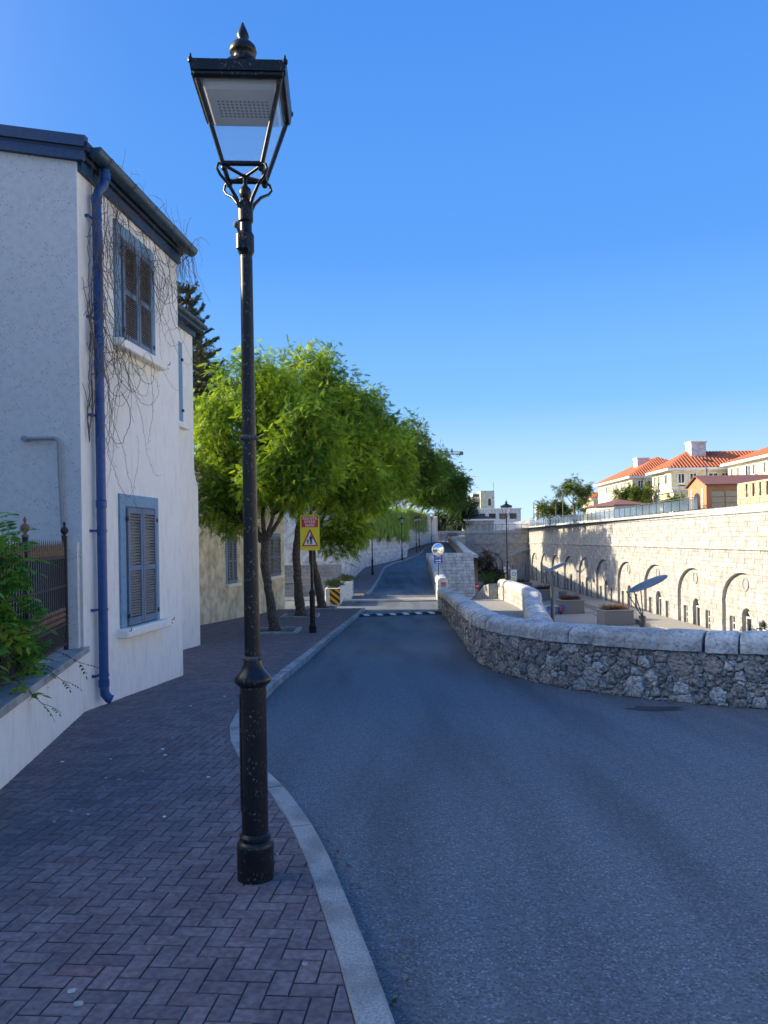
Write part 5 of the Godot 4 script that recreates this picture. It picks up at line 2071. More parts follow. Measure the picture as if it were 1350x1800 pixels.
# ---------------------------------------------------------------- railings, lamps, planters on the square and terrace
func disc_lamp(label: String, at: Vector3, h: float, lean: float, size: float, mat := "steel") -> void:
	var t := thing("disc_lamp", label, "street lamp", at, 0.0, "modern lamps with tilted discs")
	var mb := MB.new()
	mb.lathe([Vector2(0.09, 0.0), Vector2(0.075, h - 0.35), Vector2(0.10, h - 0.12), Vector2(0.10, h)], 16)
	part(t, "post", mb, M[mat])
	var dir := Vector3(cos(lean), sin(lean), 0)
	var c := Vector3(0.06, h + 0.75 * size, 0)
	mb = MB.new()
	for e in [-0.28, -0.12, 0.05]:
		mb.bar(Vector3(0.02, h - 0.02, e * 0.3), c + dir * (e * size) - Vector3(0, 0.02, 0) + Vector3(-0.14 * size, 0, e * 0.5 * size), 0.016)
	part(t, "strut", mb, M[mat])
	mb = MB.new()
	var b := Basis(dir, Vector3(-dir.y, dir.x, 0), Vector3.BACK)
	mb.lathe([Vector2(0.0, -0.035), Vector2(0.3 * size, -0.03), Vector2(0.5 * size, 0.0), Vector2(0.5 * size, 0.015), Vector2(0.25 * size, 0.05), Vector2(0.0, 0.065)], 24, Transform3D(b, c + dir * 0.12 * size), true)
	part(t, "solar_disc", mb, M.solar_panel)

func planter_box(label: String, at: Vector3, size: Vector3, turn: float) -> void:
	var t := thing("stone_planter", label, "planter", at, turn, "grey planters on the square")
	var mb := MB.new()
	mb.bevel(Vector3(0, size.y * 0.5 - 0.04, 0), size - Vector3(0, 0.08, 0), 0.02)
	part(t, "box", mb, M.planter_grey)
	mb = MB.new()
	for e in [[0.0, 1.0, size.x + 0.08, 0.16], [0.0, -1.0, size.x + 0.08, 0.16]]:
		mb.bevel(Vector3(0, size.y - 0.02, e[1] * (size.z * 0.5 - 0.04)), Vector3(e[2], 0.08, e[3]), 0.01)
	for e in [1.0, -1.0]:
		mb.bevel(Vector3(e * (size.x * 0.5 - 0.04), size.y - 0.021, 0), Vector3(0.16, 0.078, size.z - 0.25), 0.01)
	part(t, "rim", mb, M.kerb)
	var where := []
	var cols := PackedColorArray()
	for k in 260:
		var p := t.global_transform * Vector3(R(-0.42, 0.42) * size.x, size.y - 0.05, R(-0.38, 0.38) * size.z)
		var dir := Vector3(R(-0.6, 0.6), 1.0, R(-0.6, 0.6)).normalized()
		var sd := dir.cross(Vector3.RIGHT).normalized()
		where.append(Transform3D(Basis(dir, sd.cross(dir), sd) * R(1.2, 2.4), p))
		var q := rng.randf()
		cols.append(Color(lerpf(0.10, 0.20, q), lerpf(0.06, 0.09, q), lerpf(0.03, 0.05, q)))
	foliage(t, "dry_plants", spray(0.22, 3, 0.09, 0.02), M.leaf_dark, where, cols)

func build_square_things() -> void:
	disc_lamp("tilted disc lamp on a thick post behind the ramp parapet", W(7.25, FLOOR, 33.0), 5.5, 0.43, 1.05)
	disc_lamp("nearest tilted blue disc lamp showing over the road wall", W(7.35, FLOOR, 21.8), 5.35, 0.43, 1.15)
	disc_lamp("sunlit tilted disc lamp beside the ramp lamp post", W(10.1, FLOOR, 60.0), 5.6, 0.45, 1.05)
	disc_lamp("disc lamp among the shrubs below the bastion wall", W(11.0, FLOOR, 75.0), 5.2, 0.45, 1.0)
	disc_lamp("pale mushroom-topped lamp before the end casemate wall", W(17.6, FLOOR, 95.0), 5.2, 0.1, 1.1)
	planter_box("grey planter with dry plants beside the bicycle", W(18.6, FLOOR, 76.5), Vector3(2.3, 1.35, 1.6), 0.15)
	planter_box("nearest grey planter with red dry plants before the arches", W(19.9, FLOOR, 66.0), Vector3(2.6, 1.3, 1.7), 0.15)
	planter_box("dark grey planter behind the blue table", W(19.3, FLOOR, 93.0), Vector3(2.2, 1.3, 1.6), 0.15)
	planter_box("farthest grey planter under the end casemate wall", W(20.0, FLOOR, 110.0), Vector3(2.1, 1.2, 1.6), 0.15)
	# round pot
	var pot := thing("plant_pot", "dark tapered pot standing by the casemate arches", "pot", W(21.5, FLOOR, 92.0))
	var mb := MB.new()
	mb.lathe([Vector2(0.0, 0.0), Vector2(0.35, 0.0), Vector2(0.55, 1.05), Vector2(0.5, 1.08), Vector2(0.46, 0.98), Vector2(0.0, 0.95)], 20)
	part(pot, "pot", mb, M.planter_grey)
	# low steps
	var st := struct("square_steps")
	for k in 3:
		mb = MB.new()
		mb.bevel(W(20.6 + k * 0.5, FLOOR + 0.07 + k * 0.14, 71.0), Vector3(0.5, 0.14, 7.0), 0.01)
		wpart(st, "step", mb, M.kerb)
	mb = MB.new()
	mb.span(Transform3D(), W(21.86, FLOOR - 0.1, 45.0), W(25.0, FLOOR + 0.40, 88.0))
	wpart(st, "terrace_slab", mb, M.paving_pale)
	# table with blue frame and two benches
	for e in [["cream-topped table with blue legs beside the steel lamp post", 16.3, 76.0, 1.9], ["small blue bench frame beyond the cream table", 16.0, 84.0, 1.4]]:
		var tb := thing("cafe_table", e[0], "table", W(e[1], FLOOR, e[2]), 0.1, "blue tables on the square")
		mb = MB.new()
		mb.bevel(Vector3(0, 0.76, 0), Vector3(e[3], 0.06, 0.85), 0.01)
		part(tb, "table_top", mb, M.cream_top if e[3] > 1.5 else M.blue_plastic)
		for sx in [-1, 1]:
			for sz in [-1, 1]:
				mb = MB.new()
				mb.box(Vector3(sx * (e[3] * 0.5 - 0.08), 0.365, sz * 0.36), Vector3(0.08, 0.73, 0.08))
				part(tb, "leg", mb, M.blue_plastic)
	for e in [["blue chair at the near side of the cream table", 16.0, 74.9], ["blue chair at the right end of the cream table", 17.6, 75.6]]:
		var ch := thing("cafe_chair", e[0], "chair", W(e[1], FLOOR, e[2]), 0.3, "blue chairs on the square")
		mb = MB.new()
		mb.bevel(Vector3(0, 0.44, 0), Vector3(0.42, 0.04, 0.42), 0.01)
		part(ch, "seat", mb, M.blue_plastic)
		mb = MB.new()
		mb.bevel(Vector3(0, 0.72, 0.2), Vector3(0.42, 0.36, 0.03), 0.01)
		part(ch, "backrest", mb, M.blue_plastic)
		for sx in [-1, 1]:
			for sz in [-1, 1]:
				mb = MB.new()
				mb.bar(Vector3(sx * 0.18, 0.0, sz * 0.18), Vector3(sx * 0.18, 0.44, sz * 0.18), 0.015)
				part(ch, "leg", mb, M.blue_plastic)
	# bicycle
	var bk := thing("bicycle", "parked bicycle leaning by the grey planter", "bicycle", W(17.35, FLOOR, 75.2), 1.2)
	for sx in [-0.52, 0.52]:
		mb = MB.new()
		var pts := []
		for k in 25:
			var a := TAU * k / 24
			pts.append(Vector3(sx + cos(a) * 0.33, 0.33 + sin(a) * 0.33, 0))
		mb.tube(pts, [0.02], 6, false)
		for k in 8:
			var a := TAU * k / 8
			mb.bar(Vector3(sx, 0.33, 0), Vector3(sx + cos(a) * 0.32, 0.33 + sin(a) * 0.32, 0), 0.003, 3)
		part(bk, "wheel", mb, M.rubber)
	mb = MB.new()
	for e in [[Vector3(-0.52, 0.33, 0), Vector3(-0.15, 0.8, 0)], [Vector3(-0.52, 0.33, 0), Vector3(-0.02, 0.3, 0)], [Vector3(-0.02, 0.3, 0), Vector3(-0.2, 0.9, 0)], [Vector3(-0.02, 0.3, 0), Vector3(0.38, 0.78, 0)], [Vector3(-0.17, 0.8, 0), Vector3(0.38, 0.82, 0)], [Vector3(0.36, 0.95, 0), Vector3(0.52, 0.33, 0)], [Vector3(0.36, 0.97, -0.25), Vector3(0.36, 0.97, 0.25)]]:
		mb.bar(e[0], e[1], 0.018)
	part(bk, "frame", mb, M.sign_red)
	mb = MB.new()
	mb.bevel(Vector3(-0.21, 0.92, 0), Vector3(0.26, 0.05, 0.13), 0.02)
	part(bk, "saddle", mb, M.rubber)
	# railing along the top of the casemates
	var rl := thing("terrace_railing", "grey metal railing with glass panels along the casemate top", "railing", W(FX + 2.2, 3.58, 95.0))
	mb = MB.new()
	var d := 62.0
	var a0 := W(FX + FM * 62.0 + 0.4, 0, 62.0)
	while d < 141.0:
		mb = MB.new()
		var x := FX + FM * d + 0.4
		mb.box(W(x, 3.58 + 0.55, d), Vector3(0.06, 1.1, 0.06))
		wpart(rl, "post", mb, M.steel)
		mb = MB.new()
		mb.span(Transform3D(Basis(Vector3(FM, 0, -1).normalized().cross(Vector3.UP) * -1.0, Vector3.UP, Vector3(-FM, 0, 1).normalized()), W(x, 3.58, d)), Vector3(-0.01, 0.12, -1.9), Vector3(0.01, 1.0, -0.1))
		wpart(rl, "glass_panel", mb, M.dark_panel)
		d += 2.0
	mb = MB.new()
	mb.tube([W(FX + FM * 62.0 + 0.4, 4.70, 62.0), W(FX + FM * 141.0 + 0.4, 4.70, 141.0)], [0.04], 6)
	wpart(rl, "top_rail", mb, M.steel)
	var r2 := thing("end_wall_railing", "thin dark railing on top of the end casemate wall", "railing", W(17.0, 3.0, 140.5))
	for k in 14:
		mb = MB.new()
		mb.box(W(11.0 + k * 1.2, 3.5, 140.6), Vector3(0.08, 1.1, 0.08))
		wpart(r2, "post", mb, M.steel)
	mb = MB.new()
	mb.box(W(18.8, 4.06, 140.6), Vector3(15.8, 0.08, 0.08))
	wpart(r2, "top_rail", mb, M.steel)
	# lamps of the terrace
	for e in [["tall terrace lamp before the middle red-roofed building", 28.9, 80.0, 3.8, 0.1, "steel"], ["short terrace lamp left of the brick gatehouse", 34.4, 88.0, 3.2, -0.1, "steel"], ["terrace lamp rising behind the brick gatehouse roof", 31.4, 74.0, 4.7, -0.3, "steel"], ["left terrace lamp before the terrace trees", 27.6, 122.0, 3.4, 0.05, "steel"], ["tall terrace lamp among the terrace trees", 28.0, 119.0, 4.7, 0.3, "steel"]]:
		disc_lamp(e[0], W(e[1], 3.3, e[2]), e[3], e[4], 1.1, e[5])

# ---------------------------------------------------------------- buildings on the terrace and beyond
func hip_roof(node: Node3D, x0: float, x1: float, d0: float, d1: float, y: float, rise: float, eave: float, mat: String) -> void:
	var a := [W(x0 - eave, y, d0 - eave), W(x1 + eave, y, d0 - eave), W(x1 + eave, y, d1 + eave), W(x0 - eave, y, d1 + eave)]
	var w := x1 - x0
	var l := d1 - d0
	var r: Array
	if w >= l:
		r = [W(x0 + l * 0.5, y + rise, (d0 + d1) * 0.5), W(x1 - l * 0.5, y + rise, (d0 + d1) * 0.5)]
	else:
		r = [W((x0 + x1) * 0.5, y + rise, d0 + w * 0.5), W((x0 + x1) * 0.5, y + rise, d1 - w * 0.5)]
	var mb := MB.new()
	if w >= l:
		mb.quad(a[0], a[1], r[1], r[0])
		mb.tri(a[1], a[2], r[1])
		mb.quad(a[2], a[3], r[0], r[1])
		mb.tri(a[3], a[0], r[0])
	else:
		mb.tri(a[0], a[1], r[0])
		mb.quad(a[1], a[2], r[1], r[0])
		mb.tri(a[2], a[3], r[1])
		mb.quad(a[3], a[0], r[0], r[1])
	var roof := wpart(node, "roof", mb, M[mat])
	mb = MB.new()
	for k in 4:
		var p: Vector3 = a[k]
		var q: Vector3 = a[(k + 1) % 4]
		mb.quad(p - Vector3(0, 0.3, 0), q - Vector3(0, 0.3, 0), q, p)
	mb.quad(a[3] - Vector3(0, 0.3, 0), a[2] - Vector3(0, 0.3, 0), a[1] - Vector3(0, 0.3, 0), a[0] - Vector3(0, 0.3, 0))
	wpart(roof, "eaves", mb, M.white_paint)
	if mat == "roof_tile":
		# tile ribs down the slopes that face the street and the camera
		mb = MB.new()
		for s in [[a[3], a[0], r[0] if w >= l else r[1], r[0]], [a[0], a[1], r[0], r[1] if w >= l else r[0]]]:
			var n := int((s[1] - s[0]).length() / 0.45)
			for k in range(1, n):
				var t := float(k) / n
				var p: Vector3 = s[0].lerp(s[1], t)
				var up: Vector3
				var run: Vector3 = s[1] - s[0]
				# climb straight up the slope until a hip or the ridge
				var mid: Vector3 = (s[2] + s[3]) * 0.5
				var inward: Vector3 = (mid - (s[0] + s[1]) * 0.5)
				inward -= run.normalized() * inward.dot(run.normalized())
				var reach := 1.0
				var ta: float = (s[2] - s[0]).dot(run.normalized()) / run.length()
				var tb: float = (s[3] - s[0]).dot(run.normalized()) / run.length()
				var t0 := minf(ta, tb)
				var t1 := maxf(ta, tb)
				if t < t0:
					reach = t / t0
				elif t > t1:
					reach = (1.0 - t) / (1.0 - t1)
				up = p + inward * reach
				mb.tube([p + Vector3(0, 0.02, 0), up + Vector3(0, 0.02, 0)], [0.09], 4, false)
		wpart(roof, "tile_ribs", mb, M.roof_tile).set_meta("kind", "stuff")

func pane_at(node: Node3D, f: Transform3D, x: float, y: float, w: float, h: float) -> void:
	var mb := MB.new()
	mb.span(f, Vector3(x - w * 0.5, y, 0.01), Vector3(x + w * 0.5, y + h, 0.03))
	var o := wpart(node, "window", mb, M.dark_glass)
	mb = MB.new()
	var b := 0.12
	mb.span(f, Vector3(x - w * 0.5 - b, y - b, 0.0), Vector3(x - w * 0.5, y + h + b, 0.10))
	mb.span(f, Vector3(x + w * 0.5, y - b, 0.0), Vector3(x + w * 0.5 + b, y + h + b, 0.10))
	mb.span(f, Vector3(x - w * 0.5, y - b, 0.0), Vector3(x + w * 0.5, y, 0.12))
	mb.span(f, Vector3(x - w * 0.5, y + h, 0.0), Vector3(x + w * 0.5, y + h + b, 0.10))
	mb.span(f, Vector3(x - 0.05, y, 0.03), Vector3(x + 0.05, y + h, 0.07))
	wpart(o, "window_frame", mb, M.white_paint)

func villa(label: String, x0: float, x1: float, d0: float, d1: float, y: float, rise: float, rows: int, chimney: Vector3) -> Node3D:
	var t := thing("apartment_building", label, "building", W((x0 + x1) * 0.5, 3.3, (d0 + d1) * 0.5), 0.0, "yellow buildings with red roofs")
	var mb := MB.new()
	mb.span(Transform3D(), W(x0, 2.8, d0), W(x1, y - 0.31, d1))
	wpart(t, "wall", mb, M.wall_yellow)
	hip_roof(t, x0, x1, d0, d1, y, rise, 0.7, "roof_tile")
	var fl := Transform3D(Basis(Vector3.BACK, Vector3.UP, Vector3.LEFT), W(x0, 0, d1))
	var ff := Transform3D(Basis(Vector3.RIGHT, Vector3.UP, Vector3.BACK), W(x0, 0, d0))
	for e in [[fl, d1 - d0], [ff, x1 - x0]]:
		var f: Transform3D = e[0]
		var ln: float = e[1]
		for k in rows:
			var wy := y - 1.9 - k * 2.6
			mb = MB.new()
			mb.span(f, Vector3(0, wy - 0.75, 0), Vector3(ln, wy - 0.55, 0.08))
			wpart(t, "band_course", mb, M.wall_pale)
			var x := 1.3
			var n := 0
			while x < ln - 0.8:
				pane_at(t, f, x, wy, 0.75 if n % 3 != 2 else 1.1, 1.15)
				x += 1.55 if n % 2 == 0 else 2.6
				n += 1
	if chimney != Vector3.ZERO:
		mb = MB.new()
		mb.bevel(W(chimney.x, chimney.y, chimney.z), Vector3(2.0, 2.6, 1.8), 0.05)
		var c := wpart(t, "chimney", mb, M.wall_pale)
		mb = MB.new()
		mb.bevel(W(chimney.x, chimney.y + 1.35, chimney.z), Vector3(2.25, 0.2, 2.05), 0.03)
		wpart(c, "chimney_cap", mb, M.white_paint)
	return t

func build_buildings() -> void:
	villa("left yellow apartment building with red tiled hip roof and white chimney", 39.2, 52.0, 120.0, 139.0, 11.0, 3.6, 3, W(43.4, 13.2, 128.0) * Vector3(1, 1, -1))
	villa("middle yellow apartment building under the widest red tiled roof", 37.4, 56.0, 99.0, 106.0, 10.3, 2.5, 3, W(41.9, 12.6, 102.0) * Vector3(1, 1, -1))
	var v := villa("right yellow apartment building with balconies at the photo edge", 44.0, 60.0, 74.0, 97.2, 10.6, 3.4, 3, Vector3.ZERO)
	var fl := Transform3D(Basis(Vector3.BACK, Vector3.UP, Vector3.LEFT), W(44.0, 0, 97.2))
	for k in 3:
		for lv in 2:
			var bx := 5.0 + k * 3.6
			var y := 7.6 - lv * 2.6
			var mb := MB.new()
			mb.span(fl, Vector3(bx, y, 0.13), Vector3(bx + 2.2, y + 0.12, 0.9))
			for q in 9:
				mb.bar(fl * Vector3(bx + 0.05 + q * 0.26, y + 0.1, 0.86), fl * Vector3(bx + 0.05 + q * 0.26, y + 0.9, 0.86), 0.025, 4)
			mb.bar(fl * Vector3(bx, y + 0.9, 0.86), fl * Vector3(bx + 2.2, y + 0.9, 0.86), 0.035, 4)
			wpart(v, "balcony", mb, M.steel)
	# unseen block added past the right edge to bounce warm light
	var nx := thing("added_bounce_building", "unseen long yellow building added past the right edge to bounce warm light", "building", W(52, 3.3, 20.0))
	var nb := MB.new()
	nb.span(Transform3D(), W(44.0, 2.8, -34.0), W(60.0, 10.3, 70.0))
	wpart(nx, "wall", nb, M.wall_yellow)
	hip_roof(nx, 44.0, 60.0, -34.0, 70.0, 10.6, 3.4, 0.7, "roof_maroon")
	# projecting lower block of the middle building
	var lb := thing("low_yellow_block", "low flat-roofed yellow block before the middle red-roofed building", "building", W(37.5, 3.3, 95.0))
	var mb := MB.new()
	mb.span(Transform3D(), W(35.6, 2.8, 93.5), W(46.0, 6.9, 98.5))
	wpart(lb, "wall", mb, M.wall_yellow)
	mb = MB.new()
	mb.span(Transform3D(), W(35.4, 6.9, 93.3), W(46.1, 7.1, 98.6))
	wpart(lb, "parapet", mb, M.wall_pale)
	# small red-roofed house at the far left of the group
	var sm := thing("far_red_roof_house", "small far house with red roof left of the apartment buildings", "house", W(41.5, 3.3, 150.0))
	mb = MB.new()
	mb.span(Transform3D(), W(40.2, 2.8, 146.0), W(47.0, 8.6, 153.0))
	wpart(sm, "wall", mb, M.wall_yellow)
	hip_roof(sm, 40.2, 47.0, 146.0, 153.0, 8.9, 2.2, 0.6, "roof_tile")
	# low white pavilion with dark red roof
	var pv := thing("white_pavilion", "low white pavilion with dark maroon roof behind the terrace railing", "building", W(29.8, 3.3, 97.0))
	mb = MB.new()
	var ring := PackedVector2Array([Vector2(26.9, -96.5), Vector2(28.6, -94.5), Vector2(32.2, -94.5), Vector2(33.6, -96.0), Vector2(33.6, -101.0), Vector2(26.9, -101.0)])
	var up := Transform3D(Basis(Vector3.RIGHT, Vector3.FORWARD * -1.0, Vector3.DOWN), Vector3(0, 0, 0))
	mb.slab(ring, up, -5.5, -3.0, 0.0, true)
	wpart(pv, "wall", mb, M.wall_pale)
	mb = MB.new()
	for k in ring.size():
		var a := ring[k]
		var b := ring[(k + 1) % ring.size()]
		var c := Vector2(30.2, -98.0)
		var ao := c + (a - c) * 1.08
		var bo := c + (b - c) * 1.08
		mb.tri(Vector3(ao.x, 5.5, ao.y), Vector3(c.x, 6.35, c.y), Vector3(bo.x, 5.5, bo.y))
		mb.quad(Vector3(ao.x, 5.36, ao.y), Vector3(ao.x, 5.5, ao.y), Vector3(bo.x, 5.5, bo.y), Vector3(bo.x, 5.36, bo.y))
	wpart(pv, "roof", mb, M.roof_maroon)
	pane_at(pv, Transform3D(Basis(), W(28.6, 0, 94.49)), 2.0, 4.0, 0.7, 0.9)
	# brick gatehouse
	var gh := thing("brick_gatehouse", "red brick gatehouse with arched dark door and red roof", "building", W(29.0, 3.3, 65.6))
	mb = MB.new()
	var gl := Transform3D(Basis(Vector3.BACK, Vector3.UP, Vector3.LEFT), W(27.0, 0, 67.5))
	mb.slab(PackedVector2Array([Vector2(0, 3.0), Vector2(3.8, 3.0), Vector2(3.8, 5.75), Vector2(1.9, 6.5), Vector2(0, 5.75)]), gl, -9.0, 0.0, 0.0, true)
	wpart(gh, "wall", mb, M.red_brick)
	mb = MB.new()
	for s in 2:
		var xa := -0.25 if s == 0 else 4.05
		var xm := 1.9
		var p := [Vector3(xa, 5.72, 0.2), Vector3(xm, 6.6, 0.2), Vector3(xm, 6.6, -9.2), Vector3(xa, 5.72, -9.2)]
		for q in [0.0, 0.1]:
			mb.quad(gl * (p[0] + Vector3(0, q, 0)), gl * (p[1] + Vector3(0, q, 0)), gl * (p[2] + Vector3(0, q, 0)), gl * (p[3] + Vector3(0, q, 0)))
		mb.quad(gl * p[0], gl * p[1], gl * (p[1] + Vector3(0, 0.1, 0)), gl * (p[0] + Vector3(0, 0.1, 0)))
		mb.quad(gl * p[3], gl * p[0], gl * (p[0] + Vector3(0, 0.1, 0)), gl * (p[3] + Vector3(0, 0.1, 0)))
	wpart(gh, "roof", mb, M.roof_maroon)
	mb = MB.new()
	mb.slab(arch_poly(1.9, 0.62, 4.75, 0.45, 3.3), gl, 0.0, 0.03)
	wpart(gh, "door", mb, M.door_paint)
	for q in [0.75, 3.0]:
		mb = MB.new()
		for k in 5:
			mb.bevel(gl * Vector3(q, 3.55 + k * 0.45, 0.02), Vector3(0.3, 0.36, 0.06), 0.01, gl.basis)
		wpart(gh, "white_quoins", mb, M.wall_pale)
	mb = MB.new()
	var gf := Transform3D(Basis(Vector3.RIGHT, Vector3.UP, Vector3.BACK), W(27.0, 0, 63.7))
	for k in 2:
		for j in 4:
			mb.bevel(gf * Vector3(0.95 + k * 1.15, 3.5 + j * 0.5, 0.02), Vector3(1.05, 0.46, 0.06), 0.01, gf.basis)
	wpart(gh, "patch_blocks", mb, M.tan_stone)
	# tan battlemented wall
	var cw := thing("battlement_wall", "tan stone wall with dark loopholes at the right edge of the terrace", "wall", W(26.5, 3.3, 52.0))
	var f := Transform3D(Basis(Vector3.BACK, Vector3.UP, Vector3.LEFT), W(26.6, 0, 57.2))
	var holes := []
	mb = MB.new()
	mb.slab(rect(0, 3.3, 17.0, 4.3), f, -0.9, 0.0, 0.0, true)
	mb.slab(rect(0, 5.25, 17.0, 5.4), f, -0.9, 0.0, 0.0, true)
	var last := 0.0
	for k in 7:
		var x := 1.35 + k * 1.0 if k < 6 else 17.0
		mb.slab(rect(last, 4.3, x, 5.25), f, -0.9, 0.0, 0.0, true)
		last = x + 0.3
		if k < 6:
			holes.append(rect(x, 4.3, x + 0.3, 5.25))
	wpart(cw, "mortar_core", mb, M.tan_stone)
	lay_blocks(cw, f, ashlar(f, 0.0, 3.5, 17.0, 5.4, 0.34, 0.5, 0.9, holes, 0.05), ["tan_stone"], 30)
	# far tower block and the houses round it
	var tw := thing("tower_block", "tall cream tower block with grey balcony side far up the hill", "building", W(31.0, 3.0, 232.0))
	mb = MB.new()
	mb.span(Transform3D(), W(29.3, 2.5, 230.0), W(33.5, 15.9, 238.0))
	wpart(tw, "main_block", mb, M.render_cream)
	mb = MB.new()
	mb.span(Transform3D(), W(27.2, 2.5, 232.0), W(29.3, 15.3, 238.0))
	var sb := wpart(tw, "stair_block", mb, M.render_shabby)
	for k in 4:
		mb = MB.new()
		mb.span(Transform3D(), W(27.35, 14.2 - k * 2.2, 231.95), W(29.15, 15.0 - k * 2.2, 231.99))
		wpart(sb, "window", mb, M.dark_glass)
		mb = MB.new()
		mb.span(Transform3D(), W(27.0, 13.2 - k * 2.2, 231.3), W(29.2, 13.9 - k * 2.2, 231.9))
		wpart(sb, "balcony", mb, M.soft_grey)
	mb = MB.new()
	mb.span(Transform3D(), W(31.6, 11.4, 229.95), W(32.4, 13.4, 229.99))
	wpart(tw, "window", mb, M.dark_glass)
	mb = MB.new()
	mb.bar(W(33.4, 15.9, 231.0), W(33.4, 18.6, 231.0), 0.06, 4)
	wpart(tw, "aerial", mb, M.steel)
	var lw := thing("low_white_building", "long low white building with dark openings under the tower block", "building", W(28.5, 3.0, 191.0))
	mb = MB.new()
	mb.span(Transform3D(), W(23.0, 2.5, 190.0), W(34.2, 8.7, 199.0))
	wpart(lw, "wall", mb, M.wall_pale)
	for k in 4:
		mb = MB.new()
		mb.span(Transform3D(), W(23.6 + k * 2.6, 6.3, 189.94), W(25.3 + k * 2.6, 7.7, 189.99))
		wpart(lw, "window", mb, M.dark_glass)  # dark sheet painted on for the shade inside an open balcony
	mb = MB.new()
	mb.span(Transform3D(), W(22.8, 8.7, 189.7), W(34.4, 9.0, 199.2))
	wpart(lw, "roof_slab", mb, M.white_paint)
	var hut := thing("stone_hut", "small stone hut with brown hipped roof above the end casemate wall", "building", W(18.8, 2.7, 152.0))
	mb = MB.new()
	mb.span(Transform3D(), W(16.0, 2.5, 149.0), W(21.5, 5.1, 156.0))
	wpart(hut, "wall", mb, M.lime_b)
	hip_roof(hut, 16.0, 21.5, 149.0, 156.0, 5.35, 1.15, 0.4, "roof_brown")
	var wb := thing("white_boundary_wall", "sunlit white boundary wall above the end casemate wall", "wall", W(25.0, 2.7, 147.0))
	mb = MB.new()
	mb.slab(PackedVector2Array([Vector2(0, 0), Vector2(7.4, 0), Vector2(7.4, 2.5), Vector2(3.2, 1.75), Vector2(0, 1.75)]), Transform3D(Basis(Vector3(0.9, 0, 0.43).normalized(), Vector3.UP, Vector3(-0.43, 0, 0.9).normalized()), W(21.6, 2.7, 149.0)), -0.4, 0.0, 0.0, true)
	wpart(wb, "wall", mb, M.wall_pale)
	var cs := thing("white_chimney", "slender white chimney left of the terrace trees", "chimney", W(30.2, 2.7, 150.0))
	mb = MB.new()
	mb.lathe([Vector2(0.45, 0), Vector2(0.4, 4.2), Vector2(0.6, 4.3), Vector2(0.6, 4.5), Vector2(0.35, 4.6), Vector2(0.35, 5.2), Vector2(0.0, 5.3)], 12)
	part(cs, "stack", mb, M.wall_pale)
	var tl := thing("tall_road_lamp", "thin tall road lamp with bent arm left of the terrace trees", "street lamp", W(31.5, 2.7, 160.0))
	mb = MB.new()
	mb.tube([Vector3(0, 0, 0), Vector3(0, 6.2, 0), Vector3(0.3, 6.6, 0), Vector3(0.9, 6.5, 0)], [0.09, 0.07, 0.07, 0.06], 6)
	part(tl, "post", mb, M.steel)
	# tower crane
	var cr := thing("tower_crane", "distant tower crane jib above the tree tops", "crane", W(22.3, 0.0, 320.0))
	mb = MB.new()
	for e in [Vector2(-0.7, -0.7), Vector2(0.7, -0.7), Vector2(0.7, 0.7), Vector2(-0.7, 0.7)]:
		mb.bar(Vector3(e.x, 0, e.y), Vector3(e.x, 37.0, e.y), 0.12, 4)
	for k in 18:
		mb.bar(Vector3(-0.7, k * 2.0, 0.7), Vector3(0.7, k * 2.0 + 2.0, 0.7), 0.07, 4)
	part(cr, "mast", mb, M.crane_green)
	mb = MB.new()
	mb.bar(Vector3(-3.0, 37.0, 0), Vector3(11.5, 37.0, 0), 0.14, 4)
	mb.bar(Vector3(-3.0, 37.0, 1.0), Vector3(11.5, 37.0, 1.0), 0.14, 4)
	mb.bar(Vector3(0, 38.2, 0.5), Vector3(11.5, 38.0, 0.5), 0.12, 4)
	for k in 14:
		mb.bar(Vector3(k * 0.8, 37.0, 0.5), Vector3(k * 0.8 + 0.4, 38.1, 0.5), 0.06, 4)
		mb.bar(Vector3(k * 0.8 + 0.4, 38.1, 0.5), Vector3(k * 0.8 + 0.8, 37.0, 0.5), 0.06, 4)
	mb.bar(Vector3(0, 37, 0.5), Vector3(0, 42.0, 0.5), 0.14, 4)
	mb.bar(Vector3(0, 42.0, 0.5), Vector3(7.5, 38.0, 0.5), 0.06, 4)
	mb.bar(Vector3(0, 42.0, 0.5), Vector3(-2.6, 37.2, 0.5), 0.06, 4)
	mb.bevel(Vector3(10.6, 37.3, 0.5), Vector3(1.6, 1.4, 1.2), 0.1)
	part(cr, "jib", mb, M.crane_green)

# ---------------------------------------------------------------- signs, planters, hump, car
func text_on(node: Node3D, called: String, words: String, at: Vector3, size: float, mat: String, wide := 1.0) -> void:
	var tm := TextMesh.new()
	var font := SystemFont.new()
	font.font_names = PackedStringArray(["Droid Sans"])
	font.font_weight = 700
	tm.font = font
	tm.text = words
	tm.font_size = 64
	tm.pixel_size = size / 46.0
	tm.depth = 0.002
	var o := MeshInstance3D.new()
	o.name = called
	o.mesh = tm
	o.material_override = M[mat]
	o.transform = Transform3D(Basis().scaled(Vector3(wide, 1, 1)), at)
	node.add_child(o, true)

func disc(n: int, r: float, c := Vector2.ZERO) -> PackedVector2Array:
	var p := PackedVector2Array()
	for k in n:
		p.append(c + Vector2(cos(TAU * k / n), sin(TAU * k / n)) * r)
	return p

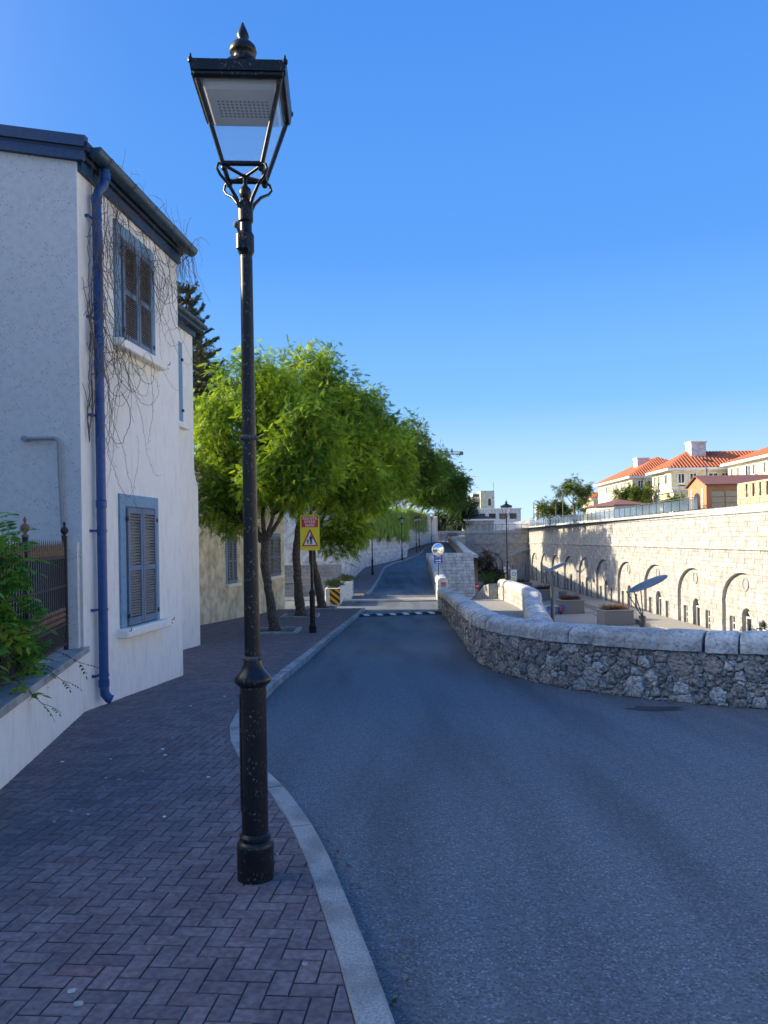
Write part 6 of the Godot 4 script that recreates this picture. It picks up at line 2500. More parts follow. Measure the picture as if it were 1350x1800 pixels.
func figure(mb: MB, c: Vector2, h: float, z: float) -> void:
	# standing person symbol: head, body with arms, legs
	var f := Transform3D()
	mb.slab(disc(14, h * 0.075, c + Vector2(0, h * 0.90)), f, z, z + 0.0015)
	mb.slab(PackedVector2Array([c + Vector2(-0.13, 0.80) * h, c + Vector2(-0.19, 0.48) * h, c + Vector2(-0.13, 0.47) * h, c + Vector2(-0.09, 0.66) * h, c + Vector2(-0.10, 0.0) * h, c + Vector2(-0.02, 0.0) * h, c + Vector2(0.0, 0.42) * h, c + Vector2(0.04, 0.0) * h, c + Vector2(0.12, 0.0) * h, c + Vector2(0.09, 0.66) * h, c + Vector2(0.15, 0.47) * h, c + Vector2(0.20, 0.49) * h, c + Vector2(0.14, 0.80) * h]), f, z, z + 0.0015)

func build_signs() -> void:
	# warning sign on the second lamp post
	var t := thing("warning_sign", "yellow REDUCE SPEED NOW sign with red triangle on the second lamp post", "sign", W(-1.795, 1.37, 18.50))
	var mb := MB.new()
	var r := PackedVector2Array()
	for e in [[0.205, 0.835, 0.0], [-0.205, 0.835, 0.5], [-0.205, 0.03, 1.0], [0.205, 0.03, 1.5]]:
		for k in 5:
			var a: float = PI * (e[2] + 0.5 * k / 4.0)
			r.append(Vector2(e[0], e[1]) + Vector2(cos(a), sin(a)) * 0.03)
	mb.slab(r, Transform3D(), -0.004, 0.0, 0.0, true)
	part(t, "panel", mb, M.sign_yellow)
	mb = MB.new()
	mb.slab(rect(-0.20, 0.56, 0.20, 0.82), Transform3D(), 0.0, 0.0015)
	part(t, "red_panel", mb, M.sign_red)
	text_on(t, "lettering", "REDUCE", Vector3(0, 0.775, 0.003), 0.062, "sign_white", 1.1)
	text_on(t, "lettering", "SPEED", Vector3(0, 0.692, 0.003), 0.062, "sign_white", 1.1)
	text_on(t, "lettering", "NOW", Vector3(0, 0.61, 0.003), 0.062, "sign_white", 1.1)
	mb = MB.new()
	var tri := PackedVector2Array([Vector2(-0.195, 0.115), Vector2(-0.18, 0.10), Vector2(0.18, 0.10), Vector2(0.195, 0.115), Vector2(0.012, 0.51), Vector2(-0.012, 0.51)])
	mb.slab(tri, Transform3D(), 0.0, 0.0015)
	part(t, "triangle_border", mb, M.sign_red)
	mb = MB.new()
	mb.slab(PackedVector2Array([Vector2(-0.145, 0.132), Vector2(0.145, 0.132), Vector2(0.0, 0.445)]), Transform3D(), 0.0015, 0.003)
	part(t, "triangle_field", mb, M.sign_white)
	mb = MB.new()
	figure(mb, Vector2(0.022, 0.150), 0.24, 0.003)
	figure(mb, Vector2(-0.055, 0.150), 0.13, 0.003)
	part(t, "pedestrian_symbol", mb, M.sign_black)
	for y in [0.2, 0.7]:
		mb = MB.new()
		mb.box(Vector3(0.02, y, -0.03), Vector3(0.12, 0.03, 0.05))
		part(t, "clamp", mb, M.steel)
	# traffic mirror and bicycle sign on the parapet
	var base := W(2.62, road_y(37.0) + 0.98, 37.0)
	var m := thing("traffic_mirror", "round convex traffic mirror with white rim on the parapet post", "mirror", base)
	mb = MB.new()
	mb.bar(Vector3(0, -0.06, 0), Vector3(0, 1.55, 0), 0.022, 10)
	part(m, "post", mb, M.iron)
	var mf := Transform3D(Basis(Vector3.RIGHT, PI / 2) * Basis(Vector3.FORWARD, 0.18), Vector3(-0.02, 1.30, 0.06))
	mb = MB.new()
	mb.lathe([Vector2(0.26, -0.03), Vector2(0.30, -0.01), Vector2(0.31, 0.03), Vector2(0.28, 0.05), Vector2(0.26, 0.04)], 28, mf)
	part(m, "rim", mb, M.sign_white)
	mb = MB.new()
	mb.lathe([Vector2(0.27, 0.035), Vector2(0.2, 0.06), Vector2(0.1, 0.075), Vector2(0.0, 0.08)], 28, mf, true)
	var chrome := plain("mirror_glass", lin(0.8, 0.8, 0.8), 0.04, 1.0)
	part(m, "mirror_face", mb, chrome)
	var b := thing("bicycle_sign", "square blue bicycle route sign with white arrow under the mirror", "sign", base + Vector3(0.0, 0.62, 0.03))
	mb = MB.new()
	mb.slab(rect(-0.20, 0.0, 0.20, 0.40), Transform3D(), -0.004, 0.0, 0.0, true)
	part(b, "panel", mb, M.sign_blue)
	mb = MB.new()
	for sx in [-0.085, 0.085]:
		var pts := []
		for k in 17:
			pts.append(Vector3(sx + cos(TAU * k / 16) * 0.05, 0.30 + sin(TAU * k / 16) * 0.05, 0.002))
		mb.tube(pts, [0.007], 4, false)
	for e in [[Vector3(-0.085, 0.30, 0.002), Vector3(-0.04, 0.365, 0.002)], [Vector3(-0.04, 0.365, 0.002), Vector3(0.07, 0.365, 0.002)], [Vector3(-0.04, 0.365, 0.002), Vector3(0.0, 0.30, 0.002)], [Vector3(0.0, 0.30, 0.002), Vector3(0.07, 0.36, 0.002)], [Vector3(0.085, 0.30, 0.002), Vector3(0.06, 0.385, 0.002)]]:
		mb.bar(e[0], e[1], 0.007, 4)
	part(b, "bicycle_symbol", mb, M.sign_white)
	mb = MB.new()
	mb.slab(PackedVector2Array([Vector2(-0.14, 0.13), Vector2(0.05, 0.13), Vector2(0.05, 0.09), Vector2(0.15, 0.15), Vector2(0.05, 0.21), Vector2(0.05, 0.17), Vector2(-0.14, 0.17)]), Transform3D(), 0.0, 0.002)
	part(b, "arrow", mb, M.sign_white)
	mb = MB.new()
	mb.slab(rect(-0.14, 0.035, 0.14, 0.06), Transform3D(), 0.0, 0.002)
	part(b, "caption_bar", mb, M.sign_white)
	# no-entry sign by the bastion
	var ne := thing("no_entry_sign", "red and white no-entry sign on a thin post below the bastion wall", "sign", W(7.05, -5.9, 57.8), -0.9)
	mb = MB.new()
	mb.bar(Vector3(0, 0, 0), Vector3(0, 4.1, 0), 0.04, 8)
	part(ne, "post", mb, M.soft_grey)
	mb = MB.new()
	mb.slab(disc(24, 0.23, Vector2(0, 3.87)), Transform3D(), 0.045, 0.055, 0.0, true)
	part(ne, "disc", mb, M.sign_red)
	mb = MB.new()
	mb.slab(rect(-0.16, 3.83, 0.16, 3.91), Transform3D(), 0.055, 0.058)
	part(ne, "bar", mb, M.sign_white)
	# notices round the ramp lamp
	var nb := thing("notice_board", "white notice board with black ring and yellow patch behind the ramp lamp", "sign", W(6.95, -1.9, 41.0))
	mb = MB.new()
	mb.slab(rect(-0.16, 1.2, 0.16, 1.78), Transform3D(), -0.01, 0.0, 0.0, true)
	mb.bar(Vector3(0, -3.4, -0.03), Vector3(0, 1.7, -0.03), 0.03)
	part(nb, "panel", mb, M.sign_white)
	mb = MB.new()
	var ringp := []
	for k in 17:
		ringp.append(Vector3(cos(TAU * k / 16) * 0.09, 1.55 + sin(TAU * k / 16) * 0.09, 0.002))
	mb.tube(ringp, [0.014], 5, false)
	part(nb, "ring_symbol", mb, M.sign_black)
	mb = MB.new()
	mb.slab(rect(-0.09, 1.23, 0.09, 1.36), Transform3D(), 0.0, 0.002)
	part(nb, "yellow_patch", mb, M.sign_yellow)
	for e in [["upper white plate on the foot of the ramp lamp", 0.55, 0.26, 0.10, "sign_white"], ["lower white plate on the foot of the ramp lamp", 0.40, 0.2, 0.10, "sign_white"], ["narrow sticker wrapped round the ramp lamp foot", 0.08, 0.12, 0.26, "soft_grey"]]:
		var pl := thing("sign_plate", e[0], "sign", W(5.58, -0.38 + e[1], 34.88))
		mb = MB.new()
		mb.slab(rect(-e[2] * 0.5, 0.0, e[2] * 0.5, e[3]), Transform3D(), 0.0, 0.006, 0.001, true)
		part(pl, "plate", mb, M[e[4]])
		mb = MB.new()
		mb.slab(rect(-e[2] * 0.4, e[3] * 0.35, e[2] * 0.4, e[3] * 0.6), Transform3D(), 0.006, 0.008)
		part(pl, "print_band", mb, M.sign_black if e[4] == "sign_white" else M.sign_red)

func build_planters() -> void:
	for e in [["white concrete planter with black and yellow hazard stripes on its corner", -2.55, -1.93, 32.5, 35.1, 0.76, true], ["plain white concrete planter behind the striped one", -2.2, -1.58, 36.2, 38.4, 0.82, false]]:
		var d0: float = e[3]
		var y := road_y(d0)
		var t := thing("concrete_planter", e[0], "planter", W((e[1] + e[2]) * 0.5, y, (d0 + e[4]) * 0.5), 0.0, "concrete planters by the side lane")
		var mb := MB.new()
		var w: float = e[2] - e[1]
		var l: float = e[4] - d0
		mb.bevel(Vector3(0, e[5] * 0.5, 0), Vector3(w, e[5], l), 0.02)
		part(t, "box", mb, M.planter_white)
		mb = MB.new()
		mb.bevel(Vector3(0, e[5] + 0.003, 0), Vector3(w - 0.16, 0.02, l - 0.16), 0.005)
		part(t, "soil", mb, M.earth)
		if e[6]:
			mb = MB.new()
			mb.slab(rect(w * 0.5 - 0.42, 0.06, w * 0.5 + 0.012, e[5] - 0.02), Transform3D(Basis(), Vector3(0, 0, l * 0.5)), 0.0, 0.006)
			var p := part(t, "hazard_panel", mb, M.sign_black)
			mb = MB.new()
			for k in 5:
				var yy := -0.22 + k * 0.27
				var band := PackedVector2Array([Vector2(w * 0.5 - 0.42, yy + 0.42), Vector2(w * 0.5 - 0.42, yy + 0.28), Vector2(w * 0.5 + 0.012, yy - 0.08), Vector2(w * 0.5 + 0.012, yy + 0.06)])
				for q in Geometry2D.intersect_polygons(band, rect(w * 0.5 - 0.42, 0.06, w * 0.5 + 0.012, e[5] - 0.02)):
					mb.slab(q, Transform3D(Basis(), Vector3(0, 0, l * 0.5)), 0.006, 0.009)
			part(p, "yellow_stripe", mb, M.hazard_yellow)
			mb = MB.new()
			var sf := Transform3D(Basis(Vector3.FORWARD, Vector3.UP, Vector3.RIGHT), Vector3(w * 0.5, 0, l * 0.5))
			mb.slab(rect(0.0, 0.06, 0.22, e[5] - 0.02), sf, 0.002, 0.011)
			var p2 := part(t, "hazard_panel", mb, M.sign_black)
			mb = MB.new()
			for k in 5:
				var yy := -0.1 + k * 0.27
				for q in Geometry2D.intersect_polygons(PackedVector2Array([Vector2(0, yy), Vector2(0.22, yy + 0.18), Vector2(0.22, yy + 0.32), Vector2(0, yy + 0.14)]), rect(0.0, 0.06, 0.22, e[5] - 0.02)):
					mb.slab(q, sf, 0.011, 0.014)
			part(p2, "yellow_stripe", mb, M.hazard_yellow)
		# small red and white no-entry plate on the road side
		var rf := Transform3D(Basis(Vector3.FORWARD, Vector3.UP, Vector3.RIGHT), Vector3(w * 0.5, 0.5, l * 0.5 - 1.1))
		mb = MB.new()
		mb.slab(disc(20, 0.16), rf, 0.0, 0.006)
		part(t, "no_entry_plate", mb, M.sign_red)
		mb = MB.new()
		mb.slab(rect(-0.11, -0.035, 0.11, 0.035), rf, 0.006, 0.009)
		part(t, "white_bar", mb, M.sign_white)
		var b := thing("planter_shrub", "dark spiky shrub growing in the striped planter" if e[6] else "grey-green shrub growing in the plain planter", "shrub", t.position + Vector3(0, e[5], 0), 0.0, "shrubs in the concrete planters")
		var where := []
		var cols := PackedColorArray()
		var st := MB.new()
		for k in 420:
			var dir := Vector3(R(-1, 1), R(0.1, 1.1), R(-1, 1)).normalized()
			var at := b.position + Vector3(R(-0.2, 0.2), 0.0, R(-0.7, 0.95)) + dir * R(0.05, 0.24)
			var sd := dir.cross(Vector3(0.3, 0.2, 0.9)).normalized()
			where.append(Transform3D(Basis(dir, sd.cross(dir), sd) * R(0.5, 0.8), at))
			var q := rng.randf()
			cols.append(Color(lerpf(0.025, 0.07, q), lerpf(0.05, 0.10, q), lerpf(0.02, 0.04, q)))
			if k % 14 == 0:
				st.bar(b.position + Vector3(R(-0.1, 0.1), 0, R(-0.5, 0.8)), at, 0.008, 4)
		wpart(b, "stem", st, M.twig)
		foliage(b, "leaves", spray(0.18, 4, 0.07, 0.02), M.leaf_dark, where, cols)

func build_hump() -> void:
	var a := Vector2(-0.85, 26.75)
	var b := Vector2(1.92, 27.55)
	var t := thing("speed_hump", "black rubber speed hump with white blocks across the road", "speed hump", W(0.5, road_y(27.1), 27.1))
	var n := 6
	var along := (b - a).normalized()
	var across := Vector2(-along.y, along.x)
	var ln := (b - a).length() / n
	var pos := func(x: float, z: float, h: float) -> Vector3:
		var q := a + along * x + across * z
		return W(q.x, road_y(q.y) + 0.004 + h, q.y)
	var hgt := func(z: float) -> float: return 0.07 * sqrt(maxf(0.0, 1.0 - pow(z / 0.46, 2.0)))
	for k in n:
		var mb := MB.new()
		var rows := []
		for i in 9:
			var z := -0.455 + 0.91 * i / 8.0
			rows.append(PackedVector3Array([pos.call(ln * k + 0.008, z, hgt.call(z)), pos.call(ln * (k + 1) - 0.008, z, hgt.call(z))]))
		mb.grid(rows)
		var m := wpart(t, "rubber_module", mb, M.rubber)
		for e in [[0.02, 0.22, -0.44, -0.02], [0.25, 0.45, 0.02, 0.44]]:
			mb = MB.new()
			rows = []
			for i in 5:
				var z := lerpf(e[2], e[3], i / 4.0)
				rows.append(PackedVector3Array([pos.call(ln * k + e[0], z, hgt.call(z) + 0.004), pos.call(ln * k + e[1], z, hgt.call(z) + 0.004)]))
			mb.grid(rows)
			wpart(m, "white_block", mb, M.white_paint)
	for e in [[-0.0, -1.0], [ln * n, 1.0]]:
		var mb := MB.new()
		var rows := []
		for i in 5:
			var row := PackedVector3Array()
			for j in 9:
				var z := -0.455 + 0.91 * j / 8.0
				var q: float = cos(asin(clampf(z / 0.46, -1, 1))) * 0.3 * i / 4.0
				row.append(pos.call(e[0] + e[1] * q, z, hgt.call(z) * (1.0 - i / 4.0)))
			rows.append(row)
		mb.grid(rows)
		wpart(t, "rounded_end", mb, M.rubber)

func build_car() -> void:
	var t := thing("parked_car", "dark car with a red tail light at the top of the road", "car", W(12.45, road_y(140.0), 140.0))
	var mb := MB.new()
	mb.slab(PackedVector2Array([Vector2(-2.0, 0.3), Vector2(2.0, 0.3), Vector2(2.05, 0.75), Vector2(1.2, 0.9), Vector2(0.6, 1.42), Vector2(-1.5, 1.45), Vector2(-1.95, 0.95)]), Transform3D(Basis(Vector3.FORWARD, Vector3.UP, Vector3.RIGHT), Vector3(-0.82, 0, 0)), 0.0, 1.64, 0.1, true)
	part(t, "body", mb, M.car_paint)
	mb = MB.new()
	mb.slab(PackedVector2Array([Vector2(-0.62, 0.98), Vector2(0.62, 0.98), Vector2(0.55, 1.34), Vector2(-0.55, 1.34)]), Transform3D(Basis(), Vector3(0, 0, 1.86)), 0.0, 0.03)
	part(t, "rear_window", mb, M.dark_glass)
	for s in [-1, 1]:
		mb = MB.new()
		mb.bevel(Vector3(s * 0.68, 0.86, 2.02), Vector3(0.24, 0.26, 0.06), 0.02)
		part(t, "tail_light", mb, M.tail_light)
		for z in [-1.3, 1.25]:
			mb = MB.new()
			mb.lathe([Vector2(0.0, -0.1), Vector2(0.31, -0.1), Vector2(0.31, 0.1), Vector2(0.0, 0.1)], 16, Transform3D(Basis(Vector3.BACK, PI / 2), Vector3(s * 0.74, 0.31, z)))
			part(t, "wheel", mb, M.rubber)
	mb = MB.new()
	mb.bevel(Vector3(0, 0.45, 2.0), Vector3(1.5, 0.2, 0.1), 0.03)
	part(t, "bumper", mb, M.rubber)
	mb = MB.new()
	mb.slab(rect(-0.26, 0.62, 0.26, 0.73), Transform3D(Basis(), Vector3(0, 0, 2.0)), 0.0, 0.03)
	part(t, "number_plate", mb, M.sign_yellow)

# ---------------------------------------------------------------- trees
func tree(called: String, label: String, group: String, base: Vector3, trunk: Array, radii: Array, lobes: Array, fronds: int, leaf: Mesh, mat: String, size: float, dark: Color, pale: Color, droop := 0.18, per := 16) -> Node3D:
	var t := thing(called, label, "tree", base, 0.0, group)
	var mb := MB.new()
	var pts := [base]
	for p in trunk:
		pts.append(p)
	# irregular trunk
	var fine := []
	var fr := []
	for i in pts.size() - 1:
		for k in 5:
			var q: Vector3 = pts[i].lerp(pts[i + 1], k / 5.0)
			if i + k > 0:
				q += Vector3(noise.get_noise_1d(q.y * 9.0), 0, noise.get_noise_1d(q.y * 9.0 + 50.0)) * radii[0] * 0.35
			fine.append(q)
			fr.append(lerpf(radii[i], radii[i + 1], k / 5.0) * (1.0 + 0.12 * noise.get_noise_1d(q.y * 25.0)))
	fine.append(pts[-1])
	fr.append(radii[-1])
	fr[0] *= 1.3
	mb.tube(fine, fr, 14)
	wpart(t, "trunk", mb, M.bark)
	var top: Vector3 = pts[-1]
	var where := []
	var cols := PackedColorArray()
	var twigs := MB.new()
	var total := 0.0
	for l in lobes:
		total += l[1].x * l[1].y + l[1].x * l[1].z
	for l in lobes:
		var c: Vector3 = l[0]
		var r: Vector3 = l[1]
		mb = MB.new()
		var mid := top.lerp(c, 0.5) + Vector3(R(-0.2, 0.2), -0.12 * (c - top).length(), R(-0.2, 0.2))
		var limb := []
		var lr := []
		for k in 9:
			var u := k / 8.0
			limb.append(top.lerp(mid, u).lerp(mid.lerp(c, u), u) + Vector3(R(-1, 1), R(-1, 1), R(-1, 1)) * 0.03)
			lr.append(lerpf(radii[-1] * 0.72, 0.022, pow(u, 0.7)))
		mb.tube(limb, lr, 8)
		wpart(t, "limb", mb, M.bark)
		var n := int(fronds * (r.x * r.y + r.x * r.z) / total)
		var clumps := maxi(n / per, 1)
		# each lobe is a heap of boughs
		var boughs := []
		for q in 9:
			var hy := 1.0 - 2.0 * (q + 0.5) / 9.0
			var ha := q * 2.4 + c.x * 3.0
			var hr := sqrt(1.0 - hy * hy)
			boughs.append([Vector3(cos(ha) * hr, hy, sin(ha) * hr) * R(0.52, 0.78), R(0.34, 0.52)])
		var home := c
		var full := r
		for k in clumps:
			var bough: Array = boughs[k % 9]
			c = home + full * (bough[0] as Vector3)
			r = full * (bough[1] as float)
			var dir := Vector3(rng.randfn(), rng.randfn(), rng.randfn()).normalized()
			var rad := pow(R(0.10, 1.0), 0.38)
			# uneven outline
			rad *= 1.0 + 0.42 * noise.get_noise_3d(dir.x * 7.0 + c.x * 3.0, dir.y * 7.0 + c.y * 3.0, dir.z * 7.0 + c.z * 3.0)
			var p := c + Vector3(dir.x * r.x, dir.y * r.y, dir.z * r.z) * rad
			if noise.get_noise_3d(p.x * 4.2, p.y * 4.2, p.z * 4.2) < -0.2:
				continue
			if k % 2 == 0:
				var from: Vector3 = limb[int(R(4, 8.9))]
				twigs.tube([from, from.lerp(p, 0.5) + Vector3(0, 0.06, 0), p], [0.014, 0.009, 0.004], 4, false)
			for q in per:
				var out := (dir * R(0.1, 0.9) + Vector3(rng.randfn(), rng.randfn() * 0.7, rng.randfn()) * 0.8 + Vector3.DOWN * droop * R(0.4, 1.8)).normalized()
				var sd := out.cross(Vector3(R(-0.9, 0.9), 1.0, R(-0.9, 0.9))).normalized()
				var sc := size * R(0.7, 1.2)
				where.append(Transform3D(Basis(out, sd.cross(out), sd) * sc, p + Vector3(rng.randfn(), rng.randfn(), rng.randfn()) * 0.15 * size))
				var m := clampf(rng.randf() * 0.9 + 0.5 * noise.get_noise_3d(p.x * 3.0, p.y * 3.0, p.z * 3.0) + 0.1, 0.0, 1.0)
				cols.append(Color(lerpf(dark.r, pale.r, m), lerpf(dark.g, pale.g, m), lerpf(dark.b, pale.b, m)))
	wpart(t, "twigs", twigs, M.twig)
	foliage(t, "crown", leaf, M[mat], where, cols)
	return t

func build_trees() -> void:
	var frond := spray(0.22, 5, 0.062, 0.028)
	var coarse := spray(0.42, 4, 0.16, 0.06)
	var dk := Color(0.05, 0.155, 0.024)
	var pl := Color(0.43, 0.56, 0.04)
	var g := "street trees in front of the cream house"
	tree("street_tree", "nearest street tree with forked trunk beside the lamp post", g, W(-2.735, -0.66, 18.84), [W(-2.84, 0.3, 18.8), W(-2.95, 1.0, 18.8), W(-2.93, 1.55, 18.8)], [0.13, 0.105, 0.10, 0.095],
		[[W(-3.9, 4.3, 19.5), Vector3(1.2, 1.45, 1.4)], [W(-2.95, 5.25, 19.0), Vector3(1.15, 1.15, 1.3)], [W(-1.95, 4.2, 18.6), Vector3(1.15, 1.3, 1.3)], [W(-3.95, 2.75, 19.4), Vector3(0.95, 0.95, 1.0)], [W(-2.4, 3.1, 18.4), Vector3(1.25, 0.85, 1.2)]], 17000, frond, "leaf_tree", 0.95, dk, pl)
	tree("street_tree", "second street tree with straight brown trunk left of the warning sign", g, W(-2.78, -0.9, 25.0), [W(-2.84, 0.2, 25.0), W(-2.88, 1.2, 25.0), W(-2.8, 2.0, 25.0)], [0.17, 0.135, 0.125, 0.12],
		[[W(-2.3, 6.4, 25.0), Vector3(1.55, 1.6, 1.6)], [W(-1.0, 5.2, 25.0), Vector3(1.5, 1.6, 1.6)], [W(-2.6, 4.0, 24.6), Vector3(1.6, 1.3, 1.5)], [W(-1.2, 3.4, 24.5), Vector3(1.5, 1.0, 1.4)]], 18000, frond, "leaf_tree", 1.1, dk, pl)
	tree("street_tree", "third street tree leaning behind the warning sign post", g, W(-2.467, -1.08, 29.6), [W(-2.58, -0.1, 29.6), W(-2.78, 0.8, 29.6), W(-2.8, 1.6, 29.6)], [0.18, 0.15, 0.14, 0.13],
		[[W(-1.3, 6.1, 30.0), Vector3(1.6, 1.5, 1.7)], [W(0.0, 4.7, 30.0), Vector3(1.55, 1.45, 1.7)], [W(-1.0, 3.3, 29.5), Vector3(1.6, 1.0, 1.5)], [W(-1.7, 1.9, 29.0), Vector3(1.0, 0.75, 0.9)]], 16000, frond, "leaf_tree", 1.2, dk, pl)
	var g2 := "trees above the retaining wall"
	tree("wall_tree", "broad tree overhanging the road above the white retaining wall", g2, W(-3.2, 3.2, 48.0), [W(-2.6, 4.0, 48.0), W(-1.8, 4.6, 48.0)], [0.25, 0.2, 0.17],
		[[W(0.6, 6.4, 48.0), Vector3(2.0, 2.0, 2.2)], [W(1.7, 7.6, 50.0), Vector3(1.9, 1.9, 2.0)], [W(2.6, 6.0, 50.0), Vector3(1.7, 1.7, 1.9)], [W(0.4, 5.1, 47.0), Vector3(1.8, 1.1, 1.8)], [W(-2.2, 7.2, 48.0), Vector3(2.2, 2.0, 2.2)]], 13000, frond, "leaf_tree", 1.6, dk, Color(0.15, 0.21, 0.02))
	tree("wall_tree", "feathery tree reaching over the road below the crane", g2, W(1.2, 3.6, 93.0), [W(2.0, 5.6, 93.0), W(3.6, 6.8, 93.0)], [0.35, 0.26, 0.2],
		[[W(6.0, 9.7, 92.0), Vector3(2.7, 2.3, 3.3)], [W(8.4, 8.0, 95.0), Vector3(2.4, 2.2, 3.0)], [W(5.1, 7.2, 90.0), Vector3(3.0, 2.2, 3.0)], [W(8.9, 8.4, 97.0), Vector3(2.0, 1.8, 2.6)]], 10000, frond, "leaf_tree", 2.5, dk, Color(0.14, 0.2, 0.02))
	tree("wall_tree", "tall tree crown behind the feathery tree up the road", g2, W(2.0, 2.5, 106.0), [W(3.0, 5.0, 106.0), W(4.5, 7.0, 106.0)], [0.35, 0.28, 0.22],
		[[W(6.0, 10.2, 106.0), Vector3(2.9, 2.7, 7.0)], [W(8.4, 8.6, 110.0), Vector3(2.7, 2.2, 7.0)], [W(4.0, 9.6, 99.0), Vector3(3.0, 2.8, 5.0)]], 8500, coarse, "leaf_tree", 1.9, dk, Color(0.10, 0.15, 0.02))
	tree("wall_tree", "farthest tall tree of the row above the road", g2, W(5.0, 2.5, 122.0), [W(5.6, 5.0, 122.0), W(6.6, 7.0, 122.0)], [0.35, 0.28, 0.22],
		[[W(8.0, 10.2, 122.0), Vector3(3.0, 2.9, 7.0)], [W(10.6, 8.6, 124.0), Vector3(2.6, 2.3, 6.0)]], 7000, coarse, "leaf_tree", 2.0, dk, Color(0.10, 0.15, 0.02))
	var g3 := "dark trees at the top of the road"
	var bk := Color(0.014, 0.03, 0.010)
	var bp := Color(0.05, 0.085, 0.02)
	tree("dark_tree", "dark dense tree left of the tower block", g3, W(17.0, 1.2, 152.0), [W(17.0, 3.0, 152.0)], [0.4, 0.35], [[W(15.4, 6.4, 151.0), Vector3(2.8, 3.0, 3.0)], [W(16.8, 7.4, 153.0), Vector3(1.6, 2.2, 2.5)]], 3500, coarse, "leaf_dark", 2.2, bk, bp)
	tree("dark_tree", "dark tree mass behind the parked car", g3, W(13.0, 1.2, 168.0), [W(13.0, 3.0, 168.0)], [0.4, 0.35], [[W(12.0, 4.2, 166.0), Vector3(3.6, 3.0, 2.5)], [W(16.0, 4.4, 168.0), Vector3(3.0, 2.8, 2.5)]], 3500, coarse, "leaf_dark", 2.4, bk, bp)
	tree("dark_tree", "round dark tree under the tall pine behind the houses", g3, W(-8.4, -1.0, 36.5), [W(-8.4, 4.0, 36.5), W(-8.3, 7.4, 36.5)], [0.3, 0.22, 0.18], [[W(-8.7, 9.9, 36.5), Vector3(1.45, 1.4, 1.4)], [W(-7.75, 8.6, 36.5), Vector3(1.35, 1.4, 1.4)], [W(-9.1, 8.1, 36.5), Vector3(1.6, 1.4, 1.4)]], 5000, frond, "leaf_dark", 1.0, Color(0.02, 0.035, 0.012), Color(0.08, 0.095, 0.03))
	# terrace trees
	var g4 := "trees on the upper terrace"
	var tp := Color(0.17, 0.21, 0.03)
	tree("terrace_tree", "tall airy tree rising behind the terrace railing", g4, W(31.4, 3.3, 125.0), [W(31.3, 5.2, 125.0), W(31.2, 6.8, 125.0)], [0.25, 0.2, 0.15], [[W(31.2, 9.8, 125.0), Vector3(1.7, 1.5, 2.0)], [W(33.2, 9.0, 126.0), Vector3(1.7, 1.5, 1.6)], [W(29.2, 9.2, 124.0), Vector3(1.3, 1.3, 1.3)], [W(32.6, 7.0, 126.0), Vector3(1.6, 1.1, 1.4)]], 1700, coarse, "leaf_far", 1.5, Color(0.06, 0.12, 0.02), tp)
	tree("terrace_tree", "low bushy tree left of the airy terrace tree", g4, W(27.9, 3.3, 128.0), [W(27.9, 4.8, 128.0)], [0.2, 0.16], [[W(27.6, 6.3, 128.0), Vector3(2.0, 1.4, 2.0)], [W(30.0, 6.2, 128.0), Vector3(1.9, 1.4, 1.8)]], 1900, coarse, "leaf_far", 1.5, Color(0.06, 0.10, 0.02), tp)
	tree("terrace_tree", "bushy tree before the left red-roofed building", g4, W(34.0, 3.3, 105.0), [W(34.0, 5.4, 105.0)], [0.2, 0.16], [[W(33.6, 7.2, 105.0), Vector3(1.7, 1.4, 1.7)], [W(35.4, 7.2, 104.0), Vector3(1.4, 1.3, 1.5)]], 2000, coarse, "leaf_far", 1.4, Color(0.05, 0.10, 0.02), tp)
	tree("terrace_tree", "small bush before the low yellow block", g4, W(34.3, 3.3, 90.0), [W(34.3, 4.4, 90.0)], [0.14, 0.1], [[W(34.3, 5.4, 90.0), Vector3(1.4, 1.0, 1.2)]], 900, coarse, "leaf_far", 1.2, Color(0.05, 0.10, 0.02), tp)
	# shrubs below the bastion
	var g5 := "shrubs below the bastion wall"
	tree("square_tree", "dark reddish tree below the bastion wall", g5, W(9.2, -6.05, 66.5), [W(9.1, -3.5, 66.4), W(9.0, -2.0, 66.2)], [0.14, 0.1, 0.08], [[W(8.7, -0.6, 66.0), Vector3(1.1, 1.0, 1.1)], [W(9.6, -1.6, 66.0), Vector3(1.2, 1.0, 1.1)]], 1100, coarse, "leaf_dark", 0.9, Color(0.02, 0.025, 0.012), Color(0.09, 0.06, 0.03))
	tree("square_tree", "bright green spiky shrub beside the no-entry sign", g5, W(9.0, -6.05, 63.0), [W(9.0, -4.4, 63.0)], [0.2, 0.15], [[W(8.8, -2.9, 63.0), Vector3(1.2, 1.2, 1.0)], [W(10.0, -3.2, 63.5), Vector3(1.0, 1.0, 1.0)]], 1500, spray(0.6, 5, 0.34, 0.03), "leaf_far", 1.0, Color(0.04, 0.10, 0.02), Color(0.13, 0.2, 0.03), -0.4)
	tree("square_tree", "leafy treetop poking above the parapet at the right edge", g5, W(8.4, -6.05, 17.5), [W(8.3, -3.0, 17.3), W(8.3, -1.6, 17.2)], [0.09, 0.06, 0.04], [[W(8.15, -0.72, 17.0), Vector3(0.35, 0.28, 0.35)], [W(8.75, -0.75, 17.0), Vector3(0.3, 0.26, 0.3)]], 150, frond, "leaf_dark", 0.7, bk, Color(0.07, 0.10, 0.03))
	# araucaria pine behind the houses
	var t := thing("tall_pine", "tall dark pine with tiered upswept branches behind the white house", "tree", W(-10.2, -1.0, 40.0))
	var mb := MB.new()
	mb.tube([W(-10.2, -1.0, 40.0), W(-10.2, 8.0, 40.0), W(-10.17, 15.2, 40.0)], [0.3, 0.2, 0.03], 10)
	wpart(t, "trunk", mb, M.bark)
	var where := []
	var cols := PackedColorArray()
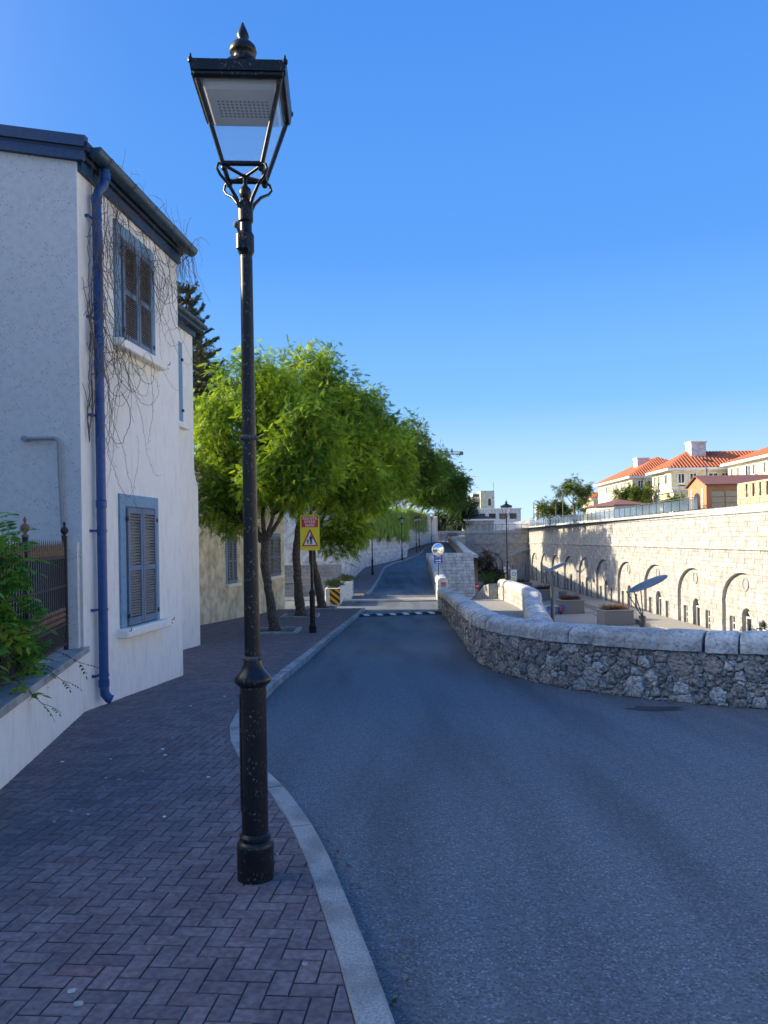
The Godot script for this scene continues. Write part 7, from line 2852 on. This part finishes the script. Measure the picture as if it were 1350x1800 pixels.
	var y := 7.0
	while y < 14.9:
		var reach := 0.35 + (15.2 - y) * 0.36
		reach = minf(reach, 2.4)
		for k in 7:
			var a := TAU * k / 7.0 + y * 1.7
			var out := Vector3(cos(a), 0, sin(a))
			mb = MB.new()
			var p0 := W(-10.2, y, 40.0)
			var pts := []
			for q in 6:
				var u := q / 5.0
				pts.append(p0 + out * reach * u + Vector3(0, -0.18 * sin(u * PI) + 0.28 * u * u, 0))
			mb.tube(pts, [0.05, 0.04, 0.035, 0.03, 0.02, 0.012], 5, false)
			wpart(t, "branch", mb, M.twig)
			for q in int(reach * 34):
				var u := R(0.12, 1.0)
				var i := mini(int(u * 5), 4)
				var p: Vector3 = pts[i].lerp(pts[i + 1], u * 5 - i)
				var side := out.cross(Vector3.UP)
				var dir := (out * R(0.3, 1.0) + side * R(-1.0, 1.0) + Vector3.UP * R(0.2, 1.0)).normalized()
				var sd := dir.cross(Vector3(0.2, 0.3, 0.9)).normalized()
				where.append(Transform3D(Basis(dir, sd.cross(dir), sd) * R(0.6, 1.0), p + side * R(-0.25, 0.25) * (1.2 - u)))
				var m := rng.randf()
				cols.append(Color(lerpf(0.018, 0.045, m), lerpf(0.034, 0.062, m), lerpf(0.018, 0.028, m)))
		y += 0.56
	foliage(t, "needles", spray(0.30, 7, 0.09, 0.035), M.leaf_dark, where, cols)

# ---------------------------------------------------------------- the scene
func _ready() -> void:
	rng.seed = 20240611
	noise.seed = 11
	noise.frequency = 0.2
	set_camera_and_light()
	make_materials()
	build_ground()
	build_pavement()
	build_litter()
	build_ramp()
	build_casemates()
	build_far_walls()
	build_white_house()
	build_buildings()
	build_parapet()
	build_trees()
	build_garden()
	# lamps
	var lamp := make_lamp("near black lantern lamp post with chipped paint on the brick pavement")
	lamp.position = W(-0.656, road_y(3.74) + 0.1, 3.75)
	lamp.rotation.y = 0.06
	copy_of(lamp, W(-1.776, road_y(18.66) + 0.1, 18.66), 0.1, "second lamp post, carrying the yellow warning sign, lantern in the tree")
	var far := ["first lamp post on the far pavement past the planters", "second far lamp post beside the creeper curtain", "third far lamp post where the far pavement bends", "fourth far lamp post just beyond the third", "fifth far lamp post before the plastered wall end", "last lamp post beside the parked car"]
	var k := 0
	for e in [[-0.784, 50.1], [1.66, 70.8], [3.65, 86.3], [4.6, 99.7], [7.6, 122.0], [10.4, 139.0]]:
		var c := copy_of(lamp, W(e[0], road_y(e[1]) + 0.112, e[1]), 0.3 * k, far[k])
		if k == 5:
			c.position.y = road_y(e[1]) + 0.05
		k += 1
	var rl := copy_of(lamp, W(5.62, -0.36, 34.9), 0.4, "lamp post with lit lantern glass standing on the ramp parapet")
	rl.scale = Vector3.ONE * 0.88
	build_signs()
	build_planters()
	build_hump()
	build_car()
	build_square_things()
	build_vine()
